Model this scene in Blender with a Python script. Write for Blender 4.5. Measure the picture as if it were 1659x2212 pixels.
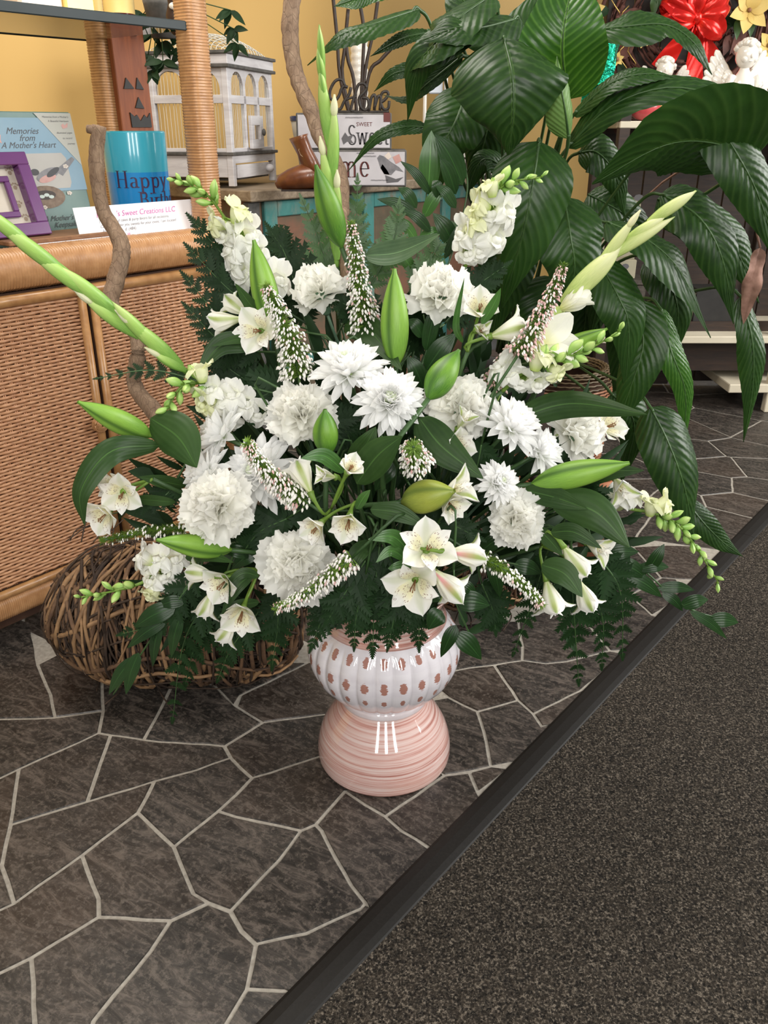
import bpy, math, random
from math import sin, cos, pi, radians, atan2, sqrt, exp
from mathutils import Vector, Matrix, noise as mn
random.seed(7)
sc = bpy.context.scene
for o in list(bpy.data.objects): bpy.data.objects.remove(o)
C = sc.collection
V3 = Vector

# ---------------------------------------------------------------- camera
FPX, PITCH, HC = 1800.0, radians(24.7), 1.05
cd = bpy.data.cameras.new('camera'); cam = bpy.data.objects.new('camera', cd); C.objects.link(cam)
cam.location = (0, 0, HC); cam.rotation_euler = (pi/2 - PITCH, 0, 0)
cd.sensor_fit = 'VERTICAL'; cd.sensor_height = 24.0; cd.lens = 24.0*FPX/2212.0
cd.clip_start = .02
sc.camera = cam

# ---------------------------------------------------------------- world, lamps, exposure
w = bpy.data.worlds.new('world'); sc.world = w; w.use_nodes = True
wb = w.node_tree.nodes['Background']
wb.inputs['Color'].default_value = (1.0, .975, .94, 1); wb.inputs['Strength'].default_value = .32
def area(name, loc, target, sx, sy, power, col):
    l = bpy.data.lights.new(name, 'AREA'); l.shape = 'RECTANGLE'; l.size = sx; l.size_y = sy
    l.energy = power; l.color = col
    o = bpy.data.objects.new(name, l); C.objects.link(o); o.location = loc
    d = Vector(target) - Vector(loc); o.rotation_euler = d.to_track_quat('-Z', 'Y').to_euler()
    return o
# shop-front windows: to the right, and tall panes behind the camera
area('window_daylight_right', (3.3, 1.5, 2.0), (0, 1.6, .5), 2.0, 1.6, 140, (1.0, .985, .96))
area('window_daylight_back', (1.9, 5.6, 2.3), (0.9, 1.6, 0.0), 1.6, 1.0, 16, (.9, .96, 1.0))
for i, (x, y) in enumerate(((-.75, -1.9), (.25, -2.0), (1.25, -1.8))):
    area('window_daylight_front', (x, y, 2.1), (0, 1.5, .7), .28, 1.7, 34, (1.0, .98, .94))
area('ceiling_light', (-.6, 1.7, 2.7), (-.5, 2.1, .6), 1.2, .8, 42, (1.0, .94, .85))
sc.cycles.max_bounces = 14; sc.cycles.diffuse_bounces = 8; sc.cycles.transmission_bounces = 8
sc.view_settings.view_transform = 'Standard'; sc.view_settings.look = 'None'
sc.view_settings.exposure = 0.0; sc.view_settings.gamma = 1.0
sc.view_settings.use_curve_mapping = False

# ---------------------------------------------------------------- measuring helpers (photo point -> place)
def ray(px, py):
    a = (px-829.5)/FPX; b = -(py-1106)/FPX
    return V3((a, cos(PITCH)+b*sin(PITCH), -sin(PITCH)+b*cos(PITCH)))
def at(px, py, Y):
    r = ray(px, py); return V3((0, 0, HC)) + r*(Y/r.y)
def atz(px, py, z=0.0):
    r = ray(px, py); return V3((0, 0, HC)) + r*((z-HC)/r.z)
def zc(p): return p.y*cos(PITCH) - (p.z-HC)*sin(PITCH)
def m_per_px(p): return zc(p)/FPX
AL = radians(39.3)
U = V3((sin(AL), cos(AL), 0)); N = V3((-cos(AL), sin(AL), 0))    # along the cabinet, into the wall
def onT(px, py, T):
    r = ray(px, py); return V3((0, 0, HC)) + r*(T/(r.x*N.x+r.y*N.y))
def loc_uv(s, t, z): return U*s + N*t + V3((0, 0, z))
CAM = V3((0, 0, HC))
RIGHT = V3((1, 0, 0)); UPV = V3((0, sin(PITCH), cos(PITCH))); BACK = V3((0, -cos(PITCH), sin(PITCH)))
def vdir(a, b, c): return (RIGHT*a + UPV*b + BACK*c).normalized()
def rnd(a, b): return random.uniform(a, b)

# ---------------------------------------------------------------- object helpers
W = {}
def thing(name, label, cat, mat=None, group=None, kind=None):
    o = bpy.data.objects.new(name, None); C.objects.link(o); o.empty_display_size = .02
    mw = mat if isinstance(mat, Matrix) else Matrix.Translation(mat if mat is not None else (0, 0, 0))
    o.matrix_world = mw; W[o.name] = mw
    o['label'] = label; o['category'] = cat
    if group: o['group'] = group
    if kind: o['kind'] = kind
    return o
def tag(o, label=None, cat=None, group=None, kind=None):
    if label: o['label'] = label
    if cat: o['category'] = cat
    if group: o['group'] = group
    if kind: o['kind'] = kind
    return o
def inst(name, me, parent, local, label=None):
    o = bpy.data.objects.new(name, me); C.objects.link(o)
    if parent is not None:
        o.parent = parent; W[o.name] = W[parent.name] @ local
    else: W[o.name] = local
    o.matrix_local = local
    if label: o['label'] = label
    return o
class MB:
    def __init__(s): s.v = []; s.f = []; s.uv = []; s.mi = []; s.cur = 0
    def add(s, vs, fs, uvs=None):
        b = len(s.v); s.v += [tuple(p) for p in vs]
        for k, f in enumerate(fs):
            s.f.append([b+i for i in f]); s.mi.append(s.cur)
            s.uv.append([uvs[i] for i in f] if uvs else [(0, 0)]*len(f))
        return s
    def box(s, c, size, X=V3((1,0,0)), Y=V3((0,1,0)), Z=V3((0,0,1)), bev=0):
        c = V3(c); h = [d/2 for d in size]; vs = []; fs = []
        if bev <= 0:
            for sx in (-1, 1):
                for sy in (-1, 1):
                    for sz in (-1, 1): vs.append(c+X*h[0]*sx+Y*h[1]*sy+Z*h[2]*sz)
            fs = [(0,1,3,2),(4,6,7,5),(0,4,5,1),(2,3,7,6),(0,2,6,4),(1,5,7,3)]
            return s.add(vs, fs)
        b = bev; idx = {}
        for sx in (-1, 1):
            for sy in (-1, 1):
                for sz in (-1, 1):
                    for a in range(3):
                        d = [h[0]-b, h[1]-b, h[2]-b]; d[a] = h[a]
                        idx[(sx, sy, sz, a)] = len(vs)
                        vs.append(c+X*d[0]*sx+Y*d[1]*sy+Z*d[2]*sz)
        for a in range(3):
            o = [i for i in range(3) if i != a]
            for sg in (-1, 1):
                q = []
                for (p, r) in ((-1,-1),(1,-1),(1,1),(-1,1)):
                    k = [0, 0, 0]; k[a] = sg; k[o[0]] = p; k[o[1]] = r; q.append(idx[(k[0], k[1], k[2], a)])
                fs.append(q)
        for a in range(3):
            o = [i for i in range(3) if i != a]
            for p in (-1, 1):
                for r in (-1, 1):
                    k0 = [0,0,0]; k0[o[0]] = p; k0[o[1]] = r; k1 = list(k0); k0[a] = -1; k1[a] = 1
                    fs.append([idx[(*k0, o[0])], idx[(*k1, o[0])], idx[(*k1, o[1])], idx[(*k0, o[1])]])
        for sx in (-1, 1):
            for sy in (-1, 1):
                for sz in (-1, 1): fs.append([idx[(sx,sy,sz,a)] for a in range(3)])
        return s.add(vs, fs)
    def tube(s, pts, r, seg=6, cap=True, flat=None, r2=1.0):
        pts = [V3(p) for p in pts]; n = len(pts); rr = r if isinstance(r, (list, tuple)) else [r]*n
        vs = []; fs = []; uvs = []; up = flat or V3((.13, .21, .97)); L = 0
        for i, p in enumerate(pts):
            t = (pts[min(i+1, n-1)] - pts[max(i-1, 0)])
            t = t.normalized() if t.length > 1e-9 else V3((0,0,1))
            a = t.cross(up)
            if a.length < 1e-4: a = t.cross(V3((1, 0, 0)))
            a.normalize(); b = t.cross(a).normalized()
            if not flat: up = -b if False else up
            if i: L += (p-pts[i-1]).length
            for k in range(seg):
                th = 2*pi*k/seg
                vs.append(p + a*cos(th)*rr[i] + b*sin(th)*rr[i]*r2); uvs.append((k/seg, L))
        for i in range(n-1):
            for k in range(seg):
                fs.append((i*seg+k, i*seg+(k+1)%seg, (i+1)*seg+(k+1)%seg, (i+1)*seg+k))
        if cap:
            fs.append(tuple(range(seg))[::-1]); fs.append(tuple((n-1)*seg+k for k in range(seg)))
        return s.add(vs, fs, uvs)
    def lathe(s, prof, c=V3((0,0,0)), seg=48, X=V3((1,0,0)), Y=V3((0,1,0)), Z=V3((0,0,1)), rf=None, capb=True, capt=False):
        vs = []; fs = []; uvs = []; n = len(prof); c = V3(c)
        for i, (r, z) in enumerate(prof):
            for k in range(seg):
                th = 2*pi*k/seg; q = r*(rf(th, i, z) if rf else 1)
                vs.append(c+X*q*cos(th)+Y*q*sin(th)+Z*z); uvs.append((k/seg, i/(n-1)))
        for i in range(n-1):
            for k in range(seg):
                fs.append((i*seg+k, i*seg+(k+1)%seg, (i+1)*seg+(k+1)%seg, (i+1)*seg+k))
        if capb: fs.append(tuple(range(seg))[::-1])
        if capt: fs.append(tuple((n-1)*seg+k for k in range(seg)))
        return s.add(vs, fs, uvs)
    def grid(s, fn, nu, nv, thick=0):
        vs = []; uvs = []; fs = []
        for j in range(nv+1):
            for i in range(nu+1):
                vs.append(fn(i/nu, j/nv)); uvs.append((i/nu, j/nv))
        for j in range(nv):
            for i in range(nu):
                a = j*(nu+1)+i; fs.append((a, a+1, a+nu+2, a+nu+1))
        return s.add(vs, fs, uvs)
    def ball(s, c, rx, ry, rz, X=V3((1,0,0)), Y=V3((0,1,0)), Z=V3((0,0,1)), seg=10, rings=6):
        pr = [(sin(pi*i/rings), -cos(pi*i/rings)) for i in range(rings+1)]
        pr[0] = (1e-3, -1); pr[-1] = (1e-3, 1)
        vs = []; fs = []; c = V3(c)
        for (r, z) in pr:
            for k in range(seg):
                th = 2*pi*k/seg; vs.append(c+X*rx*r*cos(th)+Y*ry*r*sin(th)+Z*rz*z)
        for i in range(rings):
            for k in range(seg):
                fs.append((i*seg+k, i*seg+(k+1)%seg, (i+1)*seg+(k+1)%seg, (i+1)*seg+k))
        return s.add(vs, fs)
    def prism(s, poly, c, X, Y, Z, th):
        n = len(poly); c = V3(c)
        vs = [c+X*a+Y*b-Z*th/2 for a, b in poly]+[c+X*a+Y*b+Z*th/2 for a, b in poly]
        return s.add(vs, [tuple(range(n))[::-1], tuple(range(n, 2*n))]+[(i, (i+1)%n, n+(i+1)%n, n+i) for i in range(n)])
    def mesh(s, name, mat, smooth=True, inv=None):
        me = bpy.data.meshes.new(name)
        vs = [inv @ V3(p) for p in s.v] if inv else s.v
        me.from_pydata([tuple(p) for p in vs], [], s.f)
        uvl = me.uv_layers.new(name='uv')
        flat = [c for f in s.uv for uvp in f for c in uvp]
        if len(flat) == 2*len(uvl.data): uvl.data.foreach_set('uv', flat)
        for m in (mat if isinstance(mat, (list, tuple)) else [mat]): me.materials.append(m)
        if isinstance(mat, (list, tuple)): me.polygons.foreach_set('material_index', s.mi)
        if smooth: me.polygons.foreach_set('use_smooth', [True]*len(me.polygons))
        me.update(); return me
    def build(s, name, mat, parent=None, smooth=True, label=None, kind=None, at0=None):
        """world-coordinate vertices, linked under parent"""
        if parent is not None:
            me = s.mesh(name, mat, smooth, W[parent.name].inverted()); o = inst(name, me, parent, Matrix(), label)
        else:
            p = V3(at0) if at0 is not None else V3((0,0,0))
            me = s.mesh(name, mat, smooth, Matrix.Translation(-p)); o = inst(name, me, None, Matrix.Translation(p), label)
        if kind: o['kind'] = kind
        return o
def catmull(P, n):
    P = [V3(p) for p in P]
    if len(P) == 2: return [P[0].lerp(P[1], i/n) for i in range(n+1)]
    Q = [P[0]*2-P[1]] + P + [P[-1]*2-P[-2]]; out = []
    m = len(P)-1
    for i in range(n+1):
        x = i/n*m; k = min(int(x), m-1); t = x-k
        a, b, c, d = Q[k], Q[k+1], Q[k+2], Q[k+3]
        out.append(.5*((2*b)+(c-a)*t+(2*a-5*b+4*c-d)*t*t+(3*b-a-3*c+d)*t*t*t))
    return out
def frame_z(origin, zdir, roll=0.0, hint=None):
    z = zdir.normalized(); h = hint or V3((0, 0, 1))
    x = h.cross(z)
    if x.length < 1e-3: x = V3((1, 0, 0)).cross(z)
    x.normalize(); y = z.cross(x)
    return Matrix.Translation(origin) @ Matrix(((x.x,y.x,z.x,0),(x.y,y.y,z.y,0),(x.z,y.z,z.z,0),(0,0,0,1))) @ Matrix.Rotation(roll, 4, 'Z')

# ---------------------------------------------------------------- materials
class NT:
    def __init__(s, name):
        s.m = bpy.data.materials.new(name); s.m.use_nodes = True; s.t = s.m.node_tree; s.n = s.t.nodes
        s.b = s.n['Principled BSDF']; s.out = s.n['Material Output']
    def new(s, typ, **kw):
        k = s.n.new(typ)
        for a, b in kw.items():
            if hasattr(k, a): setattr(k, a, b)
        return k
    def link(s, a, b): s.t.links.new(a, b)
    def ramp(s, fac, stops, interp='LINEAR'):
        r = s.n.new('ShaderNodeValToRGB'); r.color_ramp.interpolation = interp
        el = r.color_ramp.elements
        el[0].position = stops[0][0]; el[0].color = (*stops[0][1], 1)
        el[1].position = stops[-1][0]; el[1].color = (*stops[-1][1], 1)
        for p, c in stops[1:-1]: e = el.new(p); e.color = (*c, 1)
        s.link(fac, r.inputs['Fac']); return r.outputs['Color']
    def noise(s, scale, detail=3, rough=.55, vec=None, dist=0):
        k = s.n.new('ShaderNodeTexNoise'); k.inputs['Scale'].default_value = scale
        k.inputs['Detail'].default_value = detail; k.inputs['Roughness'].default_value = rough
        k.inputs['Distortion'].default_value = dist
        if vec: s.link(vec, k.inputs['Vector'])
        return k.outputs['Fac']
    def coord(s, which='Object', scale=(1,1,1), rot=(0,0,0)):
        c = s.n.new('ShaderNodeTexCoord'); mp = s.n.new('ShaderNodeMapping')
        mp.inputs['Scale'].default_value = scale; mp.inputs['Rotation'].default_value = rot
        s.link(c.outputs[which], mp.inputs['Vector']); return mp.outputs['Vector']
    def math(s, op, a, b=None, c=None):
        k = s.n.new('ShaderNodeMath'); k.operation = op
        for i, v in enumerate((a, b, c)):
            if v is None: continue
            if isinstance(v, (int, float)): k.inputs[i].default_value = v
            else: s.link(v, k.inputs[i])
        return k.outputs[0]
    def mix(s, fac, a, b, mode='MIX'):
        k = s.n.new('ShaderNodeMix'); k.data_type = 'RGBA'; k.blend_type = mode
        for sock, v in ((k.inputs[0], fac), (k.inputs[6], a), (k.inputs[7], b)):
            if isinstance(v, (int, float)): sock.default_value = v
            elif isinstance(v, tuple): sock.default_value = (*v, 1)
            else: s.link(v, sock)
        return k.outputs[2]
    def bump(s, h, strength=.3, dist=.002):
        k = s.n.new('ShaderNodeBump'); k.inputs['Strength'].default_value = strength
        k.inputs['Distance'].default_value = dist; s.link(h, k.inputs['Height']); s.link(k.outputs[0], s.b.inputs['Normal'])
    def col(s, c):
        if isinstance(c, tuple): s.b.inputs['Base Color'].default_value = (*c, 1)
        else: s.link(c, s.b.inputs['Base Color'])
    def set(s, rough=.5, metal=0, spec=.5, coat=0, trans=0):
        s.b.inputs['Roughness'].default_value = rough; s.b.inputs['Metallic'].default_value = metal
        s.b.inputs['Specular IOR Level'].default_value = spec; s.b.inputs['Coat Weight'].default_value = coat
        s.b.inputs['Transmission Weight'].default_value = trans
        return s
    def rand(s):
        return s.n.new('ShaderNodeObjectInfo').outputs['Random']
    def translucent(s, colr, fac):
        t = s.n.new('ShaderNodeBsdfTranslucent'); mx = s.n.new('ShaderNodeMixShader')
        if isinstance(colr, tuple): t.inputs['Color'].default_value = (*colr, 1)
        else: s.link(colr, t.inputs['Color'])
        mx.inputs[0].default_value = fac; s.link(s.b.outputs[0], mx.inputs[1]); s.link(t.outputs[0], mx.inputs[2])
        s.link(mx.outputs[0], s.out.inputs['Surface'])
def srgb(r, g, b):
    f = lambda c: (c/255/12.92 if c/255 <= .04045 else ((c/255+.055)/1.055)**2.4)
    return (f(r), f(g), f(b))
def simple(name, c1, c2=None, scale=40, rough=.5, bump=0, metal=0, coat=0, spec=.5, dist=.002, stretch=(1,1,1)):
    n = NT(name); n.set(rough, metal, spec, coat)
    v = n.coord('Object', stretch); f = n.noise(scale, 4, vec=v)
    n.col(n.ramp(f, [(.3, c1), (.7, c2 or tuple(min(1, c*1.2) for c in c1))]))
    if bump: n.bump(f, bump, dist)
    return n.m
M = {}
def petal_mat(name, c, base, tr=.35, uvaxis=1, rough=.5, stops=None):
    n = NT(name); n.set(rough, spec=.3)
    uvn = n.new('ShaderNodeUVMap'); sp = n.new('ShaderNodeSeparateXYZ'); n.link(uvn.outputs[0], sp.inputs[0])
    colr = n.ramp(sp.outputs[uvaxis], stops or [(0, base), (.45, c), (1, c)])
    n.col(colr); n.translucent(colr, tr)
    wv = n.math('SINE', n.math('MULTIPLY', sp.outputs[0], 60)); n.bump(wv, .15, .0006)
    return n.m
WHT = (.93, .935, .90); CRM = (.88, .83, .62)
M['carnation'] = petal_mat('carnation_petal', (.97, .965, .93), (.95, .92, .78), .45)
M['mum'] = petal_mat('chrysanthemum_petal', (.97, .97, .965), (.92, .94, .86), .42)
M['mum_centre'] = petal_mat('chrysanthemum_centre', (.86, .91, .74), (.55, .72, .30), .3)
M['snap'] = petal_mat('snapdragon_petal', (.94, .94, .90), (.74, .80, .38), .35, stops=[(0, (.60,.72,.25)), (.35, (.86,.89,.62)), (.62, (.94,.94,.88)), (1, (.95,.95,.92))])
M['snap_yellow'] = petal_mat('snapdragon_young_petal', (.88, .90, .60), (.55, .70, .16), .3)
M['glad_white'] = petal_mat('gladiolus_petal', (.93, .92, .84), (.80, .80, .38), .35)
def green(name, c1, c2, rough=.38, tr=.12, trc=None, scale=30, veins=0, spec=.5, vc=None, ribs=0):
    n = NT(name); n.set(rough, spec=spec)
    f = n.noise(scale, 3, vec=n.coord('Object')); colr = n.ramp(f, [(.3, c1), (.72, c2)])
    colr = n.mix(n.math('MULTIPLY', n.rand(), .35), colr, tuple(min(1, c*1.7) for c in c2))
    if veins or ribs:
        uvn = n.new('ShaderNodeUVMap'); sp = n.new('ShaderNodeSeparateXYZ'); n.link(uvn.outputs[0], sp.inputs[0])
        au = n.math('ABSOLUTE', n.math('SUBTRACT', sp.outputs[0], .5))
        if veins:
            ph = n.math('SUBTRACT', n.math('MULTIPLY', sp.outputs[1], veins), n.math('MULTIPLY', au, veins*.55))
            wv = n.math('SINE', n.math('MULTIPLY', ph, 2*pi))
            k = n.math('MULTIPLY', n.math('ADD', wv, 1), .5)
            colr = n.mix(n.math('MULTIPLY', n.math('POWER', k, 4.0), .35), colr, vc or tuple(min(1, c*2.2) for c in c2))
            n.bump(wv, .26, .0016)
        if ribs:
            wv = n.math('SINE', n.math('MULTIPLY', sp.outputs[0], ribs*2*pi)); n.bump(wv, .16, .0006)
            colr = n.mix(n.math('MULTIPLY', n.math('ADD', wv, 1), .045), colr, tuple(min(1, c*1.8) for c in c2))
        mid = n.math('LESS_THAN', au, .022 if veins else .02)
        colr = n.mix(n.math('MULTIPLY', mid, .7), colr, vc or tuple(min(1, c*2.4) for c in c2))
    n.col(colr); n.translucent(n.mix(1.0, colr, trc or (.9, 1, .35), 'MULTIPLY'), tr)
    return n.m
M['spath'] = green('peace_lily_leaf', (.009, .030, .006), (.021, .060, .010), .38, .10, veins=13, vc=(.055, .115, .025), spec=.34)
M['spath_lit'] = green('peace_lily_lit_leaf', (.018, .070, .009), (.035, .11, .013), .3, .22, veins=15, vc=(.16, .34, .06))  # brighter lit copy of the leaf material, light painted into the colour
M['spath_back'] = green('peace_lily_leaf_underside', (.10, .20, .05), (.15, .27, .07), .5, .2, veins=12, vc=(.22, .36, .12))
M['petiole'] = green('peace_lily_petiole', (.022, .055, .014), (.045, .10, .025), .4, .05)
M['lilyleaf'] = green('lily_leaf', (.014, .038, .009), (.030, .066, .016), .46, .12, ribs=7, spec=.25)
M['greyleaf'] = green('pale_lily_leaf', (.060, .115, .055), (.10, .165, .08), .5, .15, ribs=7)
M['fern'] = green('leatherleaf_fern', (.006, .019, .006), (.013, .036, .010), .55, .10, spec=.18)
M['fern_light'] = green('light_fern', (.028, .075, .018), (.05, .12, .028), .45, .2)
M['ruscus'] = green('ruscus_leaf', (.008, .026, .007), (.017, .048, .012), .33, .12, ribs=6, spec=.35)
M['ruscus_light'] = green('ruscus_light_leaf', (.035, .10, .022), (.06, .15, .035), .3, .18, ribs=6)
M['stem'] = green('flower_stem', (.022, .055, .016), (.045, .10, .028), .5, .05)
M['stem_blue'] = green('carnation_stem', (.06, .12, .07), (.10, .18, .11), .55, .05)
def bud_mat(name, lo, hi, tip, grooves=3, gc=(.05, .13, .02)):
    n = NT(name); n.set(.42, spec=.45)
    uvn = n.new('ShaderNodeUVMap'); sp = n.new('ShaderNodeSeparateXYZ'); n.link(uvn.outputs[0], sp.inputs[0])
    st = n.noise(14, 2, vec=n.coord('UV', (26, .6, 1)))
    c = n.ramp(sp.outputs[1], [(0, lo), (.25, lo), (.6, hi), (.92, tip), (1, lo)])
    c = n.mix(n.math('MULTIPLY', n.ramp(st, [(.42, (0,0,0)), (.62, (1,1,1))]), .45), c, tuple(min(1, x*1.5) for x in hi))
    g = n.math('POWER', n.math('ABSOLUTE', n.math('COSINE', n.math('MULTIPLY', sp.outputs[0], pi*grooves))), 15.0)
    c = n.mix(n.math('MULTIPLY', g, .85), c, gc)
    n.col(c); n.translucent(c, .12); return n.m
M['lilybud'] = bud_mat('lily_bud', (.16, .33, .045), (.24, .43, .06), (.18, .36, .05))
M['lilybud_dark'] = bud_mat('lily_bud_dark', (.055, .17, .02), (.16, .32, .035), (.06, .18, .02))
M['lilybud_olive'] = bud_mat('lily_bud_olive', (.20, .26, .045), (.30, .34, .05), (.26, .33, .05), gc=(.12, .18, .03))
M['gladbud'] = bud_mat('gladiolus_bud', (.18, .38, .07), (.36, .56, .13), (.62, .74, .28), 2, (.16, .34, .06))
M['gladbud_pale'] = bud_mat('gladiolus_pale_bud', (.40, .56, .13), (.66, .74, .32), (.82, .83, .52), 2, (.45, .6, .18))
M['snapbud'] = bud_mat('snapdragon_bud', (.22, .42, .09), (.38, .58, .15), (.62, .75, .28), 2, (.22, .42, .08))
M['budtip'] = petal_mat('gladiolus_bud_tip', (.90, .88, .62), (.75, .80, .40), .3)
# alstroemeria
def alst(name, outer, pink=False, strength=1.0):
    n = NT(name); n.set(.5, spec=.3)
    uvn = n.new('ShaderNodeUVMap'); sp = n.new('ShaderNodeSeparateXYZ'); n.link(uvn.outputs[0], sp.inputs[0])
    u_, v_ = sp.outputs[0], sp.outputs[1]
    c = n.ramp(v_, [(0, (.70, .76, .38)), (.35, (.90, .89, .78)), (1, (.94, .93, .90))])
    au = n.math('ABSOLUTE', n.math('SUBTRACT', u_, .5))
    if outer:
        band = n.ramp(au, [(.07, (1,1,1)), (.20, (0,0,0))])
        along = n.ramp(v_, [(.05, (1,1,1)), (.5, (.8,.8,.8) if not pink else (1,1,1)), (.72, (1,1,1)), (.93, (.9,.9,.9)), (1, (0,0,0))])
        g = n.math('MULTIPLY', band, along)
        g = n.math('MULTIPLY', g, strength)
        gc = n.ramp(v_, [(.3, (.80,.38,.38) if pink else (.52, .62, .25)), (.75, (.42, .50, .16)), (1, (.3, .48, .1))])
        c = n.mix(n.math('MULTIPLY', g, 1.0), c, gc)
    else:
        y = n.ramp(n.math('ABSOLUTE', n.math('SUBTRACT', v_, .45)), [(.05, (1,1,1)), (.28, (0,0,0))])
        c = n.mix(n.math('MULTIPLY', y, .55), c, (.86, .80, .42))
        vv = n.new('ShaderNodeTexVoronoi'); vv.inputs['Scale'].default_value = 1
        n.link(n.coord('UV', (13, 9, 1)), vv.inputs['Vector'])
        sx = n.math('LESS_THAN', vv.outputs['Distance'], .27)
        rng = n.math('MULTIPLY', n.math('GREATER_THAN', v_, .25), n.math('LESS_THAN', v_, .85))
        c = n.mix(n.math('MULTIPLY', n.math('MULTIPLY', sx, rng), .85), c, (.20, .05, .06))
    n.col(c); n.translucent(c, .3); return n.m
M['alst_outer'] = alst('alstroemeria_outer_petal', True)
M['alst_pink'] = alst('alstroemeria_pink_petal', True, True)
M['alst_open'] = alst('alstroemeria_open_petal', True, False, .30)
M['alst_inner'] = alst('alstroemeria_inner_petal', False)
M['anther'] = simple('anther_brown', (.16, .07, .03), (.3, .15, .06), 80, .7)
M['heath'] = simple('heath_bell_white', (.80, .76, .70), (.90, .88, .84), 90, .55)
M['heath_pink'] = simple('heath_bell_pink', (.62, .33, .32), (.80, .60, .56), 60, .55)
M['heath_green'] = green('heath_foliage', (.09, .17, .02), (.18, .30, .045), .5, .15)
# woods, wicker
def wood(name, c1, c2, scale=6, stretch=(1, 14, 14), rough=.55, bump=.25):
    n = NT(name); n.set(rough)
    f = n.noise(scale, 5, .6, vec=n.coord('Object', stretch), dist=1.0)
    n.col(n.ramp(f, [(.3, c1), (.7, c2)])); n.bump(f, bump, .002); return n.m
def cane(name, c1, c2, rough=.38):
    n = NT(name); n.set(rough, spec=.5, coat=.15)
    f = n.noise(55, 3, vec=n.coord('Object')); g = n.noise(5, 2, vec=n.coord('Object'))
    c = n.ramp(f, [(.25, c1), (.75, c2)]); n.col(n.mix(n.math('MULTIPLY', g, .3), c, tuple(x*.6 for x in c1)))
    n.bump(f, .15, .001); return n.m
M['cane'] = cane('honey_cane', (.40, .19, .075), (.58, .31, .14))
M['weave'] = cane('woven_cane', (.44, .21, .105), (.62, .34, .18))
M['pole'] = cane('smooth_rattan_pole', (.34, .16, .06), (.52, .28, .11), .32)
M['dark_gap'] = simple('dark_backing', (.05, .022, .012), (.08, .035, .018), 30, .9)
M['basket'] = cane('brown_willow', (.22, .085, .04), (.46, .21, .11), .4)
M['basket_dark'] = cane('dark_willow', (.07, .045, .02), (.13, .085, .035), .5)
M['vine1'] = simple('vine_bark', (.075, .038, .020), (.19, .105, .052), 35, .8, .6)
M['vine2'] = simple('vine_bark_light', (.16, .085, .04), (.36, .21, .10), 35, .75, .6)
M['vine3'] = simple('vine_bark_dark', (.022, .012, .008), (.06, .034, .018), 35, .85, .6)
def bark(name, c1, c2, c3):
    n = NT(name); n.set(.75)
    v = n.coord('Object', (1, 1, .45)); f = n.noise(75, 6, .75, vec=v)
    vo = n.new('ShaderNodeTexVoronoi'); vo.feature = 'DISTANCE_TO_EDGE'; vo.inputs['Scale'].default_value = 110
    n.link(n.coord('Object', (1, 1, .5)), vo.inputs['Vector'])
    e = n.ramp(vo.outputs['Distance'], [(0, (0,0,0)), (.08, (1,1,1))])
    c = n.ramp(f, [(.3, c1), (.55, c2), (.8, c3)]); n.col(n.mix(n.math('ADD', n.math('MULTIPLY', e, .35), .65), tuple(x*.5 for x in c1), c))
    n.bump(n.math('ADD', f, n.math('MULTIPLY', e, .2)), .8, .003); return n.m
M['bark'] = bark('branch_bark', (.17, .10, .06), (.29, .19, .12), (.46, .33, .22))
def ceramic():
    n = NT('vase_brushed_glaze'); n.set(.07, spec=.7, coat=.6)
    ang = n.coord('Object', (1.2, 1.2, 95)); f = n.noise(3.0, 5, .7, vec=ang); g = n.noise(1.0, 2, vec=n.coord('Object', (6, 6, 18)))
    c = n.ramp(f, [(.34, (.34, .13, .105)), (.43, (.53, .29, .25)), (.51, (.62, .43, .39)), (.66, (.68, .54, .505))])
    c = n.mix(n.math('MULTIPLY', n.ramp(g, [(.5, (0,0,0)), (.7, (1,1,1))]), .35), c, (.60, .30, .22)); n.col(c)
    return n.m
M['ceramic'] = ceramic()
def ceramic_bowl():
    n = NT('vase_fluted_glaze'); n.set(.06, spec=.7, coat=.6)
    uvn = n.new('ShaderNodeUVMap'); sp = n.new('ShaderNodeSeparateXYZ'); n.link(uvn.outputs[0], sp.inputs[0])
    u_, v_ = sp.outputs[0], sp.outputs[1]
    fu = n.math('SUBTRACT', n.math('FRACT', n.math('MULTIPLY', u_, 26)), .5)
    ns = n.noise(1, 3, .7, vec=n.coord('Object', (25, 25, 420)))
    white = n.ramp(n.noise(1, 3, vec=n.coord('Object', (9, 9, 60))), [(.3, (.66, .62, .66)), (.7, (.74, .71, .74))])
    tot = None
    for vc, rv, ru in ((.845, .052, .20), (.62, .058, .21), (.455, .032, .15)):
        d = n.math('ADD', n.math('POWER', n.math('DIVIDE', fu, ru), 2.0), n.math('POWER', n.math('DIVIDE', n.math('SUBTRACT', v_, vc), rv), 2.0))
        d = n.math('ADD', d, n.math('MULTIPLY', n.math('SUBTRACT', ns, .5), 3.2))
        k = n.math('LESS_THAN', d, .9); tot = k if tot is None else n.math('MAXIMUM', tot, k)
    n.col(n.mix(n.math('MULTIPLY', tot, .9), white, (.33, .12, .075))); return n.m
M['ceramic_bowl'] = ceramic_bowl()
M['ceramic_plain'] = simple('vase_collar_glaze', (.62, .52, .53), (.72, .66, .68), 30, .06, coat=.6, spec=.7)
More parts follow.
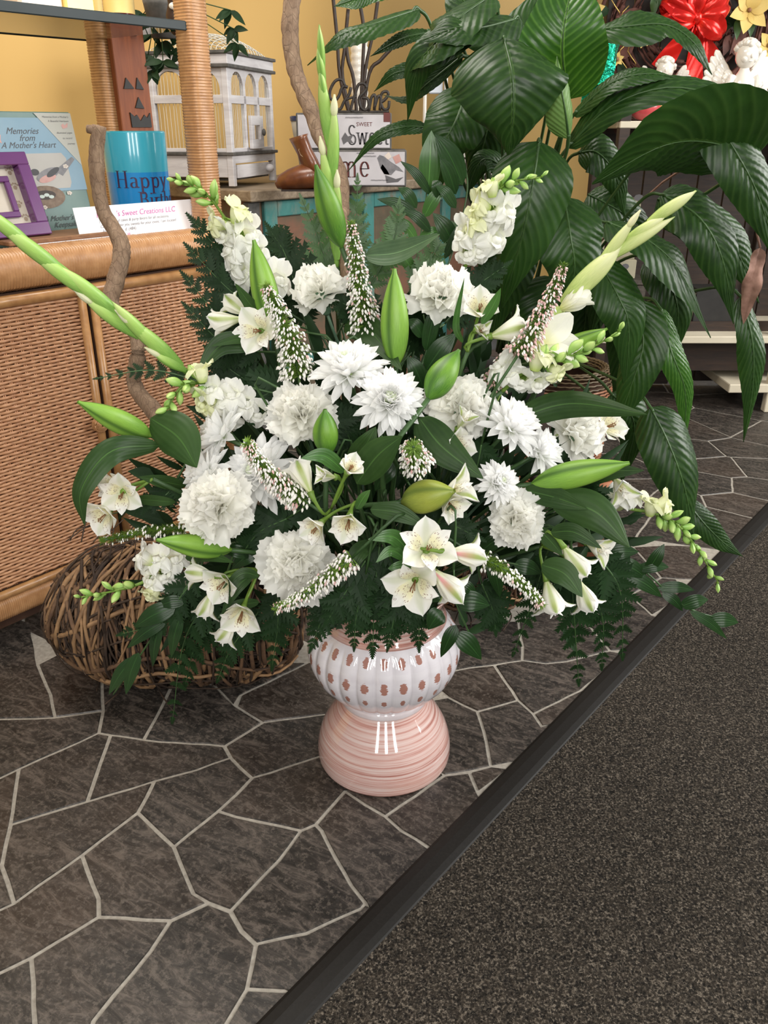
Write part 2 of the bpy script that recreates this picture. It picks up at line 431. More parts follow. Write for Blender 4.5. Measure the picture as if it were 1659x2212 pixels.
def slate():
    n = NT('slate_stone'); n.set(.42, spec=.45)
    r = n.rand(); ob = n.new('ShaderNodeObjectInfo')
    v0 = n.coord('Object', (1, 1, 1), (0, 0, .55))
    ad = n.new('ShaderNodeVectorMath'); ad.operation = 'ADD'; n.link(v0, ad.inputs[0])
    cb = n.new('ShaderNodeCombineXYZ'); n.link(n.math('MULTIPLY', r, 37.0), cb.inputs[2]); n.link(cb.outputs[0], ad.inputs[1])
    st = n.new('ShaderNodeMapping'); st.inputs['Scale'].default_value = (1, 3.2, 1); n.link(ad.outputs[0], st.inputs['Vector'])
    f = n.noise(13, 8, .74, vec=st.outputs[0], dist=1.4); g = n.noise(3.5, 3, .6, vec=ad.outputs[0]); h = n.noise(120, 3, .7, vec=ad.outputs[0])
    base = n.ramp(f, [(.38, (.005, .004, .0035)), (.46, (.019, .0155, .013)), (.54, (.046, .0375, .032)), (.64, (.122, .099, .082))])
    warm = n.mix(.30, base, (.075, .046, .030)); grey = n.mix(.25, base, (.036, .034, .031))
    c = n.mix(n.ramp(n.math('ADD', n.math('MULTIPLY', g, .75), n.math('MULTIPLY', r, .25)), [(.46, (0,0,0)), (.72, (1,1,1))]), grey, warm)
    c = n.mix(n.ramp(h, [(.50, (0,0,0)), (.66, (.6,.6,.6))]), c, (.13, .108, .09)); n.col(c)
    n.bump(n.math('ADD', f, n.math('MULTIPLY', h, .3)), .5, .0015); return n.m
M['slate'] = slate()
M['grout'] = simple('pale_grout', (.25, .225, .19), (.37, .34, .29), 120, .85, .4, dist=.001)
def carpet():
    n = NT('carpet_pile'); n.set(.95, spec=.15)
    v = n.coord('Object'); f = n.noise(300, 2, .6, vec=v); g = n.noise(110, 3, .7, vec=v); b = n.noise(2.2, 2, vec=v)
    c = n.ramp(f, [(.40, (.008, .007, .006)), (.49, (.026, .023, .019)), (.57, (.068, .056, .044)), (.66, (.18, .152, .12))])
    c = n.mix(n.ramp(g, [(.4, (0,0,0)), (.65, (.6,.6,.6))]), c, (.045, .036, .027))
    n.col(c); n.bump(n.math('ADD', f, g), .9, .004); return n.m
M['carpet'] = carpet()
M['rubber'] = simple('black_rubber', (.010, .009, .008), (.015, .0135, .012), 260, .55, .25, spec=.25, dist=.0006)
def wallm(name, a, b):
    n = NT(name); n.set(.75); f = n.noise(1.2, 2, vec=n.coord('Object')); g = n.noise(160, 3, vec=n.coord('Object'))
    n.col(n.ramp(f, [(.3, a), (.7, b)])); n.bump(g, .12, .001); return n.m
M['wall'] = wallm('yellow_wall', (.60, .37, .115), (.66, .42, .14))
M['ceil'] = simple('ceiling_white', (.7, .69, .66), (.74, .73, .70), 3, .9)
M['white_wood'] = wood('distressed_white_wood', (.50, .47, .48), (.70, .68, .68), 5, (1, 1, 8), .6)
M['dark_trim'] = simple('dark_worn_trim', (.05, .05, .045), (.13, .12, .11), 40, .7)
M['wire'] = simple('cream_wire', (.62, .60, .52), (.72, .70, .62), 20, .5)
def teal():
    n = NT('teal_worn_paint'); n.set(.65)
    f = n.noise(9, 5, .7, vec=n.coord('Object', (1, 1, .5)))
    n.col(n.ramp(f, [(.34, (.20, .13, .08)), (.42, (.16, .24, .20)), (.55, (.05, .22, .20)), (.75, (.08, .28, .25))])); n.bump(f, .3, .002); return n.m
M['teal'] = teal()
def peach():
    n = NT('peach_worn_panel'); n.set(.7)
    f = n.noise(5, 4, .6, vec=n.coord('Object'))
    n.col(n.ramp(f, [(.30, (.08, .065, .04)), (.45, (.13, .10, .06)), (.60, (.24, .11, .065)), (.8, (.20, .15, .09))])); n.bump(f, .3, .002); return n.m
M['peach'] = peach()
M['table_top'] = wood('worn_table_top', (.17, .12, .075), (.36, .28, .19), 6, (1, 8, 8))
M['brown_wood'] = wood('brown_wood', (.16, .075, .035), (.30, .15, .07), 6, (1, 9, 9))
M['dark_wood'] = wood('dark_brown_wood', (.014, .008, .006), (.040, .021, .012), 6, (1, 9, 9))
M['orange_wood'] = wood('orange_painted_wood', (.17, .040, .010), (.28, .075, .018), 6, (9, 9, 1), .6)
M['black'] = simple('black_paint', (.012, .011, .010), (.02, .018, .016), 30, .6)
M['iron'] = simple('rusty_black_iron', (.012, .010, .009), (.035, .025, .018), 50, .55, .3)
M['white_paint'] = simple('white_paint', (.70, .69, .64), (.78, .76, .71), 8, .45)
M['cream_paint'] = simple('cream_paint', (.56, .50, .38), (.64, .58, .45), 8, .5)
M['porcelain'] = simple('white_porcelain', (.80, .76, .68), (.84, .80, .72), 8, .12, coat=.5)
M['cup_light'] = simple('turquoise_glaze', (.045, .38, .52), (.06, .43, .56), 5, .18, coat=.4)
M['cup_blue'] = simple('blue_glaze', (.015, .24, .60), (.02, .28, .64), 5, .2, coat=.4)
M['ink_purple'] = simple('dark_purple_ink', (.04, .012, .05), (.06, .02, .07), 10, .5)
M['ink_grey'] = simple('grey_ink', (.16, .16, .17), (.22, .22, .23), 10, .6)
M['ink_pink'] = simple('pink_ink', (.52, .10, .34), (.58, .14, .38), 10, .6)
M['ink_black'] = simple('dark_ink', (.05, .05, .055), (.08, .08, .085), 10, .6)
M['ink_red'] = simple('brown_red_ink', (.10, .02, .018), (.13, .03, .025), 10, .6)
M['ink_soft'] = simple('soft_grey_ink', (.085, .08, .085), (.11, .105, .11), 10, .6)
M['paper'] = simple('white_paper', (.80, .80, .84), (.84, .84, .87), 10, .6)
M['book_blue'] = simple('book_cover_blue', (.12, .24, .33), (.17, .28, .36), 9, .45)
M['book_teal'] = simple('book_cover_teal', (.07, .15, .145), (.12, .20, .175), 12, .45)
M['book_cream'] = simple('book_corner_cream', (.30, .295, .25), (.34, .33, .28), 10, .4)
M['nest'] = simple('nest_brown', (.14, .09, .06), (.24, .17, .12), 90, .6)
M['egg'] = simple('egg_blue', (.38, .46, .42), (.44, .50, .46), 20, .4)
M['bird_grey'] = simple('bird_grey', (.12, .12, .13), (.20, .19, .20), 60, .5)
M['bird_pink'] = simple('bird_breast_pink', (.45, .22, .20), (.52, .30, .26), 40, .5)
M['blossom'] = simple('blossom_cream', (.58, .50, .44), (.66, .58, .50), 40, .5)
M['pale_panel'] = simple('pale_panel_print', (.28, .26, .23), (.33, .31, .27), 8, .4)
M['purple'] = simple('purple_gloss', (.10, .022, .12), (.135, .035, .155), 6, .22, coat=.5)
M['purple_light'] = simple('lilac', (.55, .5, .60), (.6, .55, .64), 6, .4)
M['frame_cream'] = simple('paw_print_cream', (.50, .44, .36), (.58, .52, .44), 14, .5)
M['paw'] = simple('paw_brown', (.28, .21, .15), (.34, .26, .19), 14, .6)
M['leather'] = simple('brown_leather', (.10, .032, .012), (.20, .065, .022), 30, .32, .3, coat=.3)
M['stitch'] = simple('tan_stitching', (.55, .40, .25), (.6, .45, .3), 30, .6)
M['crock'] = simple('beige_stoneware', (.42, .38, .30), (.50, .45, .36), 8, .5)
M['print_paper'] = simple('vintage_print_paper', (.40, .38, .40), (.54, .52, .54), 9, .6)
M['redfoil'] = simple('red_foil', (.62, .012, .012), (.80, .03, .02), 8, .22, .2, metal=.55)
M['greenfoil'] = simple('green_foil', (.0, .22, .12), (.01, .40, .24), 40, .2, .9, metal=.75, dist=.01)
M['red_glass'] = simple('red_glazed_bauble', (.46, .05, .06), (.60, .10, .10), 18, .25, coat=.4)
M['gold'] = simple('gold_trim', (.55, .36, .10), (.7, .48, .16), 30, .35, metal=.7)
M['yellow_petal'] = petal_mat('yellow_silk_petal', (.80, .60, .20), (.55, .36, .08), .2)
M['wreath_brown'] = simple('dried_wreath_brown', (.06, .022, .016), (.14, .05, .035), 30, .75)
M['dead'] = simple('dried_leaf', (.20, .10, .07), (.34, .19, .14), 60, .8, .6)
M['bottle_red'] = simple('dark_red_syrup', (.06, .004, .006), (.10, .008, .010), 10, .1, coat=.5)
M['wax_pink'] = simple('pale_pink_wax', (.72, .52, .40), (.78, .60, .48), 10, .35, coat=.4)
M['wax_yellow'] = simple('yellow_wax', (.78, .58, .12), (.84, .66, .2), 10, .35, coat=.4)
M['label_gold'] = simple('gold_label', (.72, .52, .16), (.78, .6, .24), 10, .5)
M['brown_fig'] = simple('dark_brown_figure', (.035, .018, .012), (.06, .03, .02), 20, .4)
def glassm(name, tint, gl=.12, rough=.02):
    n = NT(name); t = n.new('ShaderNodeBsdfTransparent'); g = n.new('ShaderNodeBsdfGlossy'); mx = n.new('ShaderNodeMixShader')
    t.inputs['Color'].default_value = (*tint, 1); g.inputs['Roughness'].default_value = rough
    g.inputs['Color'].default_value = (1, 1, 1, 1)
    fr = n.new('ShaderNodeFresnel'); fr.inputs['IOR'].default_value = 1.5
    n.link(n.math('MAXIMUM', fr.outputs[0], gl), mx.inputs[0])
    n.link(t.outputs[0], mx.inputs[1]); n.link(g.outputs[0], mx.inputs[2]); n.link(mx.outputs[0], n.out.inputs['Surface']); return n.m
M['glass'] = glassm('tinted_shelf_glass', (.74, .76, .70), .10)
M['glass_edge'] = simple('shelf_glass_edge', (.018, .028, .03), (.03, .04, .042), 10, .45, spec=.25)
M['cello'] = glassm('clear_cellophane', (.93, .95, .95), .14, .1)
M['tin'] = simple('pewter_tin', (.06, .05, .04), (.14, .12, .10), 60, .45, .5, metal=.5)
M['floral_tin'] = simple('cream_printed_card', (.28, .25, .17), (.36, .33, .23), 12, .5)
M['soil'] = simple('potting_soil', (.02, .012, .008), (.04, .025, .015), 80, .95, .8)
M['terracotta'] = simple('terracotta', (.36, .12, .05), (.44, .17, .08), 20, .7)
# ---------------------------------------------------------------- setting: floor of slate stones, strip, carpet, walls
T_STRIP0, T_STRIP1 = .522, .572
def clip(poly, n, d):
    out = []
    for i in range(len(poly)):
        a, b = poly[i], poly[(i+1) % len(poly)]
        da, db = a[0]*n[0]+a[1]*n[1]-d, b[0]*n[0]+b[1]*n[1]-d
        if da >= 0: out.append(a)
        if (da >= 0) != (db >= 0):
            t = da/(da-db); out.append((a[0]+(b[0]-a[0])*t, a[1]+(b[1]-a[1])*t))
    return out
def area2(p): return sum(p[i][0]*p[(i+1)%len(p)][1]-p[(i+1)%len(p)][0]*p[i][1] for i in range(len(p)))/2
def clean(p, e=.004):
    q = []
    for a in p:
        if not q or (a[0]-q[-1][0])**2+(a[1]-q[-1][1])**2 > e*e: q.append(a)
    while len(q) > 2 and (q[0][0]-q[-1][0])**2+(q[0][1]-q[-1][1])**2 <= e*e: q.pop()
    return q
def inset(p, d):
    n = len(p); out = []
    for i in range(n):
        a, b, c = V3((*p[i-1], 0)), V3((*p[i], 0)), V3((*p[(i+1) % n], 0))
        e1 = (b-a).normalized(); e2 = (c-b).normalized()
        n1 = V3((-e1.y, e1.x, 0)); n2 = V3((-e2.y, e2.x, 0)); m = n1+n2
        if m.length < .3: m = n1
        m.normalize(); k = d/max(.45, m.dot(n1)); out.append((b.x+m.x*k, b.y+m.y*k))
    return out
def wobble(p, amp=.0011, step=.03):
    out = []
    for i in range(len(p)):
        a, b = p[i], p[(i+1) % len(p)]
        L = sqrt((b[0]-a[0])**2+(b[1]-a[1])**2); k = max(1, min(6, int(L/step)))
        for j in range(k):
            t = j/k; x, y = a[0]+(b[0]-a[0])*t, a[1]+(b[1]-a[1])*t
            v = mn.noise_vector(V3((x*28, y*28, 1)))
            out.append((x+v.x*amp*2, y+v.y*amp*2))
    return out
def A_(x, y): return (.5425*x, 1500+.5425*y)
a_,b_,c_,d_,e_,f_,g_,h_,i_,j_,k_,l_ = [A_(*q) for q in ((395,152),(440,160),(570,178),(640,187),(895,203),(918,250),(1005,332),(1045,110),(1335,73),(940,45),(410,65),(220,92))]
m_,n_,o_,p_,q_,r_,s_,t_,u_,v_,w_,x_,y_,z_ = [A_(*q) for q in ((75,295),(40,520),(345,425),(615,345),(780,300),(550,468),(690,607),(870,462),(1200,540),(1255,515),(1370,385),(1275,245),(1535,485),(1455,830))]
aA,aB,aC,aD,aE,aF,aG,aH,aI,aJ,aK,aL = [A_(*q) for q in ((1110,660),(915,860),(1020,990),(770,795),(830,830),(680,900),(395,885),(325,638),(55,830),(125,1045),(5,680),(985,1170))]
traced = [
 [A_(-60,100),l_,k_,a_,m_,A_(-60,360)],
 [A_(-60,100),l_,A_(200,0),A_(150,-120),A_(120,-290),A_(-60,-330)],
 [l_,k_,A_(405,-60),A_(300,-200),A_(150,-120),A_(200,0)],
 [k_,a_,b_,c_,A_(625,85),A_(690,-50),A_(405,-60)],
 [c_,d_,e_,h_,j_,A_(850,-40),A_(690,-50),A_(625,85)],
 [(510,1525),(567,1560),(724,1540),(850,1535),(850,1400),(665,1431),(519,1501)],
 [(505,1524),(519,1501),(665,1431),(613,1430),(520,1410),(420,1440),(374,1473),(461,1478)],
 [m_,a_,b_,A_(375,340),o_,n_],
 [b_,c_,d_,e_,f_,q_,p_,o_,A_(375,340)],
 [A_(-60,360),m_,n_,aK,A_(-60,640)],
 [n_,o_,p_,r_,aH,aI,aK],
 [p_,q_,f_,g_,t_,s_,r_],
 [e_,h_,i_,A_(1560,45),A_(1560,150),x_,g_,f_],
 [g_,x_,A_(1500,190),A_(1500,385),w_,v_,u_,A_(940,485),t_],
 [t_,A_(940,485),u_,aA,aB,aE,aD,s_],
 [r_,s_,aD,aE,aF,aG,A_(390,810),aH],
 [aI,aH,A_(390,810),aG,aJ,A_(-60,1135),A_(-60,885)],
 [aK,aI,A_(-60,885),A_(-60,640)],
 [aG,aF,A_(600,1020),A_(370,1300),A_(330,1420),A_(140,1420),A_(130,1150),aJ],
 [aJ,A_(130,1150),A_(140,1420),A_(-60,1420),A_(-60,1135)],
 [aF,aE,aB,A_(960,940),aC,A_(1005,1080),aL,A_(900,1312),A_(860,1420),A_(330,1420),A_(370,1300),A_(600,1020)],
 [v_,A_(1280,540),A_(1400,760),z_,A_(1440,850),A_(1220,950),aC,A_(960,940),aB,aA,u_],
 [aC,A_(1220,950),A_(1440,850),z_,A_(1600,900),A_(1300,1260),A_(1130,1180),aL,A_(1005,1080)],
 [aL,A_(1130,1180),A_(1300,1170),A_(1000,1450),A_(860,1420),A_(900,1312)],
 [w_,y_,A_(1600,540),A_(1659,575),A_(1750,640),A_(1500,930),z_,A_(1400,760),A_(1280,540),v_],
 [(743,1709),(832,1763),(900,1716),(960,1674),(900,1600),(800,1600)],
 [(832,1763),(868,1793),(900,1812),(950,1845),(1050,1740),(1034,1711),(1014,1668),(960,1674),(900,1716)],
 [(1014,1668),(1034,1711),(1100,1660),(1061,1654)],
 [(960,1674),(1014,1666),(1061,1654),(1046,1581),(1031,1536),(968,1505),(915,1515),(850,1535),(850,1620)],
 [(1031,1536),(1046,1581),(1061,1654),(1140,1640),(1200,1560),(1171,1569),(1153,1541),(1120,1512)],
 [(945,1486),(968,1505),(1031,1536),(1120,1512),(1067,1436),(1014,1442),(971,1450),(900,1465)],
 [(1153,1541),(1171,1569),(1230,1560),(1300,1470),(1254,1491)],
 [(1067,1436),(1120,1512),(1153,1541),(1254,1491),(1350,1410),(1318,1405),(1226,1428),(1179,1433),(1129,1426)],
 [(971,1450),(1014,1442),(1067,1436),(1129,1426),(1129,1394),(1120,1340),(960,1350),(930,1460)],
 [(1129,1426),(1179,1433),(1226,1428),(1318,1405),(1286,1366),(1265,1340),(1200,1300),(1120,1340),(1129,1394)],
 [(1318,1405),(1355,1404),(1430,1335),(1409,1328),(1361,1285),(1265,1340),(1286,1366)],
 [(1361,1285),(1409,1328),(1500,1270),(1473,1265),(1461,1250),(1429,1247),(1397,1267)],
 [(1429,1247),(1461,1250),(1520,1252),(1530,1215),(1508,1179),(1440,1177),(1369,1181)],
 [(1369,1181),(1429,1247),(1397,1267),(1361,1285),(1265,1340),(1200,1300),(1200,1200),(1300,1160)],
]
def fl(p): q = atz(p[0], p[1], 0); return (q.x, q.y)
polys = []
for P in traced:
    q = [fl(p) for p in P]
    if area2(q) < 0: q.reverse()
    polys.append(q)
cents = [(sum(a[0] for a in p)/len(p), sum(a[1] for a in p)/len(p)) for p in polys]
seeds = [fl(p) for p in ((1470,1140),(1560,1130),(1600,1085),(1540,1045),(1625,1055),(1560,1008),(1635,1010),(1500,970),(1600,968),(1640,940),(1565,922),(1512,930),(1440,1075),(1440,985),(1380,1060),(1395,950),(1455,925),(1340,1010),(1330,1110),(1260,1040),(1280,950),(1230,1120),(1575,1170))]
seeds = [s for s in seeds if s[0]*N.x+s[1]*N.y > .60]
def inside(c, p):
    r = False
    for i in range(len(p)):
        a, b = p[i-1], p[i]
        if (a[1] > c[1]) != (b[1] > c[1]) and c[0] < (b[0]-a[0])*(c[1]-a[1])/(b[1]-a[1])+a[0]: r = not r
    return r
seeds = [s for s in seeds if not any(inside(s, p) for p in polys)]
rg = random.Random(5)
for _ in range(4000):
    c = (rg.uniform(-2.6, 4.2), rg.uniform(1.3, 5.6)); tt = c[0]*N.x+c[1]*N.y
    if tt < .64 or tt > 2.9: continue
    if any(((c[0]-s[0])*.8)**2+(c[1]-s[1])**2 < .245**2 for s in seeds): continue
    if any((c[0]-s[0])**2+(c[1]-s[1])**2 < .17**2 for s in cents): continue
    if any(inside(c, p) for p in polys): continue
    seeds.append(c)
allc = seeds + cents
for sd in seeds:
    p = [(sd[0]-.6, sd[1]-.6), (sd[0]+.6, sd[1]-.6), (sd[0]+.6, sd[1]+.6), (sd[0]-.6, sd[1]+.6)]
    for o in allc:
        if o is sd: continue
        dx, dy = sd[0]-o[0], sd[1]-o[1]
        if dx*dx+dy*dy > 1.5: continue
        mx, my = (sd[0]+o[0])/2, (sd[1]+o[1])/2
        p = clip(p, (dx, dy), dx*mx+dy*my)
        if len(p) < 3: break
    if len(p) >= 3: polys.append(p)
ntr = len(traced)
fb = MB(); fb.grid(lambda a, b: loc_uv(-3+13*a, T_STRIP0+(2.95-T_STRIP0)*b, -.0022), 4, 2)
floor = fb.build('floor', M['grout'], None, False); floor['kind'] = 'structure'
for k, p in enumerate(polys):
    p = clip(p, (N.x, N.y), T_STRIP1-.012)
    p = clip(p, (-N.x, -N.y), -2.93)
    p = clean(p)
    if len(p) < 3 or area2(p) < .0012: continue
    q = wobble(inset(p, .0031)); q2 = [(a[0]*.985+b*.015, a[1]*.985+c*.015) for a, b, c in ((a, sum(z[0] for z in q)/len(q), sum(z[1] for z in q)/len(q)) for a in q)]
    zt = 0.0 if k < ntr else -.0006
    n = len(q); mb = MB()
    mb.add([(x, y, -.0024) for x, y in q]+[(x, y, zt) for x, y in q2], [(i, (i+1) % n, n+(i+1) % n, n+i) for i in range(n)]+[tuple(range(n, 2*n))])
    o = mb.build('stone', M['slate'], floor, False)
# black rubber strip in two lengths, and carpet
s_seam = atz(1606, 1158, 0).dot(U)
for nm, s0, s1 in (('trim_1', -.6, s_seam-.0006), ('trim_2', s_seam+.0006, 3.6)):
    mb = MB(); prof = [(T_STRIP0-.004, -.002), (T_STRIP0+.002, .0035), (T_STRIP0+.012, .0062), (T_STRIP1-.02, .0068), (T_STRIP1-.006, .004), (T_STRIP1, .0006), (T_STRIP1, -.002)]
    vs = [loc_uv(s, t, z) for s in (s0, s1) for t, z in prof]; n = len(prof)
    mb.add(vs, [(i, i+1, n+i+1, n+i) for i in range(n-1)]+[tuple(range(n)), tuple(range(n, 2*n))[::-1]])
    o = mb.build(nm, M['rubber'], None, False); o['kind'] = 'structure'
cm = MB()
def cfn(a, b):
    s = -1.4+5.2*a; t = -2.6+(T_STRIP0+.001+2.6)*b
    return loc_uv(s, t, .0015)
cm.grid(cfn, 40, 24)
o = cm.build('carpet', M['carpet'], None, True)
tag(o, 'dark grey-brown speckled low pile carpet beside the black floor strip', 'carpet')
# walls and ceiling
def wallq(name, a, b, z0, z1, mat):
    mb = MB(); d = (b-a).normalized(); nn = V3((-d.y, d.x, 0))*.05
    mb.add([a+V3((0,0,z0)), b+V3((0,0,z0)), b+V3((0,0,z1)), a+V3((0,0,z1)), a+nn+V3((0,0,z0)), b+nn+V3((0,0,z0)), b+nn+V3((0,0,z1)), a+nn+V3((0,0,z1))],
           [(0,1,2,3),(7,6,5,4),(0,4,5,1),(3,2,6,7),(0,3,7,4),(1,5,6,2)])
    o = mb.build(name, mat, None, False); o['kind'] = 'structure'; return o
TW = 2.95
wallq('wall_back', loc_uv(-1.2, TW, 0), loc_uv(10, TW, 0), -.002, 2.8, M['wall'])
mb = MB(); mb.add([loc_uv(s, TW-.001 if False else TW-.012, z) for s, z in ((-1.2,-.002),(10,-.002),(10,.09),(-1.2,.09))]+[loc_uv(s, TW-.001, z) for s, z in ((-1.2,-.002),(10,-.002),(10,.09),(-1.2,.09))], [(0,1,2,3),(3,2,6,7),(0,3,7,4),(1,5,6,2)])
o = mb.build('baseboard_back', M['cream_paint'], None, False); o['kind'] = 'structure'

# ---------------------------------------------------------------- wrapped rails and posts
def wrapped(mb, P0, P1, A, B, wa, wb, period=.0056, amp=.0012, r=.012, n=None):
    """corrugated bar from P0 to P1; section wa x wb along A, B with rounded corners"""
    L = (P1-P0).length; T = (P1-P0)/L; prof = []
    for cx, cy, a0 in ((1,1,0),(-1,1,90),(-1,-1,180),(1,-1,270)):
        for k in range(3):
            th = radians(a0+45*k); prof.append((cx*(wa/2-r)+r*cos(th), cy*(wb/2-r)+r*sin(th), cos(th), sin(th)))
    m = len(prof); K = int(L/period)*4; vs = []; fs = []
    for i in range(K+1):
        x = i/K*L; ph = (0, .8, 1, .8)[i % 4]*amp; jit = mn.noise(V3((x*90, 3, 1)))*amp*.5
        for a, b, na, nb in prof: vs.append(P0+T*x+A*(a+na*(ph+jit))+B*(b+nb*(ph+jit)))
    for i in range(K):
        for k in range(m): fs.append((i*m+k, i*m+(k+1)%m, (i+1)*m+(k+1)%m, (i+1)*m+k))
    fs.append(tuple(range(m))[::-1]); fs.append(tuple(K*m+k for k in range(m)))
    mb.add(vs, fs); return mb
Z = V3((0, 0, 1))
S0, S1, TF, TB = .60, 1.41, 1.649, 2.05
cab = thing('wicker_cabinet', 'honey coloured woven cane cabinet with cord wrapped rails and posts, two doors', 'cabinet', loc_uv((S0+S1)/2, (TF+TB)/2, 0))
mb = MB(); mb.box(loc_uv((S0+S1)/2, (TF+TB)/2+.006, .41), (S1-S0-.03, TB-TF-.02, .68), U, N, Z)
mb.build('body', M['dark_gap'], cab, False)
MB().box(loc_uv((S0+S1)/2, TF+.075, .036), (S1-S0-.06, .012, .068), U, N, Z).build('shade_board', M['dark_gap'], cab, False)  # added board that blocks light under the cabinet, keeping the floor there dark
mb = MB(); mb.box(loc_uv((S0+S1)/2, (TF+TB)/2, .793), (S1-S0-.05, TB-TF-.06, .014), U, N, Z, .003); mb.build('top_board', M['brown_wood'], cab, False)
for P0, P1 in ((loc_uv(S0, TF+.024, .793), loc_uv(S1, TF+.024, .793)), (loc_uv(S0, TB-.02, .793), loc_uv(S1, TB-.02, .793))):
    mb = wrapped(MB(), P0, P1, N, Z, .078, .078, .0062, .0019, .028); o = mb.build('top_rail', M['cane'], cab)
for s in (S0+.034, S1-.034):
    mb = wrapped(MB(), loc_uv(s, TF+.06, .793), loc_uv(s, TB-.06, .793), U, Z, .072, .074, .0058, .0011, .026); mb.build('side_rail', M['cane'], cab)
mb = wrapped(MB(), loc_uv(S0, TF+.02, .087), loc_uv(S1, TF+.02, .087), N, Z, .06, .052, .0045, .0009, .014); mb.build('base_rail', M['cane'], cab)
for s in (S0+.035, S1-.035):
    for t in (TF+.028, TB-.025):
        mb = wrapped(MB(), loc_uv(s, t, .83), loc_uv(s, t, 1.9), U, N, .056, .056, .0062, .0016, .012); mb.build('post', M['cane'], cab)
        mb = MB(); mb.tube([loc_uv(s, t, 0), loc_uv(s, t, .075)], .022, 10); mb.build('foot', M['dark_wood'], cab)
mb = MB(); mb.tube([loc_uv(S0+.02, TF-.006, .738), loc_uv(S1-.02, TF-.006, .738)], .012, 8); mb.build('moulding', M['pole'], cab)
mb = MB(); mb.tube([loc_uv(S0+.02, TF-.006, .124), loc_uv(S1-.02, TF-.006, .124)], .010, 8); mb.build('moulding', M['pole'], cab)
def spiral_knob(c, X, Y, Zd, parent):
    mb = MB(); pts = []
    for i in range(70):
        a = i*.42; r = .003+.0125*i/70; pts.append(c+X*r*cos(a)+Y*r*sin(a)+Zd*(.018-.006*(i/70)**2))
    mb.tube(pts, .0021, 5)
    for k in range(4): mb.tube([c+X*.0158*cos(i*.35+k)+Y*.0158*sin(i*.35+k)+Zd*(.002+k*.0036) for i in range(19)], .0022, 5)
    return mb.build('knob', M['cane'], parent)
for (d0, d1, kn) in ((S0+.035, .996, .978), (1.006, S1-.04, 1.035)):
    mb = MB(); mb.box(loc_uv((d0+d1)/2, TF+.004, .431), (d1-d0, .004, .60), U, N, Z); door = mb.build('door', M['dark_gap'], cab, False)
    mb = MB(); rows = 78; st = .0185; seg = int((d1-d0)/st*3)
    for r in range(rows):
        z = .137+(.726-.137)*(r+.5)/rows; wv = -1 if r % 2 else 1
        pts = [loc_uv(d0+.012+(d1-d0-.024)*i/seg, TF-.003-.0017*wv*cos(pi*(d1-d0)*i/seg/st)*(1+.3*mn.noise(V3((i, r, 0)))), z+.0006*mn.noise(V3((i*.3, r*2.1, 5)))) for i in range(seg+1)]
        mb.tube(pts, .0036+.0005*mn.noise(V3((r*7.7, 1, 1))), 5, False, flat=Z)
    o = mb.build('woven_panel', M['weave'], door); o['kind'] = 'stuff'
    mb = MB()
    for i in range(int((d1-d0-.03)/st)):
        for dd in (-.002, .002): mb.tube([loc_uv(d0+.02+st*i+dd, TF-.002, .135), loc_uv(d0+.02+st*i+dd, TF-.002, .728)], .0017, 4)
    o = mb.build('stake', M['weave'], door); o['kind'] = 'stuff'
    for s in (d0+.009, d1-.009):
        mb = MB(); mb.tube([loc_uv(s, TF-.007, .134), loc_uv(s, TF-.007, .728)], .0095, 8); mb.build('pole', M['pole'], door)
    spiral_knob(loc_uv(kn, TF-.015, .445), U, Z, -N, door)
# glass shelf on the posts
ZS = 1.245
gs = thing('glass_shelf', 'tinted glass shelf with dark front edge between the wrapped cane posts', 'shelf', loc_uv(1.0, 1.86, ZS))
mb = MB(); mb.box(loc_uv(.99, 1.865, ZS+.008), (.76, .40, .008), U, N, Z); mb.build('pane', M['glass'], gs, False)
mb = MB(); mb.box(loc_uv(.99, 1.662, ZS+.009), (.76, .006, .019), U, N, Z, .002); mb.build('edge_strip', M['glass_edge'], gs, False)
mb = MB(); mb.box(loc_uv(.99, 2.066, ZS+.009), (.76, .006, .014), U, N, Z, .002); mb.build('edge_strip', M['glass_edge'], gs, False)

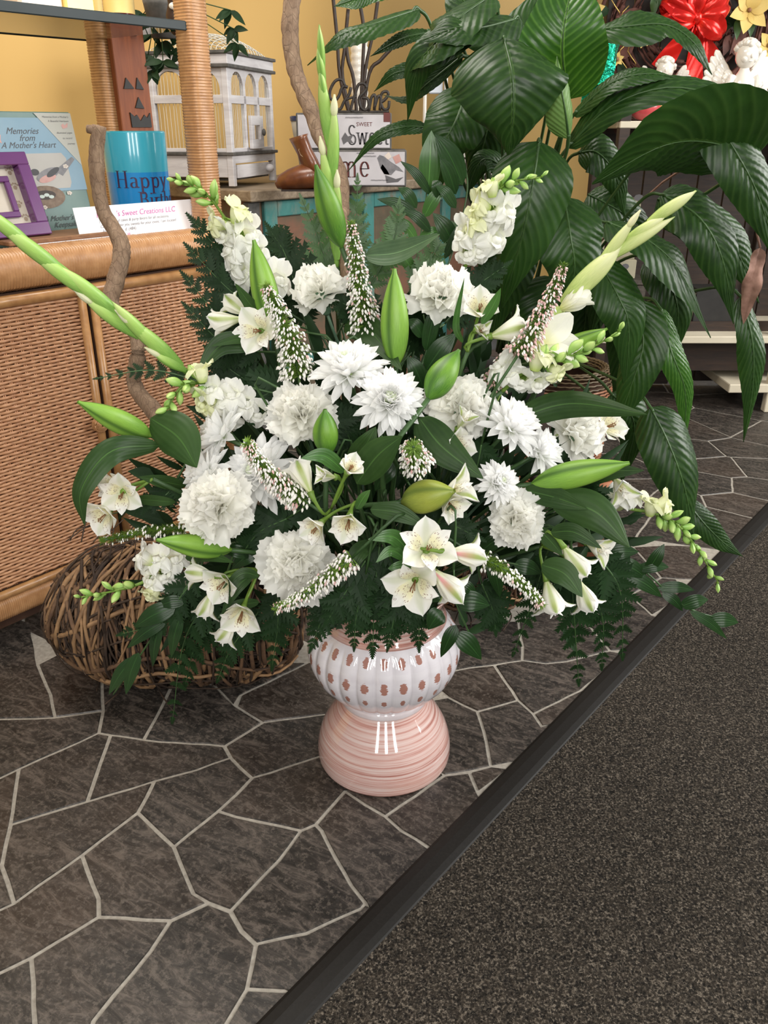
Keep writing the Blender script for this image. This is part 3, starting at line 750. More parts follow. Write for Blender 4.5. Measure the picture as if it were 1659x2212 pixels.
# ---------------------------------------------------------------- writing
def text_mesh(body, size, mat, origin, X, Y, parent, shear=0, depth=.0004, align='LEFT', name='lettering', wrap=None, bold=0):
    cu = bpy.data.curves.new('t', 'FONT'); cu.body = body; cu.size = size; cu.shear = shear; cu.align_x = align
    cu.offset = bold; cu.resolution_u = 3
    o = bpy.data.objects.new('t', cu); C.objects.link(o)
    dg = bpy.context.evaluated_depsgraph_get(); me = bpy.data.meshes.new_from_object(o.evaluated_get(dg))
    Zt = X.cross(Y).normalized(); mb = MB()
    vs = [tuple(v.co) for v in me.vertices]
    pts = [(wrap(v[0], v[1]) if wrap else origin+X*v[0]+Y*v[1]+Zt*depth) for v in vs]
    mb.add(pts, [tuple(p.vertices) for p in me.polygons])
    bpy.data.objects.remove(o); bpy.data.curves.remove(cu)
    return mb.build(name, mat, parent, False)
def pen(mb, strokes, fn, nib=.10, thin=.022, zz=None):
    """broad-pen letters: strokes are polylines in letter units; the nib is horizontal"""
    for st in strokes:
        for i in range(len(st)-1):
            (x0, y0), (x1, y1) = st[i], st[i+1]; a = atan2(y1-y0, x1-x0); nx, ny = -sin(a)*thin/2, cos(a)*thin/2
            hw = nib/2
            q = [(x0-hw+nx, y0+ny), (x0+hw+nx, y0+ny), (x1+hw+nx, y1+ny), (x1-hw+nx, y1+ny)]
            mb.add([fn(*p) for p in q], [(0,1,2,3)])
            q = [(x0-hw+nx, y0+ny), (x0-hw-nx, y0-ny), (x1-hw-nx, y1-ny), (x1-hw+nx, y1+ny)]
            mb.add([fn(*p) for p in q], [(0,1,2,3)])
            q = [(x0+hw+nx, y0+ny), (x0+hw-nx, y0-ny), (x1+hw-nx, y1-ny), (x1+hw+nx, y1+ny)]
            mb.add([fn(*p) for p in q], [(0,1,2,3)])
def arc(cx, cy, rx, ry, a0, a1, n=10): return [(cx+rx*cos(radians(a0+(a1-a0)*i/n)), cy+ry*sin(radians(a0+(a1-a0)*i/n))) for i in range(n+1)]
def sf(x, y, w=.11): return [(x-w, y), (x+w, y)]
GLY = {  # advance, strokes (cap height 1, x-height .62)
 'H': (.95, [[(.2,0),(.2,1)], [(.75,0),(.75,1)], [(.2,.5),(.75,.5)], sf(.2,0), sf(.2,1), sf(.75,0), sf(.75,1)]),
 'B': (.80, [[(.2,0),(.2,1)], sf(.17,0,.13), sf(.17,1,.13), [(.2,1)]+arc(.42,.76,.18,.24,90,-90)+[(.2,.52)], [(.2,.52)]+arc(.44,.26,.22,.26,90,-90)+[(.2,0)]]),
 'S': (.75, [arc(.4,.74,.24,.25,30,270,12)+arc(.4,.25,.26,.25,90,-150,12)]),
 'a': (.66, [arc(.30,.47,.17,.15,150,0,6)+[(.47,.12),(.52,0),(.60,.05)], arc(.30,.17,.17,.16,75,320,9)]),
 'p': (.72, [[(.17,-.35),(.17,.6)], sf(.17,-.35), [(.06,.6),(.17,.6)], arc(.38,.3,.2,.31,140,-140,12)]),
 'y': (.66, [[(.12,.6),(.34,0)], [(.56,.6),(.34,0),(.22,-.28),(.1,-.3)], sf(.12,.6), sf(.56,.6,.09)]),
 'i': (.36, [[(.17,0),(.17,.6)], sf(.17,0), [(.06,.6),(.17,.6)], [(.17,.84),(.17,.93)]]),
 'r': (.50, [[(.17,0),(.17,.6)], sf(.17,0), [(.06,.6),(.17,.6)], arc(.34,.42,.15,.18,160,50,5)]),
 't': (.42, [[(.17,.82),(.17,.12)]+arc(.27,.12,.1,.12,180,320,5), [(.04,.6),(.34,.6)]]),
 'h': (.70, [[(.17,0),(.17,1)], sf(.17,0), [(.06,1),(.17,1)], arc(.35,.38,.18,.23,160,0,6)+[(.53,0)], sf(.53,0)]),
 'd': (.70, [[(.55,0),(.55,1)], [(.44,1),(.55,1)], sf(.6,0,.06), arc(.34,.3,.2,.31,40,320,12)]),
 'o': (.66, [arc(.33,.3,.21,.31,0,360,16)]),
 'm': (1.02, [[(.17,0),(.17,.6)], sf(.17,0), arc(.33,.38,.16,.23,160,0,6)+[(.49,0)], sf(.49,0), arc(.66,.38,.16,.23,160,0,6)+[(.82,0)], sf(.82,0)]),
 'e': (.62, [[(.12,.33),(.5,.33)]+arc(.31,.31,.2,.3,5,320,12)]),
 'w': (.92, [[(.1,.6),(.28,0),(.45,.6),(.63,0),(.8,.6)], sf(.1,.6), sf(.8,.6,.09)]),
}
def penword(mb, word, fn, nib=.10, thin=.03):
    x = 0
    for ch in word:
        adv, st = GLY[ch]; pen(mb, st, lambda a, b, x=x: fn(x+a, b), nib, thin); x += adv
    return x

# ---------------------------------------------------------------- things on the cabinet
ZT = .832
# cup
cc = V3((-.665, 2.17, .80))
cc = at(298, 380, 2.20); cc.z = .80
cupr = 66*m_per_px(V3((cc.x, cc.y, .95)))
ztop = at(298, 283, cc.y-cupr*.6).z; zsplit = at(298, 373, cc.y-cupr).z
cup = thing('cup', 'turquoise cup with blue lower band reading Happy Birthday behind the white sign', 'cup', cc)
mb = MB(); mb.lathe([(cupr*.985, zsplit-.80), (cupr*1.0, ztop-.80-.004), (cupr*.985, ztop-.80), (cupr*.93, ztop-.80-.004), (cupr*.92, .02)], cc, 56, capb=False); mb.build('upper_wall', M['cup_light'], cup)
mb = MB(); mb.lathe([(cupr*.94, 0), (cupr*.955, .004), (cupr*.985, zsplit-.80)], cc, 56); mb.build('lower_band', M['cup_blue'], cup)
face = atan2(-cc.y, -cc.x)
def cupf(x0, z0, sz):
    return lambda a, b: V3((cc.x, cc.y, 0)) + V3((cos(face+(x0+a*sz)/cupr), sin(face+(x0+a*sz)/cupr), 0))*(cupr*.992) + V3((0, 0, z0+b*sz))
mb = MB(); hz = .052*.95
zH = at(298, 406, cc.y-cupr).z; zB = at(298, 446, cc.y-cupr).z
penword(mb, 'Happy', cupf(-.058, zH, .037), .10, .03); mb.build('lettering', M['ink_purple'], cup, False)
mb = MB(); penword(mb, 'Birthday', cupf(-.004, zB, .032), .10, .03); mb.build('lettering', M['ink_purple'], cup, False)
# white sign leaning on the cup: its corners read off the photo on a plane just over the rail
sgA, sgB = onT(175, 517, 1.70), onT(434, 503, 1.70); sgA.z = sgB.z = (sgA.z+sgB.z)/2
Xs = (sgB-sgA).normalized(); hs = (onT(163, 443, 1.72)-onT(175, 517, 1.70)).length; Ys = (V3((0,0,1))*.97+N*.22).normalized()
ws = (sgB-sgA).length; Zs = Xs.cross(Ys).normalized()
sign = thing('paper_sign', 'white paper strip sign headed Sweet Creations LLC propped on the cabinet rail', 'sign', (sgA+sgB)/2)
mb = MB(); mb.box((sgA+sgB)/2+Ys*hs/2, (ws, hs, .0012), Xs, Ys, Zs); mb.build('card', M['paper'], sign, False)
def sgt(body, u0, v0, sz, mat, sh=.25): text_mesh(body, sz, mat, sgA+Xs*ws*u0+Ys*hs*v0+Zs*.001, Xs, Ys, sign, sh)
sgt("Mo      's Sweet Creations LLC", .155, .66, .0170, M['ink_pink'])
sgt("I make          d cakes & party favors for all occasions.", .165, .50, .0088, M['ink_grey'], .4)
sgt("Call to          der you sweets for your event. I am located", .165, .36, .0088, M['ink_grey'], .4)
sgt("In West          d. (484)", .175, .22, .0095, M['ink_grey'], .3)
sgt("Like me on       ok", .185, .08, .0088, M['ink_pink'], .3)
# book standing behind the frame
def quad_frame(px0, py0, px1, py1, pyb, T):
    pass
T1 = 1.86
bk0, bk1 = onT(-60, 515, T1), onT(213, 512, T1); zb = .80
bkX = U.copy(); bw = (V3((bk1.x, bk1.y, 0))-V3((bk0.x, bk0.y, 0))).length; bh = onT(200, 238, T1+.03).z-zb
bkY = (Z*.985+N*.17).normalized(); bkZ = bkX.cross(bkY).normalized(); bo = V3((bk0.x, bk0.y, zb))
book = thing('book', 'blue keepsake book with a bird and nest on the cover', 'book', bo+bkX*bw/2)
mb = MB(); mb.box(bo+bkX*bw/2+bkY*bh/2-bkZ*.012, (bw, bh, .022), bkX, bkY, bkZ, .002); mb.build('cover', M['book_teal'], book, False)
def bq(a, b, d=.0008): return bo+bkX*bw*a+bkY*bh*b+bkZ*d
def bpoly(pts, mat, name='cover_print', d=.0008):
    mb = MB(); mb.add([bq(a, b, d) for a, b in pts], [tuple(range(len(pts)))]); return mb.build(name, mat, book, False)
bpoly([(0,.42),(1,.42),(1,.955),(0,.955)], M['book_blue'], d=.0005)
bpoly([(.70,.99),(1.0,.99),(1.0,.60)], M['book_cream'], 'corner_band', .0012)
bpoly([(.50,.44),(.86,.44),(.88,.48),(.88,.66),(.85,.70),(.52,.70),(.49,.67),(.49,.48)], M['pale_panel'], d=.0007)
def bell(cx, cy, rx, ry, mat, d=.0009, n=18, rot=0, name='cover_print'):
    pts = [(cx+rx*cos(2*pi*i/n)*cos(rot)-ry*sin(2*pi*i/n)*sin(rot), cy+rx*cos(2*pi*i/n)*sin(rot)+ry*sin(2*pi*i/n)*cos(rot)) for i in range(n)]
    return bpoly(pts, mat, name, d)
bell(.64, .38, .16, .085, M['nest'], .0009); bell(.64, .395, .085, .035, M['dark_wood'], .0011)
for ex, ey in ((.61, .385), (.65, .395), (.685, .38)): bell(ex, ey, .022, .013, M['egg'], .0013, 12)
bpoly([(.76,.57),(.93,.67),(.95,.65),(.82,.53)], M['bird_grey'], 'tail_print', .0010)
bell(.70, .545, .105, .040, M['bird_grey'], .0011, 20, .35); bell(.69, .515, .075, .026, M['bird_pink'], .0012, 18, .25)
bell(.745, .56, .065, .022, M['ink_black'], .0013, 16, .5); bell(.60, .565, .034, .024, M['ink_black'], .0013, 16)
bpoly([(.57,.57),(.545,.555),(.572,.555)], M['ink_black'], 'beak_print', .0013)
for fx, fy in ((.53,.31),(.57,.295),(.61,.305),(.51,.56),(.50,.60),(.86,.60),(.84,.40),(.50,.64)):
    for q in range(5): bell(fx+.012*cos(q*1.257), fy+.008*sin(q*1.257), .011, .008, M['blossom'], .0013, 8)
for tx, ty, sz, b in ((.45,.84,.0190,'Memories'), (.54,.79,.019,'from'), (.39,.74,.0180,"A Mother's Heart"), (.58,.20,.0165,"A Mother's"), (.65,.15,.0165,'Keepsake')):
    text_mesh(b, sz, M['ink_black'], bq(tx, ty, .0005), bkX, bkY, book, .5, .0004)
for (tx, ty, b) in ((.76,.955,"Memories from a Mother's"), (.80,.925,'A Beautiful Heirloom'), (.85,.84,'illustrated pages'), (.89,.80,'to record'), (.92,.76,'journey')):
    text_mesh(b, .0060, M['ink_soft'], bq(tx, ty, .0012), bkX, bkY, book, .3, .0003)
bpoly([(.32,.83),(.35,.845),(.365,.83),(.38,.845),(.41,.835),(.40,.80),(.405,.775),(.375,.79),(.365,.775),(.35,.79),(.325,.775),(.335,.80)], M['bird_pink'], 'butterfly_print', .0009)
bpoly([(.90,.90),(.92,.915),(.93,.90),(.96,.92),(.95,.885),(.93,.88),(.91,.875)], M['bird_pink'], 'butterfly_print', .0016)
# purple frame leaning before the book
T2 = 1.745
fX = U; fY = (Z*.94+N*.34).normalized(); fZ = fX.cross(fY).normalized()
f1 = onT(107, 508, T2); f1.z = .842; fh = .170; fw = .19
fo = f1-fX*fw
fr = thing('picture_frame', 'glossy purple box frame with paw prints on its cream mount', 'frame', fo+fX*fw/2)
def ringbox(mb, o, X, Y, Zd, w, h, bwid, d):
    for (cx, cy, sx, sy) in ((w/2, bwid/2, w, bwid), (w/2, h-bwid/2, w, bwid), (bwid/2, h/2, bwid, h-2*bwid), (w-bwid/2, h/2, bwid, h-2*bwid)):
        mb.box(o+X*cx+Y*cy, (sx, sy, d), X, Y, Zd, .0015)
mb = MB(); ringbox(mb, fo, fX, fY, fZ, fw, fh, .026, .03); mb.build('outer_frame', M['purple'], fr, False)
mb = MB(); mb.box(fo+fX*fw/2+fY*fh/2-fZ*.011, (fw-.05, fh-.05, .003), fX, fY, fZ); mt = mb.build('mount', M['frame_cream'], fr, False)
mb = MB(); ringbox(mb, fo+fX*.047+fY*.043-fZ*.004, fX, fY, fZ, fw-.094, fh-.086, .012, .008); mb.build('inner_frame', M['purple'], fr, False)
for (a, b) in ((.155, .105), (.15, .068), (.155, .04), (.154, .135)):
    mb = MB(); q = fo+fX*a+fY*b-fZ*.009
    for (dx, dy, r) in ((0,0,.0045),(-.006,.006,.0022),(-.002,.0085,.0022),(.003,.008,.0022),(.0065,.005,.0022)):
        mb.add([q+fX*(dx+r*cos(k*.785))+fY*(dy+r*sin(k*.785)) for k in range(8)], [tuple(range(8))])
    mb.build('paw_print', M['paw'], mt, False)
# flat wooden board with papers under it
b0 = onT(40, 540, 1.70); mb = MB()
pbX = U; bd = loc_uv(b0.dot(U)+.10, 1.755, .838)
o = MB().box(bd, (.24, .12, .010), U, N, Z, .002).build('wooden_board', M['brown_wood'], None, False, at0=bd)
tag(o, 'flat brown wooden board lying on the cabinet under the purple frame', 'board')
pp = loc_uv(b0.dot(U)+.13, 1.745, .8328)
o = MB().box(pp, (.22, .10, .0016), U, N, Z).build('paper_sheet', M['paper'], None, False, at0=pp)
tag(o, 'white paper sheets lying flat beneath the wooden board', 'paper')
# carved pumpkin-face plank
TP = 1.985
pA, pB, pC, pD = onT(262, 290, TP), onT(330, 290, TP), onT(292, 60, TP), onT(232, 60, TP)
pl = thing('pumpkin_plank', 'orange wooden plank with a black jack-o-lantern face leaning behind the cup', 'decoration', (pA+pB)/2+Z*(-.0))
ax = (pB-pA).normalized(); ay = (pD-pA).normalized(); an = ax.cross(ay).normalized(); plh = (pD-pA).length; plw = (pB-pA).length
pbot = pA - ay*((pA.z-.805)/ay.z)
hh = plh+(pA-pbot).length
mb = MB(); mb.box(pbot+ax*plw/2+ay*hh/2, (plw, hh, .018), ax, ay, an, .002); mb.build('plank', M['orange_wood'], pl, False)
def pq(px, py): return onT(px, py, TP)-N*.0125
for poly in ([(262,192),(266,168),(284,192)], [(288,192),(290,168),(305,194)], [(287,233),(293,210),(306,235)], [(280,275),(275,243),(285,252),(290,248),(298,262),(306,248),(312,255),(318,244),(322,275)], [(248,75),(250,62),(262,76)], [(275,77),(280,62),(290,78)]):
    q = [pq(*p) for p in poly]; q2 = [v+N*.004 for v in q]; n = len(q)
    mb = MB(); mb.add(q+q2, [tuple(range(n)), tuple(range(n, 2*n))[::-1]]+[(i, (i+1)%n, n+(i+1)%n, n+i) for i in range(n)]); mb.build('face_cutout', M['black'], pl, False)
# jars and bottles on the glass shelf
ZG = ZS+.0122
def standing(px, t, z): q = onT(px, 60, t); s = q.dot(U); return loc_uv(s, t, z)
def block(px0, px1, t, name, label, cat, mat, h=.10, lid=None):
    a, b = standing(px0, t, ZG), standing(px1, t, ZG); w_ = (b-a).length; c = (a+b)/2
    th = thing(name, label, cat, c, None)
    MB().box(c+Z*h/2, (w_, w_*.8, h), U, N, Z, .006).build('body', mat, th, False)
    MB().box(c+Z*h*.62-N*w_*.402, (w_*.8, .001, h*.4), U, N, Z).build('label', M['label_gold'] if lid is None else lid, th, False)
block(28, 122, 1.80, 'candle', 'pale pink square candle on the glass shelf', 'candle', M['wax_pink'], .10, M['wax_yellow'])
block(130, 196, 1.80, 'candle', 'yellow square candle beside the pink one on the glass shelf', 'candle', M['wax_yellow'], .11)
def bottle(px, t, r, name, label):
    c = standing(px, t, ZG); th = thing(name, label, 'bottle', c)
    MB().lathe([(r*.9, 0), (r, .004), (r, .12), (r*.5, .15), (r*.32, .16), (r*.32, .2)], c, 28, capt=True).build('body', M['bottle_red'], th)
    MB().lathe([(r*1.01, .022), (r*1.01, .10)], c, 28, capb=False).build('label', M['label_gold'], th)
bottle(210, 1.95, .018, 'bottle', 'slim dark red bottle between the yellow candle and the wide bottle')
bottle(262, 1.80, .033, 'bottle', 'wide dark red bottle with gold label on the glass shelf')
c = standing(384, 1.86, ZG); th = thing('figurine', 'round dark brown figurine at the right end of the glass shelf', 'figurine', c)
MB().lathe([(.012, 0), (.022, .01), (.026, .04), (.018, .065), (.02, .08), (.022, .1), (.012, .125), (.002, .13)], c, 24).build('body', M['brown_fig'], th)
MB().ball(c+V3((0, -.024, .058)), .012, .004, .008).build('belly_patch', M['porcelain'], th)
# ---------------------------------------------------------------- chest / table behind, z of its top
ZTB = .865
def on_tab(px, Y): return at(px, 300, Y)*1.0
TT = 2.2; s0 = onT(533, 412, TT).dot(U); s1 = onT(1150, 390, TT).dot(U)
ch = thing('painted_chest', 'distressed teal and peach wooden chest table under the white birdcage', 'table', loc_uv((s0+s1)/2, TT+.33, 0))
MB().box(loc_uv((s0+s1)/2, TT+.33, ZTB-.0175), (s1-s0, .70, .035), U, N, Z, .004).build('top_board', M['table_top'], ch, False)
MB().box(loc_uv((s0+s1)/2, TT+.34, (ZTB-.035)/2), (s1-s0-.06, .62, ZTB-.037), U, N, Z).build('body', M['peach'], ch, False)
xs = s0+.035; pitch = .0
sl = onT(565, 450, TT+.02).dot(U); sr = onT(602, 450, TT+.02).dot(U)
st = [xs+.002, (sl+sr)/2+.0]
for k in range(4):
    s = (sl+sr)/2 + k*.52
    MB().box(loc_uv(s, TT+.025, (ZTB-.036)/2), (.06, .02, ZTB-.04), U, N, Z, .003).build('stile', M['teal'], ch, False)
    if k < 3:
        MB().box(loc_uv(s+.26, TT+.025, ZTB-.066), (.46, .02, .052), U, N, Z, .003).build('rail', M['teal'], ch, False)
        MB().box(loc_uv(s+.26, TT+.032, .50), (.42, .006, .46), U, N, Z, .002).build('panel', M['peach'], ch, False)
        MB().box(loc_uv(s+.26, TT+.025, .24), (.46, .02, .05), U, N, Z, .003).build('rail', M['teal'], ch, False)
        MB().box(loc_uv(s+.26, TT+.031, .12), (.42, .006, .14), U, N, Z, .002).build('panel', M['peach'], ch, False)
MB().box(loc_uv(s0+.034, TT+.02, (ZTB-.036)/2), (.05, .03, ZTB-.04), U, N, Z, .003).build('corner_post', M['dark_trim'], ch, False)

# ---------------------------------------------------------------- birdcage
YC = 3.03; cy_ = radians(14)
Rd = V3((sin(cy_), cos(cy_), 0)); Ld = V3((-cos(cy_), sin(cy_), 0))
c0 = at(500, 300, YC); c0.z = ZTB+.0005
def zcg(py): return at(500, py, YC).z
WL = .29; WR = .40
zA, zB_, zC, zD, zE = zcg(403), zcg(332), zcg(208), zcg(142), zcg(112)
cage = thing('birdcage', 'white distressed wooden birdcage with arched openings, little door and wire dome', 'birdcage', c0+(Ld*WL+Rd*WR)/2)
mid = c0+(Ld*WL+Rd*WR)/2
def cb(mb, a0, a1, b0, b1, z0, z1): # box spans along L a0..a1, along R b0..b1
    return mb.box(c0+Ld*(a0+a1)/2+Rd*(b0+b1)/2+V3((0,0,(z0+z1)/2-c0.z)), (abs(a1-a0), abs(b1-b0), z1-z0), Ld, Rd, Z, .0015)
fpt = .022
for a in (0, WL-fpt):
    for b in (0, WR-fpt):
        mb = MB(); cb(mb, a, a+fpt, b, b+fpt, zA, zD); mb.build('corner_post', M['white_wood'], cage, False)
mb = MB(); cb(mb, -.008, WL+.008, -.008, WR+.008, zB_-.006, zB_+.004); mb.build('floor_board', M['dark_trim'], cage, False)
mb = MB(); cb(mb, -.012, WL+.012, -.012, WR+.012, zD-.004, zD+.006); mb.build('cornice', M['dark_trim'], cage, False)
mb = MB(); cb(mb, -.006, WL+.006, -.006, WR+.006, zD+.006, zE-.004); mb.build('cornice', M['white_wood'], cage, False)
mb = MB(); cb(mb, -.014, WL+.014, -.014, WR+.014, zE-.004, zE+.006); mb.build('roof_board', M['dark_trim'], cage, False)
# base skirt with drawer on the right face, panel on the left face
mb = MB(); cb(mb, fpt, WL-fpt, .002, .012, zB_-.075, zB_-.006); mb.build('skirt', M['white_wood'], cage, False)
mb = MB(); cb(mb, .002, .012, fpt, WR-fpt, zB_-.032, zB_-.006); mb.build('skirt', M['white_wood'], cage, False)
mb = MB(); cb(mb, -.002, .010, fpt+.01, WR-fpt-.05, zB_-.078, zB_-.036); dr = mb.build('drawer', M['white_wood'], cage, False)
MB().ball(c0+Rd*.30+V3((0,0,zB_-.055-c0.z))-Ld*.014, .016, .016, .014, seg=14).build('knob', M['white_wood'], dr)
mb = MB(); cb(mb, fpt, WL-fpt, fpt, WR-fpt, zB_-.086, zB_-.080); mb.build('drawer_bottom', M['dark_trim'], cage, False)
def face_frame(along, outn, length, nar):
    o = c0+V3((0,0,-c0.z)); off = outn*.001
    inner0, inner1 = fpt, length-fpt; wdt = (inner1-inner0)/nar
    mb = MB()
    def bx(a0, a1, z0, z1): mb.box(o+along*(a0+a1)/2-outn*.008+V3((0,0,(z0+z1)/2)), (a1-a0, .014, z1-z0), along, outn, Z, .001)
    bx(inner0, inner1, zC-.02, zC+.005)                # mid rail
    bx(inner0, inner1, zB_+.004, zB_+.016)
    for k in range(1, nar): bx(inner0+wdt*k-.009, inner0+wdt*k+.009, zB_+.004, zD-.004)
    mb.build('face_frame', M['white_wood'], cage, False)
    for k in range(nar):                                # arch plates
        a0, a1 = inner0+wdt*k, inner0+wdt*(k+1); r = wdt/2-.008; cx = (a0+a1)/2; zb = zD-.004-r-.008
        mb = MB(); n = 12; fr_ = []; 
        arcp = [(cx-r, zC)]+[(cx-r*cos(pi*i/n), zb+r*sin(pi*i/n)) for i in range(n+1)]+[(cx+r, zC)]
        top = [(a0, zC)]+[(a0+(a1-a0)*i/n, zD-.004) for i in range(n+1)]+[(a1, zC)]
        for sgn, dd in ((1, .002), (-1, .014)):
            vs = [o+along*a+V3((0,0,z))-outn*dd for a, z in arcp+top]; m = len(arcp)
            mb.add(vs, [((i, i+1, m+i+1, m+i) if sgn > 0 else (m+i, m+i+1, i+1, i)) for i in range(m-1)])
        vs = [o+along*a+V3((0,0,z))-outn*.002 for a, z in arcp]+[o+along*a+V3((0,0,z))-outn*.014 for a, z in arcp]; m = len(arcp)
        mb.add(vs, [(i, m+i, m+i+1, i+1) for i in range(m-1)]); mb.build('arch', M['white_wood'], cage, False)
    for k in range(int((inner1-inner0)/.0125)):
        a = inner0+.008+.0125*k
        mb = MB(); mb.tube([o+along*a-outn*.010+V3((0,0,zB_)), o+along*(a+.002*sin(k*2.1))-outn*.009+V3((0,0,(zB_+zD)/2)), o+along*a-outn*.010+V3((0,0,zD))], .0011, 4, False); mb.build('bar', M['wire'], cage)
face_frame(Rd, -Ld, WR, 3)
face_frame(Ld, -Rd, WL, 2)
# small hinged door in the middle bay of the right face
dz0, dz1 = zB_+.012, zC-.055; b0_, b1_ = WR*.36, WR*.63
mb = MB()
for (q0, q1, z0, z1) in ((b0_, b1_, dz1-.03, dz1), (b0_, b1_, dz0, dz0+.03), (b0_, b0_+.028, dz0+.03, dz1-.03), (b1_-.028, b1_, dz0+.03, dz1-.03)):
    mb.box(c0+Rd*(q0+q1)/2-Ld*.010+V3((0,0,(z0+z1)/2-c0.z)), (q1-q0, .012, z1-z0), Rd, Ld, Z, .001)
dr = mb.build('cage_door', M['white_wood'], cage, False)
MB().ball(c0+Rd*(b1_-.012)-Ld*.022+V3((0,0,(dz0+dz1)/2-c0.z)), .007, .007, .012).build('latch', M['dark_trim'], dr)
# dome
zt0 = zE+.006; dh = zcg(42)-zt0-.02
for k in range(15):
    f = (k+.5)/15*2-1
    for ax1, ax2, l1, l2 in ((Ld, Rd, WL/2-.01, WR/2-.01), (Rd, Ld, WR/2-.01, WL/2-.01)):
        hgt = dh*sqrt(max(0, 1-f*f)); pts = [V3((mid.x, mid.y, zt0))+ax1*l1*f+ax2*l2*cos(pi*i/12)+V3((0,0,hgt*sin(pi*i/12))) for i in range(13)]
        if hgt > .02: mb = MB(); mb.tube(pts, .0012, 4, False); mb.build('dome_wire', M['wire'], cage)

# ---------------------------------------------------------------- things on the chest
def base_at(px, Y, z=ZTB): q = at(px, 300, Y); q.z = z+.0005; return q
# brown leather boot
q = base_at(655, 2.92)
boot = thing('leather_boot', 'brown tooled leather boot beside the birdcage', 'boot', q)
k = m_per_px(V3((q.x, q.y, .9)))
def bp(dx, dz, dy=0): return q+V3((dx*k, dy, dz*k))
mb = MB(); pth = [bp(-62, 10), bp(-50, 16), bp(-30, 22), bp(-8, 27), bp(14, 30), bp(34, 28), bp(42, 24)]
mb.tube(pth, [.012, .030, .040, .046, .048, .044, .030], 14, True, flat=Z, r2=.85); mb.build('foot', M['leather'], boot)
mb = MB(); mb.tube([bp(20, 32), bp(12, 55), bp(2, 78), bp(-8, 100), bp(-10, 108)], [.046, .044, .040, .043, .046], 14, True, r2=.6); mb.build('shaft', M['leather'], boot)
mb = MB(); mb.box(bp(-15, 1.5), (70*k, .05, .006)); mb.box(bp(32, 5), (.035, .045, .018)); mb.build('sole', M['dark_wood'], boot, False)
for r_ in (0, 1, 2):
    mb = MB(); mb.tube([bp(16-5*r_-4*i+5*sin(i*1.9), 48+9*i+r_*3, -.0285) for i in range(6)], .0010, 4); mb.build('stitching', M['stitch'], boot)
# beige crock with dark rim
q = base_at(676, 3.25); crk = thing('crock', 'beige stoneware pot with dark blue rim behind the curved branch', 'pot', q); k = m_per_px(V3((q.x, q.y, .95)))
MB().lathe([(26*k, 0), (34*k, 60*k), (42*k, 100*k), (46*k, 128*k), (40*k, 130*k), (36*k, 110*k)], q, 32).build('body', M['crock'], crk)
MB().lathe([(47*k, 126*k), (48*k, 134*k), (44*k, 136*k), (41*k, 130*k)], q, 32, capb=False).build('rim', simple('navy_glaze', (.01,.02,.06), (.02,.03,.09), 8, .2), crk)
# stacked printed boxes
def pbox(px0, px1, py0, py1, Y, zb, label, dk):
    a = at(px0, (py0+py1)/2, Y); b = at(px1, (py0+py1)/2, Y); w_ = (b-a).x; h = at(px0, py0, Y).z-at(px0, py1, Y).z
    c = V3(((a.x+b.x)/2, Y+.09, zb)); th = thing('printed_box', label, 'box', c, None)
    MB().box(c+Z*h/2, (w_, .18, h), bev=.003).build('body', M['dark_trim'], th, False)
    MB().box(c+Z*h/2+V3((0,-.0905,0)), (w_-.012, .002, h-.012)).build('front_print', M['print_paper'], th, False)
    o = V3((a.x, Y-.0018, zb)); return th, o, w_, h
YB = 3.12
zb2 = ZTB+.0005
thb, ob, wb_, hb = pbox(650, 878, 318, 398, YB, zb2, 'cream box printed Home with a sparrow, lower of the two stacked', 0)
tht, ot, wt, ht = pbox(640, 846, 238, 318, YB+.01, zb2+hb+.0005, 'cream box printed Sweet with butterflies, stacked on the Home box', 0)
ki = wb_/228.
def bw1(o): return lambda a, b: o+V3((a, 0, b))
mb = MB(); penword(mb, 'Home', lambda a, b: ob+V3(((14+a*42)*ki, 0, (20+b*50)*ki)), .08, .03); mb.build('lettering', M['ink_red'], thb, False)
mb = MB(); penword(mb, 'Sweet', lambda a, b: ot+V3(((108+a*27)*ki, 0, (10+b*38)*ki)), .10, .04); mb.build('lettering', M['ink_soft'], tht, False)
text_mesh('SWEET', 11*ki, M['ink_red'], ot+V3((128*ki, 0, 46*ki)), RIGHT, Z, tht, 0)
def flat(th, pts, o, mat, name): mb = MB(); mb.add([o+V3((a*ki, -.0004, b*ki)) for a, b in pts], [tuple(range(len(pts)))[::-1]]); mb.build(name, mat, th, False)
flat(thb, [(165,58),(170,64),(178,62),(195,50),(212,40),(222,30),(205,34),(195,24),(180,26),(172,38)], ob, M['bird_grey'], 'sparrow_print')
flat(thb, [(172,38),(180,26),(192,24),(186,34),(176,46)], ob, M['blossom'], 'sparrow_print')
flat(thb, [(182,24),(205,16),(222,20),(210,10),(185,8)], ob, M['ink_soft'], 'branch_print')
flat(thb, [(198,60),(212,66),(218,52),(205,46)], ob, M['bird_pink'], 'stamp_print')
flat(thb, [(180,62),(190,70),(196,60),(188,54)], ob, M['blossom'], 'flower_print')
flat(tht, [(186,54),(200,54),(200,72),(186,72)], ot, M['ink_red'], 'stamp_print')
flat(tht, [(96,22),(104,34),(110,26),(122,30),(116,20),(122,12),(108,16),(100,10)], ot, M['ink_soft'], 'butterfly_print')
flat(tht, [(70,60),(84,72),(88,56),(82,44)], ot, M['ink_soft'], 'butterfly_print')
for (o_, th, rows) in ((ob, thb, ((120, 66), (124, 60), (20, 72), (150, 12))), (ot, tht, ((100, 68), (104, 61), (30, 62), (40, 8)))):
    for (a, b) in rows: text_mesh('mmuunwmumn', 6*ki, M['ink_soft'], o_+V3((a*ki, 0, b*ki)), RIGHT, Z, th, .5)
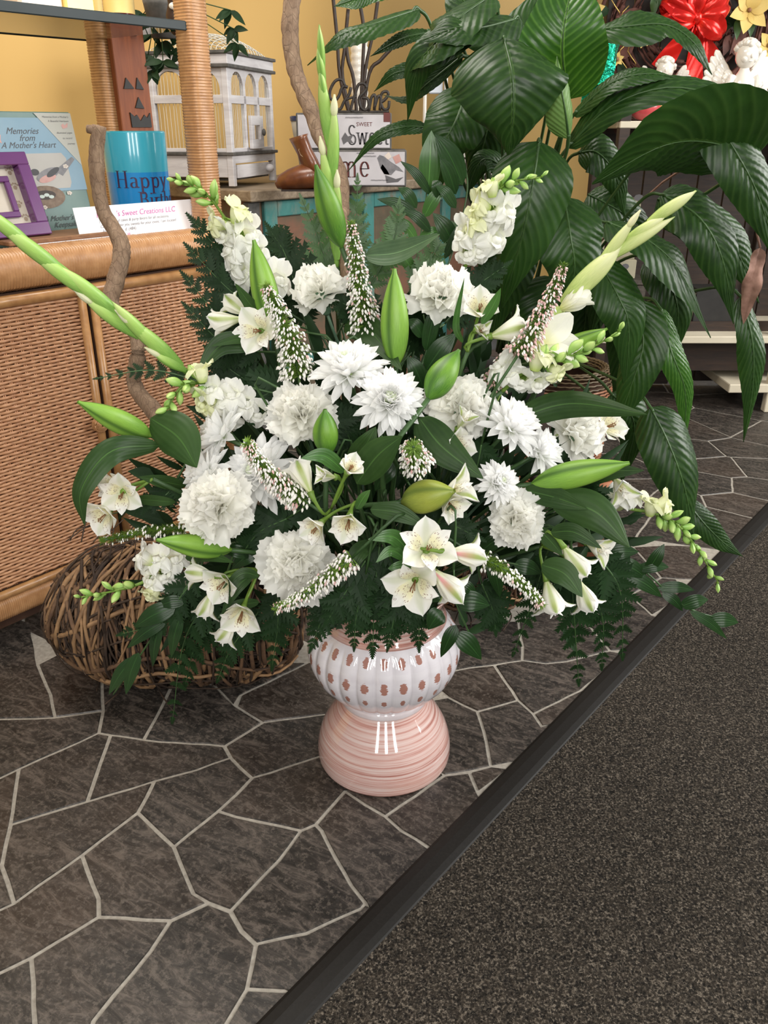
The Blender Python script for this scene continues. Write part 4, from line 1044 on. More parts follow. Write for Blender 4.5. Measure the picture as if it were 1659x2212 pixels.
# cast iron script word
zi = zb2+hb+ht+.001; q0 = V3((ot.x, YB+.06, zi)); ir = thing('iron_word', 'rusty black cast iron script word Home standing on the stacked boxes', 'sign', q0+V3((140*ki, 0, 0)))
def ip(lst): return [q0+V3(((x-640)*ki, 0, (235-y)*ki)) for x, y in lst]
for lst in ([(744,184),(738,172),(724,174),(713,190),(712,206),(722,211),(731,202),(736,190),(742,184),(750,186)],
            [(757,186),(752,200),(741,214),(733,228),(722,226),(720,220)], [(741,212),(756,206),(768,204)],
            [(783,178),(772,182),(765,200),(758,220),(756,231),(764,232)], [(783,178),(790,186),(784,196),(774,206),(776,222),(786,230),(794,222),(792,208),(780,206)],
            [(794,232),(800,206),(808,202),(806,230)], [(806,226),(814,204),(820,206),(818,230)], [(818,216),(828,210),(836,200),(832,194),(822,198),(820,214),(826,228),(836,226),(838,212)],
            [(716,232),(780,233),(838,232)]):
    mb = MB(); mb.tube(catmull(ip(lst), len(lst)*3), .0052 if len(lst) != 3 else .004, 7); mb.build('letter', M['iron'], ir)
# tall dark-stemmed plant behind the boxes
q = base_at(775, 3.42); tp = thing('potted_plant', 'tall plant with bare dark stems and round leaf behind the stacked boxes', 'plant', q)
MB().lathe([(.05, 0), (.07, .12), (.072, .13), (.062, .13)], q, 24).build('pot', M['terracotta'], tp)
MB().lathe([(.002, .118), (.0625, .118)], q, 24, capb=False).build('soil', M['soil'], tp)
for lst in ([(770,250),(737,178),(728,80),(718,-20)], [(772,250),(741,175),(745,100),(752,20)], [(774,250),(765,180),(752,130),(747,85)], [(778,250),(783,150),(786,70),(778,10)], [(780,250),(788,160),(806,70),(820,-30)], [(780,250),(796,165),(822,130),(852,98)]):
    mb = MB(); pts = catmull([q+Z*.12]+[at(x, y, 3.42) for x, y in lst[1:]], 14); mb.tube(pts, .0065, 6); mb.build('stem', M['dark_wood'], tp)
# cream ribbed column
q = base_at(778, 3.62); k = m_per_px(V3((q.x, q.y, 1.1))); rb = thing('ribbed_column', 'cream ribbed ceramic column against the yellow wall', 'decoration', q)
pr = []
for i in range(80): pr.append((k*(17+1.8*abs(sin(pi*i/4.0))), i*.0062))
MB().lathe(pr, q, 24, capt=True).build('body', M['porcelain'], rb)
# white lantern
q = base_at(938, 3.75); k = m_per_px(V3((q.x, q.y, 1.1))); ln = thing('white_lantern', 'white ornate metal lantern half hidden by the peace lily', 'lantern', q)
zl = at(938, 212, 3.75).z
for sx in (-1, 1):
    for sy in (-1, 1): MB().tube([q+V3((sx*22*k, sy*22*k, 0)), q+V3((sx*22*k, sy*22*k, zl+.12-ZTB))], .006, 6).build('post', M['white_paint'], ln)
MB().box(V3((q.x, q.y, zl+.06)), (.055, .055, .09), bev=.004).build('glass_box', simple('frosted_pane', (.5,.55,.62), (.58,.62,.68), 6, .2), ln, False)
MB().lathe([(28*k, 0), (30*k, .01), (18*k, .05), (4*k, .09), (1*k, .10)], V3((q.x, q.y, zl+.125)), 20).build('roof', M['white_paint'], ln)
for i in range(3): MB().tube([V3((q.x-20*k+20*k*i+8*k*cos(a*.6), q.y-24*k, zl+.13+8*k*sin(a*.6))) for a in range(9)], .0016, 4).build('scroll', M['white_paint'], ln)
# white frame with dark wires seen under the leaves
q = base_at(1040, 3.72); wc = thing('wire_basket', 'black wire basket before a white panel on the chest end', 'basket', q); k = m_per_px(V3((q.x, q.y, .95)))
q2 = base_at(1040, 3.95); wp = thing('white_board', 'white painted panel standing against the wall behind the wire basket', 'panel', q2)
MB().box(q2+V3((0, 0, .085)), (135*k, .02, .17), bev=.002).build('board', M['white_paint'], wp, False)
for i in range(9): MB().tube(catmull([q+V3(((-40+10*i)*k, -.04, 0)), q+V3(((-46+11.5*i)*k, -.05, .09)), q+V3(((-40+10*i)*k, -.05, .15))], 6), .0022, 5).build('wire', M['iron'], wc)
for hz_, rr in ((.0025, 42), (.075, 48), (.148, 44)): MB().tube([q+V3((rr*k*cos(a*pi/8), -.02+.04*sin(a*pi/8), hz_)) for a in range(17)], .0035, 6).build('hoop', M['iron'], wc)
# trailing green plant hanging over post and shelf
def simple_leaf(mb, p, d, n, L, wd, droop=.15, seg=6):
    d = d.normalized(); s = d.cross(n).normalized(); n = s.cross(d)
    def fn(a, b):
        wv = wd*(sin(pi*min(1, b**.8*1.0))**.9)*(1-b*.25) if b < 1 else 0
        return p+d*L*b - n*droop*L*b*b + s*wv*(a-.5) + n*abs(a-.5)*wv*.25
    mb.grid(fn, 2, seg)
q = standing(352, 1.95, ZG)
iv = thing('trailing_plant', 'small green trailing plant with pointed leaflets hanging beside the wrapped post', 'plant', q)
MB().lathe([(.03, 0), (.042, .07), (.044, .08), (.036, .08)], q, 20).build('pot', M['dark_trim'], iv)
rg = random.Random(3)
for (x0, y0, Y) in ((330,62,2.45),(350,90,2.45),(372,60,2.45),(320,118,2.4),(352,132,2.4),(392,110,2.45),(330,150,2.4),(385,40,2.45),(345,30,2.45),(310,30,2.45),(395,75,2.5),(498,22,2.62),(505,62,2.62),(512,95,2.66)):
    p = at(x0, y0, Y); mb = MB(); mb.tube([q+Z*.08, q.lerp(p, .5)+Z*.05, p], .0014, 4); mb.build('stem', M['stem'], iv)
    for j in range(5):
        a = rg.uniform(-2.9, -.2)
        mb = MB(); simple_leaf(mb, p, vdir(cos(a), sin(a), rg.uniform(-.2, .5)), BACK+RIGHT*rg.uniform(-.5, .5), rg.uniform(.032, .055), .021); mb.build('leaf', M['fern'], iv)

# ---------------------------------------------------------------- display shelf at the right
YD = 3.25
zL = at(1540, 727, YD).z; zU = 1.075
ds = thing('display_shelf', 'cream shelving unit with dark back boards behind the peace lily', 'shelf', V3((1.5, YD+.2, 0)))
X0, X1 = at(1290, 727, YD).x, at(1662, 727, YD).x+.55
for nm, z, th_, mt_ in (('shelf_board', zL-.014, .028, 'cream_paint'), ('shelf_board', zU-.012, .024, 'cream_paint'), ):
    MB().box(V3(((X0+X1)/2, YD+.2, z)), (X1-X0, .40, th_), bev=.003).build(nm, M[mt_], ds, False)
xb = at(1575, 840, YD).x
MB().box(V3(((xb+X1)/2, YD+.2, .10)), (X1-xb, .40, .035), bev=.003).build('bottom_board', M['cream_paint'], ds, False)
for x in (X0+.02, at(1655, 840, YD).x+.03, X1-.02):
    MB().box(V3((x, YD+.02, .62)), (.04, .036, 1.24), bev=.003).build('post', M['cream_paint' if x > 1.3 else 'dark_wood'], ds, False)
    MB().box(V3((x, YD+.38, .9)), (.04, .036, 1.8), bev=.003).build('post', M['dark_wood'], ds, False)
nb = 11; wbd = (X1-X0)/nb
for i in range(nb):
    MB().box(V3((X0+wbd*(i+.5), YD+.41, 1.0+.002*i % 2)), (wbd-.004, .018, 2.0-.01*(i % 3)), bev=.002).build('back_board', M['dark_wood'], ds, False)
MB().box(V3(((X0+X1)/2, YD+.10, .25)), (X1-X0-.05, .012, .20)).build('lower_panel', M['dark_wood'], ds, False)
def on_sh(px, Y, z): q = at(px, 300, Y); q.z = z+.0006; return q
# ornate tin, card box, dark bronze pot, gift bag
q = on_sh(1345, YD+.12, zL); k = m_per_px(V3((q.x, q.y, .5)))
tn = thing('ornate_tin', 'dark pewter box with embossed scrolls on the cream shelf', 'box', q)
MB().box(q+Z*52*k, (150*k, .14, 104*k), bev=.006).build('body', M['tin'], tn, False)
MB().box(q+Z*108*k, (158*k, .15, 10*k), bev=.003).build('lid', M['tin'], tn, False)
for i in range(7):
    c = q+V3(((-62+20*i)*k, -.073, 60*k)); MB().tube([c+V3((9*k*cos(a*.5)*(1-a/22), 0, 16*k*sin(a*.5)*(1-a/22))) for a in range(18)], .0022, 4).build('scroll', M['tin'], tn)
q3 = q+Z*(113.5*k)
cx = thing('card_box', 'cream printed card box lying on the pewter box', 'box', q3); MB().box(q3+V3((8*k, 0, 20*k)), (86*k, .10, 38*k), bev=.002).build('body', M['floral_tin'], cx, False)
for (a, b) in ((-12, 28), (10, 10), (28, 26)): MB().add([q3+V3(((a+8*cos(t*.785))*k, -.0505, (b+6*sin(t*.785))*k)) for t in range(8)], [tuple(range(8))]).build('flower_print', M['ink_soft'], cx, False)
q = on_sh(1352, YD+.30, zL); bg = thing('gift_bag', 'cream printed paper bag standing behind the pewter box', 'bag', q); k = m_per_px(V3((q.x, q.y, .7)))
MB().box(q+Z*130*k, (84*k, .08, 260*k), bev=.003).build('body', M['floral_tin'], bg, False)
for (a, b, r) in ((20, 215, 12), (-30, 260, 9), (35, 262, 10), (5, 175, 8)): MB().add([q+V3(((a+r*cos(t*.785))*k, -.0405, (b+r*.7*sin(t*.785))*k)) for t in range(8)], [tuple(range(8))]).build('flower_print', M['ink_soft'], bg, False)
q = on_sh(1500, YD+.14, zL); k = m_per_px(V3((q.x, q.y, .5)))
pt = thing('bronze_pot', 'dark mossy bronze pot on the cream shelf', 'pot', q); MB().lathe([(34*k, 0), (46*k, 14*k), (50*k, 50*k), (46*k, 74*k), (50*k, 80*k), (44*k, 82*k), (40*k, 40*k)], q, 28).build('body', simple('mossy_bronze', (.03,.026,.012), (.07,.06,.03), 20, .6), pt)
q = on_sh(1590, YD+.16, zL); dk = thing('dark_box', 'plain black box on the cream shelf right of the bronze pot', 'box', q); MB().box(q+Z*45*k, (90*k, .12, 90*k), bev=.004).build('body', M['black'], dk, False)
# upper shelf: cherubs, red baubles, ribbon, foil
def cherub(px, Y, z0, ht, name_label, turn=0):
    q = on_sh(px, Y, z0); th = thing('cherub_figurine', name_label, 'figurine', q); s = ht/1.0
    R = Matrix.Rotation(turn, 3, 'Z')
    def P(x, y, z): return q+R @ V3((x*s, y*s, z*s))
    mb = MB(); mb.lathe([(.20*s, 0), (.21*s, .03*s), (.19*s, .08*s), (.15*s, .18*s), (.155*s, .30*s), (.165*s, .40*s), (.15*s, .50*s), (.09*s, .575*s), (.065*s, .62*s), (.06*s, .66*s)], q, 24, capt=True)
    mb.ball(P(0, -.01, .79), .145*s, .15*s, .165*s, seg=18, rings=12)
    for sx in (-1, 1):
        mb.ball(P(.062*sx, -.098, .745), .055*s, .045*s, .05*s, seg=14, rings=9)            # cheeks
        mb.tube([P(.15*sx, 0, .53), P(.215*sx, -.05, .42), P(.16*sx, -.15, .33), P(.03*sx, -.20, .34)], [.062*s, .06*s, .05*s, .04*s], 10)
        mb.ball(P(.03*sx, -.215, .345), .042*s, .035*s, .045*s)
        mb.ball(P(.055*sx, -.131, .81), .022*s, .010*s, .014*s)            # eyes
    mb.ball(P(0, -.150, .775), .020*s, .022*s, .030*s); mb.ball(P(0, -.140, .715), .030*s, .012*s, .010*s)
    mb.build('body', M['porcelain'], th)
    mb = MB(); rr = random.Random(2)
    for i in range(46):
        a = rr.uniform(0, 2*pi); e = rr.uniform(.05, 1.45)
        x, y, zz = cos(a)*cos(e), sin(a)*cos(e), sin(e)
        if y < -.45 and zz < .62: continue
        mb.ball(P(x*.15, y*.155-.005, .80+zz*.165), .045*s, .045*s, .04*s, seg=7, rings=5)
    mb.build('curly_hair', M['porcelain'], th)
    for sx in (-1, 1):
        mb = MB()
        for row, (LL, nfe) in enumerate(((.50, 8), (.36, 7), (.22, 6))):
            for i in range(nfe):
                a = radians(58-(78/nfe)*i); L = LL-.02*i
                d = R @ V3((sx*cos(a), .10, sin(a))); p0 = P(.09*sx, .13-.025*row, .44-.012*i)
                pod(mb, p0, d, L*s, .062*s, V3((0, 1, 0)).cross(d), 1.0, .62, .35, 10, 8) if False else mb.tube([p0, p0+d*L*s*.35, p0+d*L*s*.7, p0+d*L*s*.93, p0+d*L*s], [.035*s, .055*s, .058*s, .045*s, .012*s], 8, True, flat=R @ V3((0, 1, 0)), r2=.35)
        mb.build('wing', M['porcelain'], th)
YA = YD+.13
hA = (at(1582, 92, YA).z-zU)/.97
cherub(1584, YA-.09, zU, hA, 'white porcelain cherub with crossed arms and open wings, fully in view', .1)
cherub(1418, YA+.03, zU, hA*.82, 'white porcelain cherub whose head shows between two arching leaves', -.2)
cherub(1338, YA+.02, zU, hA*.42, 'small white porcelain figurine behind the arching leaves near the green foil', .3)
for i, (px, lab) in enumerate(((1300, 'red glazed bauble near the green foil, gold banded'), (1385, 'red glazed bauble between the two hidden figurines'), (1560, 'red glazed bauble below the white cherub'))):
    Yb = YD+.045 if i != 1 else YD+.05
    q = on_sh(px, Yb, zU); k = m_per_px(q); bb = thing('red_bauble', lab, 'ornament', q); r = 27*k
    MB().ball(q+Z*r*.98, r*1.25, r, r*.98, seg=20, rings=12).build('globe', M['red_glass'], bb)
    MB().lathe([(r*.3, 0), (r*.34, .006), (r*.3, .012)], q+V3((r*1.14, 0, r*.9)), 14, Y3, Z, RIGHT).build('cap', M['gold'], bb) if False else MB().tube([q+V3((r*1.15, 0, r*.98)), q+V3((r*1.4, 0, r*.98))], r*.36, 12).build('cap', M['gold'], bb)
# brown dried wreath with gold cord hung on the back boards
YW = YD+.37
wr = thing('dried_wreath', 'dark brown dried wreath with gold cord hanging on the back boards', 'wreath', at(1480, 60, YW)); rg = random.Random(8)
wc_ = at(1480, 60, YW)
mb = MB()
for i in range(230):
    a = rg.uniform(0, 2*pi); r0 = rg.uniform(.10, .36); l = rg.uniform(.3, 1.1)
    pts = [wc_+V3((cos(a+l*j/5)*r0*1.15, -.02-.03*rg.random(), sin(a+l*j/5)*r0)) for j in range(6)]; mb.tube(pts, rg.uniform(.003, .009), 5)
o = mb.build('twigs', M['wreath_brown'], wr); o['kind'] = 'stuff'
for i in range(40):
    a = rg.uniform(0, 2*pi); r0 = rg.uniform(.06, .38); p = wc_+V3((cos(a)*r0*1.15, -.055, sin(a)*r0)); b = rg.uniform(0, 6.28)
    mb = MB(); simple_leaf(mb, p, V3((cos(b), -.3, sin(b))), V3((.1, -1, .2)), rg.uniform(.06, .12), .045); mb.build('leaf', M['wreath_brown'] if i % 3 else M['fern'], wr)
for (x, y) in ((1330,20),(1350,60),(1365,130),(1345,140)):
    p = at(x, y, YW-.07); mb = MB(); mb.tube([p+V3((.02*sin(j*1.1), 0, .02*j-.05)) for j in range(7)], .0022, 5); mb.build('gold_cord', M['gold'], wr)
# red foil bow
bw0 = at(1500, 40, YW-.13); rb_ = thing('red_bow', 'shiny red foil bow with hanging tails on the dried wreath', 'bow', bw0)
def loop(ang, L, wd, mat='redfoil', tail=False):
    d = V3((cos(ang), 0, sin(ang))); s = V3((-sin(ang), 0, cos(ang)))
    def fn(a, b):
        if tail: return bw0+d*L*b+s*(wd*(.3+.7*b))*(a-.5)+V3((0, -.012*sin(b*7+a*3)-.01, 0))
        th = 2*pi*b; x = (1-cos(th))/2; wv = wd*(.35+.65*sin(pi*x))
        return bw0+d*L*x+V3((0, -.045*sin(th)-.014, 0))+s*wv*(a-.5)+V3((0, .007*sin(a*9+b*6), 0))
    mb = MB(); mb.grid(fn, 8, 18); mb.build('tail' if tail else 'loop', M[mat], rb_)
for ang, L in ((2.75, .14), (3.25, .13), (.9, .15), (.35, .12), (1.75, .12), (-.5, .12)): loop(ang, L, .085)
for ang, L in ((-2.15, .20), (-1.0, .22), (-1.45, .25)): loop(ang, L, .075, tail=True)
MB().ball(bw0+V3((0, -.03, 0)), .022, .02, .024, seg=12).build('knot', M['redfoil'], rb_)
# green foil bundle
gf0 = at(1280, 155, YD+.12); gf = thing('green_foil_wrap', 'crumpled shiny green foil bundle standing on the upper shelf', 'decoration', on_sh(1280, YD+.12, zU))
def gfn(a, b):
    q = on_sh(1278, YD+.12, zU); L = at(1300, 95, YD+.12)-q; r = .035+.03*b
    th = 2*pi*a; v = mn.noise(V3((cos(th)*2, sin(th)*2, b*5)))*.02
    return q+L*b+V3((cos(th)*(r+v), sin(th)*(r*.6+v), .01*mn.noise(V3((a*9, b*9, 2)))))
mb = MB(); mb.grid(gfn, 28, 16); mb.build('foil', M['greenfoil'], gf, False)
# yellow silk flowers on the wreath
for (x, y, r, lab) in ((1268, 28, 34, 'yellow silk flower at the left of the wreath behind the big leaf'), (1618, 22, 44, 'large yellow silk flower at the top right of the wreath'), (1660, 98, 30, 'yellow silk flower at the right edge of the wreath'), (1388, 88, 14, 'tiny yellow silk flower beside the red bow'), (1332, 128, 14, 'tiny yellow silk flower above the green foil')):
    p = at(x, y, YW-.10); k = m_per_px(p); fl_ = thing('silk_flower', lab, 'flower', p)
    for j in range(6):
        a = j*1.047+.3; mb = MB(); simple_leaf(mb, p, V3((cos(a), -.25, sin(a))), V3((0, -1, .1)), r*k*1.15, r*k*.8, -.1); mb.build('petal', M['yellow_petal'], fl_)
    MB().ball(p+V3((0, -.006, 0)), .008, .006, .008).build('centre', M['anther'], fl_)
    MB().tube([p, V3((p.x, YW+.02, p.z-.01))], .002, 5).build('stem', M['stem'], fl_)
for (x, y) in ((1410, 12), (1550, 22), (1420, -10), (1620, 55), (1590, 60)):
    p = at(x, y, YW-.09); mb = MB(); simple_leaf(mb, p+Z*.03, V3((.1, -.2, -1)), V3((0, -1, .1)), .07, .034); o = mb.build('leaf', M['fern_light'], wr)

# ---------------------------------------------------------------- wicker basket on the floor
q = at(1213, 870, 2.5); q.z = 0; RB = 100*m_per_px(V3((q.x, q.y, .25))); HB = at(1240, 788, 2.5).z
bk = thing('wicker_basket', 'round brown wicker basket on the floor behind the bouquet', 'basket', q)
def brow(z, r, n, ph, mat, mb, tilt):
    mb.tube([q+V3(((r+.0028*cos(pi*j+ph))*cos(2*pi*j/n), (r+.0028*cos(pi*j+ph))*sin(2*pi*j/n), z+tilt*sin(pi*j+ph))) for j in range(n+1)], .0033, 5, False, flat=Z)
mb = MB(); nrow = 34
for i in range(nrow):
    z = .006+(HB-.05)*i/nrow; r = RB*(.80+.20*sin(pi*.5*min(1, i/nrow*1.25))); brow(z, r, 72, i*pi+i*.3, None, mb, .0022)
o = mb.build('side_weave', M['basket'], bk); o['kind'] = 'stuff'
mb = MB()
for i in range(9):
    a = i/8*pi*.75; brow(HB-.044+.044*sin(a), RB*(.86+.14*cos(a)), 72, i*pi, None, mb, .002)
o = mb.build('rim_weave', M['basket_dark'], bk); o['kind'] = 'stuff'
MB().lathe([(RB*.76, .002), (RB*.95, (HB-.05)*.6), (RB*.965, HB-.05), (RB*.85, HB-.03)], q, 36).build('lining', M['dark_gap'], bk)
mb = MB(); rg = random.Random(4)
for i in range(14):
    a = rg.uniform(2.7, 4.4); p = q+V3((cos(a)*RB*.55, sin(a)*RB*.7, HB-.03)); mb = MB()
    pts = [p, p+V3((cos(a)*.05, sin(a)*.05, .06)), p+V3((cos(a)*.12, sin(a)*.12, .03+rg.uniform(-.03, .02)))]; mb.tube(pts, .001, 4)
    for j in range(7):
        w_ = pts[1].lerp(pts[2], j/6); simple_leaf(mb, w_, V3((rg.uniform(-1, 1), rg.uniform(-1, .3), rg.uniform(-1, .6))), V3((0, -.6, .8)), .016, .012, seg=3)
    mb.build('sprig', M['fern_light'] if i % 2 else M['fern'], bk)
# small terracotta glimpse pot behind the lower flowers
q = at(1285, 1090, 1.95); q.z = 0; tpot = thing('terracotta_pot', 'small terracotta pot on the slate behind the lower right flowers', 'pot', q)
hp = at(1285, 1030, 1.95).z; MB().lathe([(.03, 0), (.038, max(.06, hp)*.85), (.043, max(.06, hp)*.86), (.043, max(.06, hp)), (.036, max(.06, hp)), (.03, .04)], q, 28).build('body', M['terracotta'], tpot)
# ---------------------------------------------------------------- vase
VC = V3((0, 1.22, 0))
vase = thing('vase', 'pink brushed ceramic urn vase with a fluted white bowl on a flared foot', 'vase', VC)
def prof(pts, n=40):
    c = catmull([V3((r, 0, z)) for r, z in pts], n); return [(max(.001, p.x), p.z) for p in c]
MB().lathe(prof([(.112,0),(.1195,.003),(.1215,.014),(.1205,.034),(.114,.060),(.101,.086),(.084,.110),(.073,.126),(.071,.133)]), VC, 72).build('foot', M['ceramic'], vase)
MB().lathe(prof([(.070,.129),(.078,.131),(.0795,.137),(.0785,.143),(.072,.148)], 14), VC, 72, capb=False).build('collar', M['ceramic_plain'], vase)
fl32 = lambda th, i, z: 1+.034*(abs(sin(th*13))**.6-.6)*min(1, max(0, (z-.148)/.02))*min(1, max(0, (.292-z)/.02))
MB().lathe(prof([(.071,.145),(.082,.150),(.101,.166),(.118,.188),(.1285,.214),(.1305,.236),(.1265,.260),(.115,.282),(.104,.294)], 36), VC, 26*12, rf=fl32, capb=False).build('bowl', M['ceramic_bowl'], vase)
MB().lathe(prof([(.104,.289),(.1075,.296),(.102,.306),(.100,.318),(.102,.332),(.109,.345),(.112,.350),(.108,.352),(.098,.338),(.09,.30)], 36), VC, 72, capb=False).build('neck', M['ceramic'], vase)
MB().lathe([(.001,.330),(.0995,.330)], VC, 40, capb=False).build('foam', simple('green_floral_foam', (.02,.05,.02), (.03,.08,.03), 40, .95), vase)
HUB = V3((0, 1.22, .345))

# ---------------------------------------------------------------- grapevine bundles on the floor
def vine_bundle(name, label, P0, P1, rad, n, seed, nstuff=200):
    rg = random.Random(seed); mid = (P0+P1)/2; ax = (P1-P0).normalized(); hl = (P1-P0).length/2
    th = thing(name, label, 'wreath', V3((mid.x, mid.y, 0))); up = V3((0, 0, 1)); sd = ax.cross(up).normalized()
    stuff = MB()
    for i in range(n+nstuff):
        big = i < n; off = rg.uniform(-.95, .97)*hl; tilt = rg.gauss(.10, .28); ph = rg.uniform(0, 6.28); yaw = rg.gauss(0, .35)
        span = rg.uniform(2.6, 6.6) if big else rg.uniform(.8, 4.5); rr0 = rg.uniform(.86, 1.02) if big else rg.uniform(.78, 1.03); pts = []
        K = 26 if big else 12; wob = rg.uniform(.05, .16); a0 = rg.uniform(0, 6.28); sdn = rg.uniform(0, 99)
        lengthwise = rg.random() < .16
        for j in range(K+1):
            a = a0+span*j/K
            if lengthwise:
                a = a0+.8*sin(j/K*3); x = -hl+2*hl*j/K*rg.uniform(.99, 1.01)
                x = max(-hl, min(hl, x))
            else: x = off+tilt*rad*sin(a+ph)+yaw*rad*cos(a)
            x = max(-hl*1.02, min(hl*1.02, x)); e = (1-abs(x/hl)**4.0*.50)
            v = mn.noise_vector(V3((j*.22+sdn, i*1.7, 3)))
            r = rad*rr0*max(.30, e)*(1+wob*v.x)
            p = mid+ax*(x+v.y*.012)+sd*(r*cos(a))+up*(r*sin(a))
            p.z = max(p.z, .007); pts.append(p)
        rr = rg.uniform(.0028, .0058) if big else rg.uniform(.0012, .0028)
        if big:
            mb = MB(); mb.tube(pts, [rr*(1.15-.5*j/K) for j in range(K+1)], 6); mb.build('vine', M['vine%d' % rg.choice((1,1,2,3))], th)
        else: stuff.tube(pts, rr, 4, False)
    for i in range(46):
        a = rg.uniform(0, 6.28); x = rg.uniform(-hl, hl); p = mid+ax*x+sd*(rad*cos(a))+up*(rad*sin(a)); p.z = max(p.z, .006)
        d = (sd*cos(a+1.3)+up*sin(a+1.3)+ax*rg.uniform(-.8, .8)).normalized(); q2 = p+d*rg.uniform(.04, .10)+(sd*cos(a)+up*sin(a))*.02; q2.z = max(q2.z, .005)
        stuff.tube(catmull([p, p.lerp(q2, .5)+V3((rg.uniform(-.012, .012), 0, rg.uniform(0, .012))), q2], 6), rg.uniform(.0009, .0018), 4)
    mb = stuff; o = mb.build('fine_vines', M['vine3'], th); o['kind'] = 'stuff'  # darkest bark tone, painting in the shade between the vines
    mb = MB(); mb.ball(mid, hl*.86, rad*.74, rad*.80, ax, sd, up, 28, 16); mb.build('shaded_core', M['vine3'], th)  # dark ball added in place of the shade inside the bundle
    return th
gz = .150
vine_bundle('grapevine_wreath', 'large bundle of wound brown grapevine lying on the slate left of the vase', V3((-.665, 1.47, gz)), V3((-.175, 1.47, gz-.012)), .145, 170, 11, 330)
vine_bundle('grapevine_wreath', 'small dark bundle of grapevine on the slate behind and right of the vase', V3((.10, 1.74, .115)), V3((.34, 1.74, .115)), .112, 60, 12, 150)

# ---------------------------------------------------------------- petal meshes
def carnation_petal(seed, crump):
    rg = random.Random(seed); mb = MB(); ph = rg.uniform(0, 6); fr = rg.uniform(7, 11); am = crump*rg.uniform(.8, 1.2)
    nu, nv = 22, 5
    def fn(u, v):
        a = (u-.5)*1.55; zig = ((.045 if int(round(u*nu)) % 2 else -.02)*(v**6)+.05*sin(u*17+ph)*v**3)*rg.uniform(.6, 1.2)
        r = (.06+.94*v)*(1+zig)*(1-.25*abs(u-.5)**2*v*2)
        z = am*.11*v*v*sin(fr*u+ph)+.05*am*v**3*sin(fr*2.3*u+ph*2)+.16*v*v
        return V3((r*sin(a)*.95, r*cos(a), z))
    mb.grid(fn, nu, nv); return mb.mesh('carnation_petal', M['carnation'])
CP = [carnation_petal(i, 1.0) for i in range(4)]+[carnation_petal(10+i, 1.5) for i in range(4)]
def narrow_petal(nm, mat, wd, cup, curl, point=.6, nv=6, notch=0):
    mb = MB()
    def fn(u, v):
        w_ = wd*(sin(pi*(.10+.90*v)**1.1)**point if v < 1 else 0.03)*(1 if v > .15 else .5+v*3.3)
        return V3(((u-.5)*w_, v, cup*abs(u-.5)**2*4*w_+curl*v*v))
    mb.grid(fn, 4, nv); return mb.mesh(nm, mat)
MP = [narrow_petal('mum_petal', M['mum'], .30, .35, .12, .42), narrow_petal('mum_petal', M['mum'], .34, .5, .30, .42), narrow_petal('mum_petal', M['mum'], .33, .4, -.10, .42)]
MPC = [narrow_petal('mum_inner_petal', M['mum_centre'], .40, .9, .45)]
def alst_petal(outer, mat):
    mb = MB()
    def fn(u, v):
        if outer:
            w_ = .68*(sin(pi*min(1, .06+v*.93)**1.55)**.75 if v < 1 else .05)
            x = (u-.5)*w_; z = .14*(2*abs(u-.5))**2*w_+.03*v-.28*max(0, v-.6)**2*3+.02*sin(u*19+1)*v*v
            if v > .93 and abs(u-.5) < .2: return V3((x*.4, v+.03, z))
            return V3((x, v, z))
        w_ = .46*(sin(pi*min(1, .06+v*.93)**1.5)**.8 if v < 1 else .06)
        return V3(((u-.5)*w_, v*.98, .14*(2*abs(u-.5))**2*w_+.10*v-.22*v**3+.012*sin(u*14)*v))
    mb.grid(fn, 8, 9); return mb.mesh('tepal', mat)
AOP = alst_petal(True, M['alst_open'])
AO, AP, AI = alst_petal(True, M['alst_outer']), alst_petal(True, M['alst_pink']), alst_petal(False, M['alst_inner'])
def snap_floret(seed, yellow=False):
    """two-lipped ruffled floret: tube along +Z, lobes at the mouth; unit length"""
    rg = random.Random(seed); mb = MB(); ny = 14
    def tubef(u, v):
        th = 2*pi*u; r = .17+.13*v+.05*sin(pi*v)+.05*(v > .5)*(sin(th) < 0)
        return V3((r*cos(th), r*sin(th)*.9, v*.62))
    mb.grid(tubef, ny, 5)
    def lobe(a, L, wd, tilt, ruf, cy, cz, curl=.15):
        ph = rg.uniform(0, 6)
        def fn(u, v):
            w_ = wd*(.35+.65*sin(pi*min(1, .15+v*.80)))*(1 if v < .92 else .8)
            x = (u-.5)*w_; f = ruf*v*(sin(u*11+ph)+.5*sin(u*23+ph)); d = V3((sin(a), cos(a), 0)); s = V3((cos(a), -sin(a), 0))
            edge = .08*L*(1-(2*abs(u-.5))**2)*v
            rr = .17+L*v*cos(tilt)+edge
            return d*rr+s*x+V3((0, 0, cz+L*v*sin(tilt)-curl*v*v+f*.45))
        m0 = len(mb.v); mb.grid(fn, 8, 5)
        # place uv so that lobes read as the pale end
        for k in range(len(mb.uv)-40, len(mb.uv)): mb.uv[k] = [(a_, .5+.5*b_) for a_, b_ in mb.uv[k]]
    for a in (-.48, .48): lobe(a, .50, .70, .80, .13, 0, .54, .10)
    for a in (pi-.95, pi, pi+.95): lobe(a, .42, .50, -.05, .12, 0, .58, .26)
    lobe(pi, .30, .42, .95, .06, 0, .56, .12)
    m0 = len(mb.f)
    for sx in (-1, 1): mb.ball(V3((.06*sx, -.12, .60)), .11, .12, .11, seg=10, rings=7)
    for k in range(m0, len(mb.uv)): mb.uv[k] = [(.5, .72)]*len(mb.uv[k])
    return mb.mesh('floret', M['snap_yellow'] if yellow else M['snap'])
SF = [snap_floret(i) for i in range(4)]; SFY = [snap_floret(20+i, True) for i in range(2)]
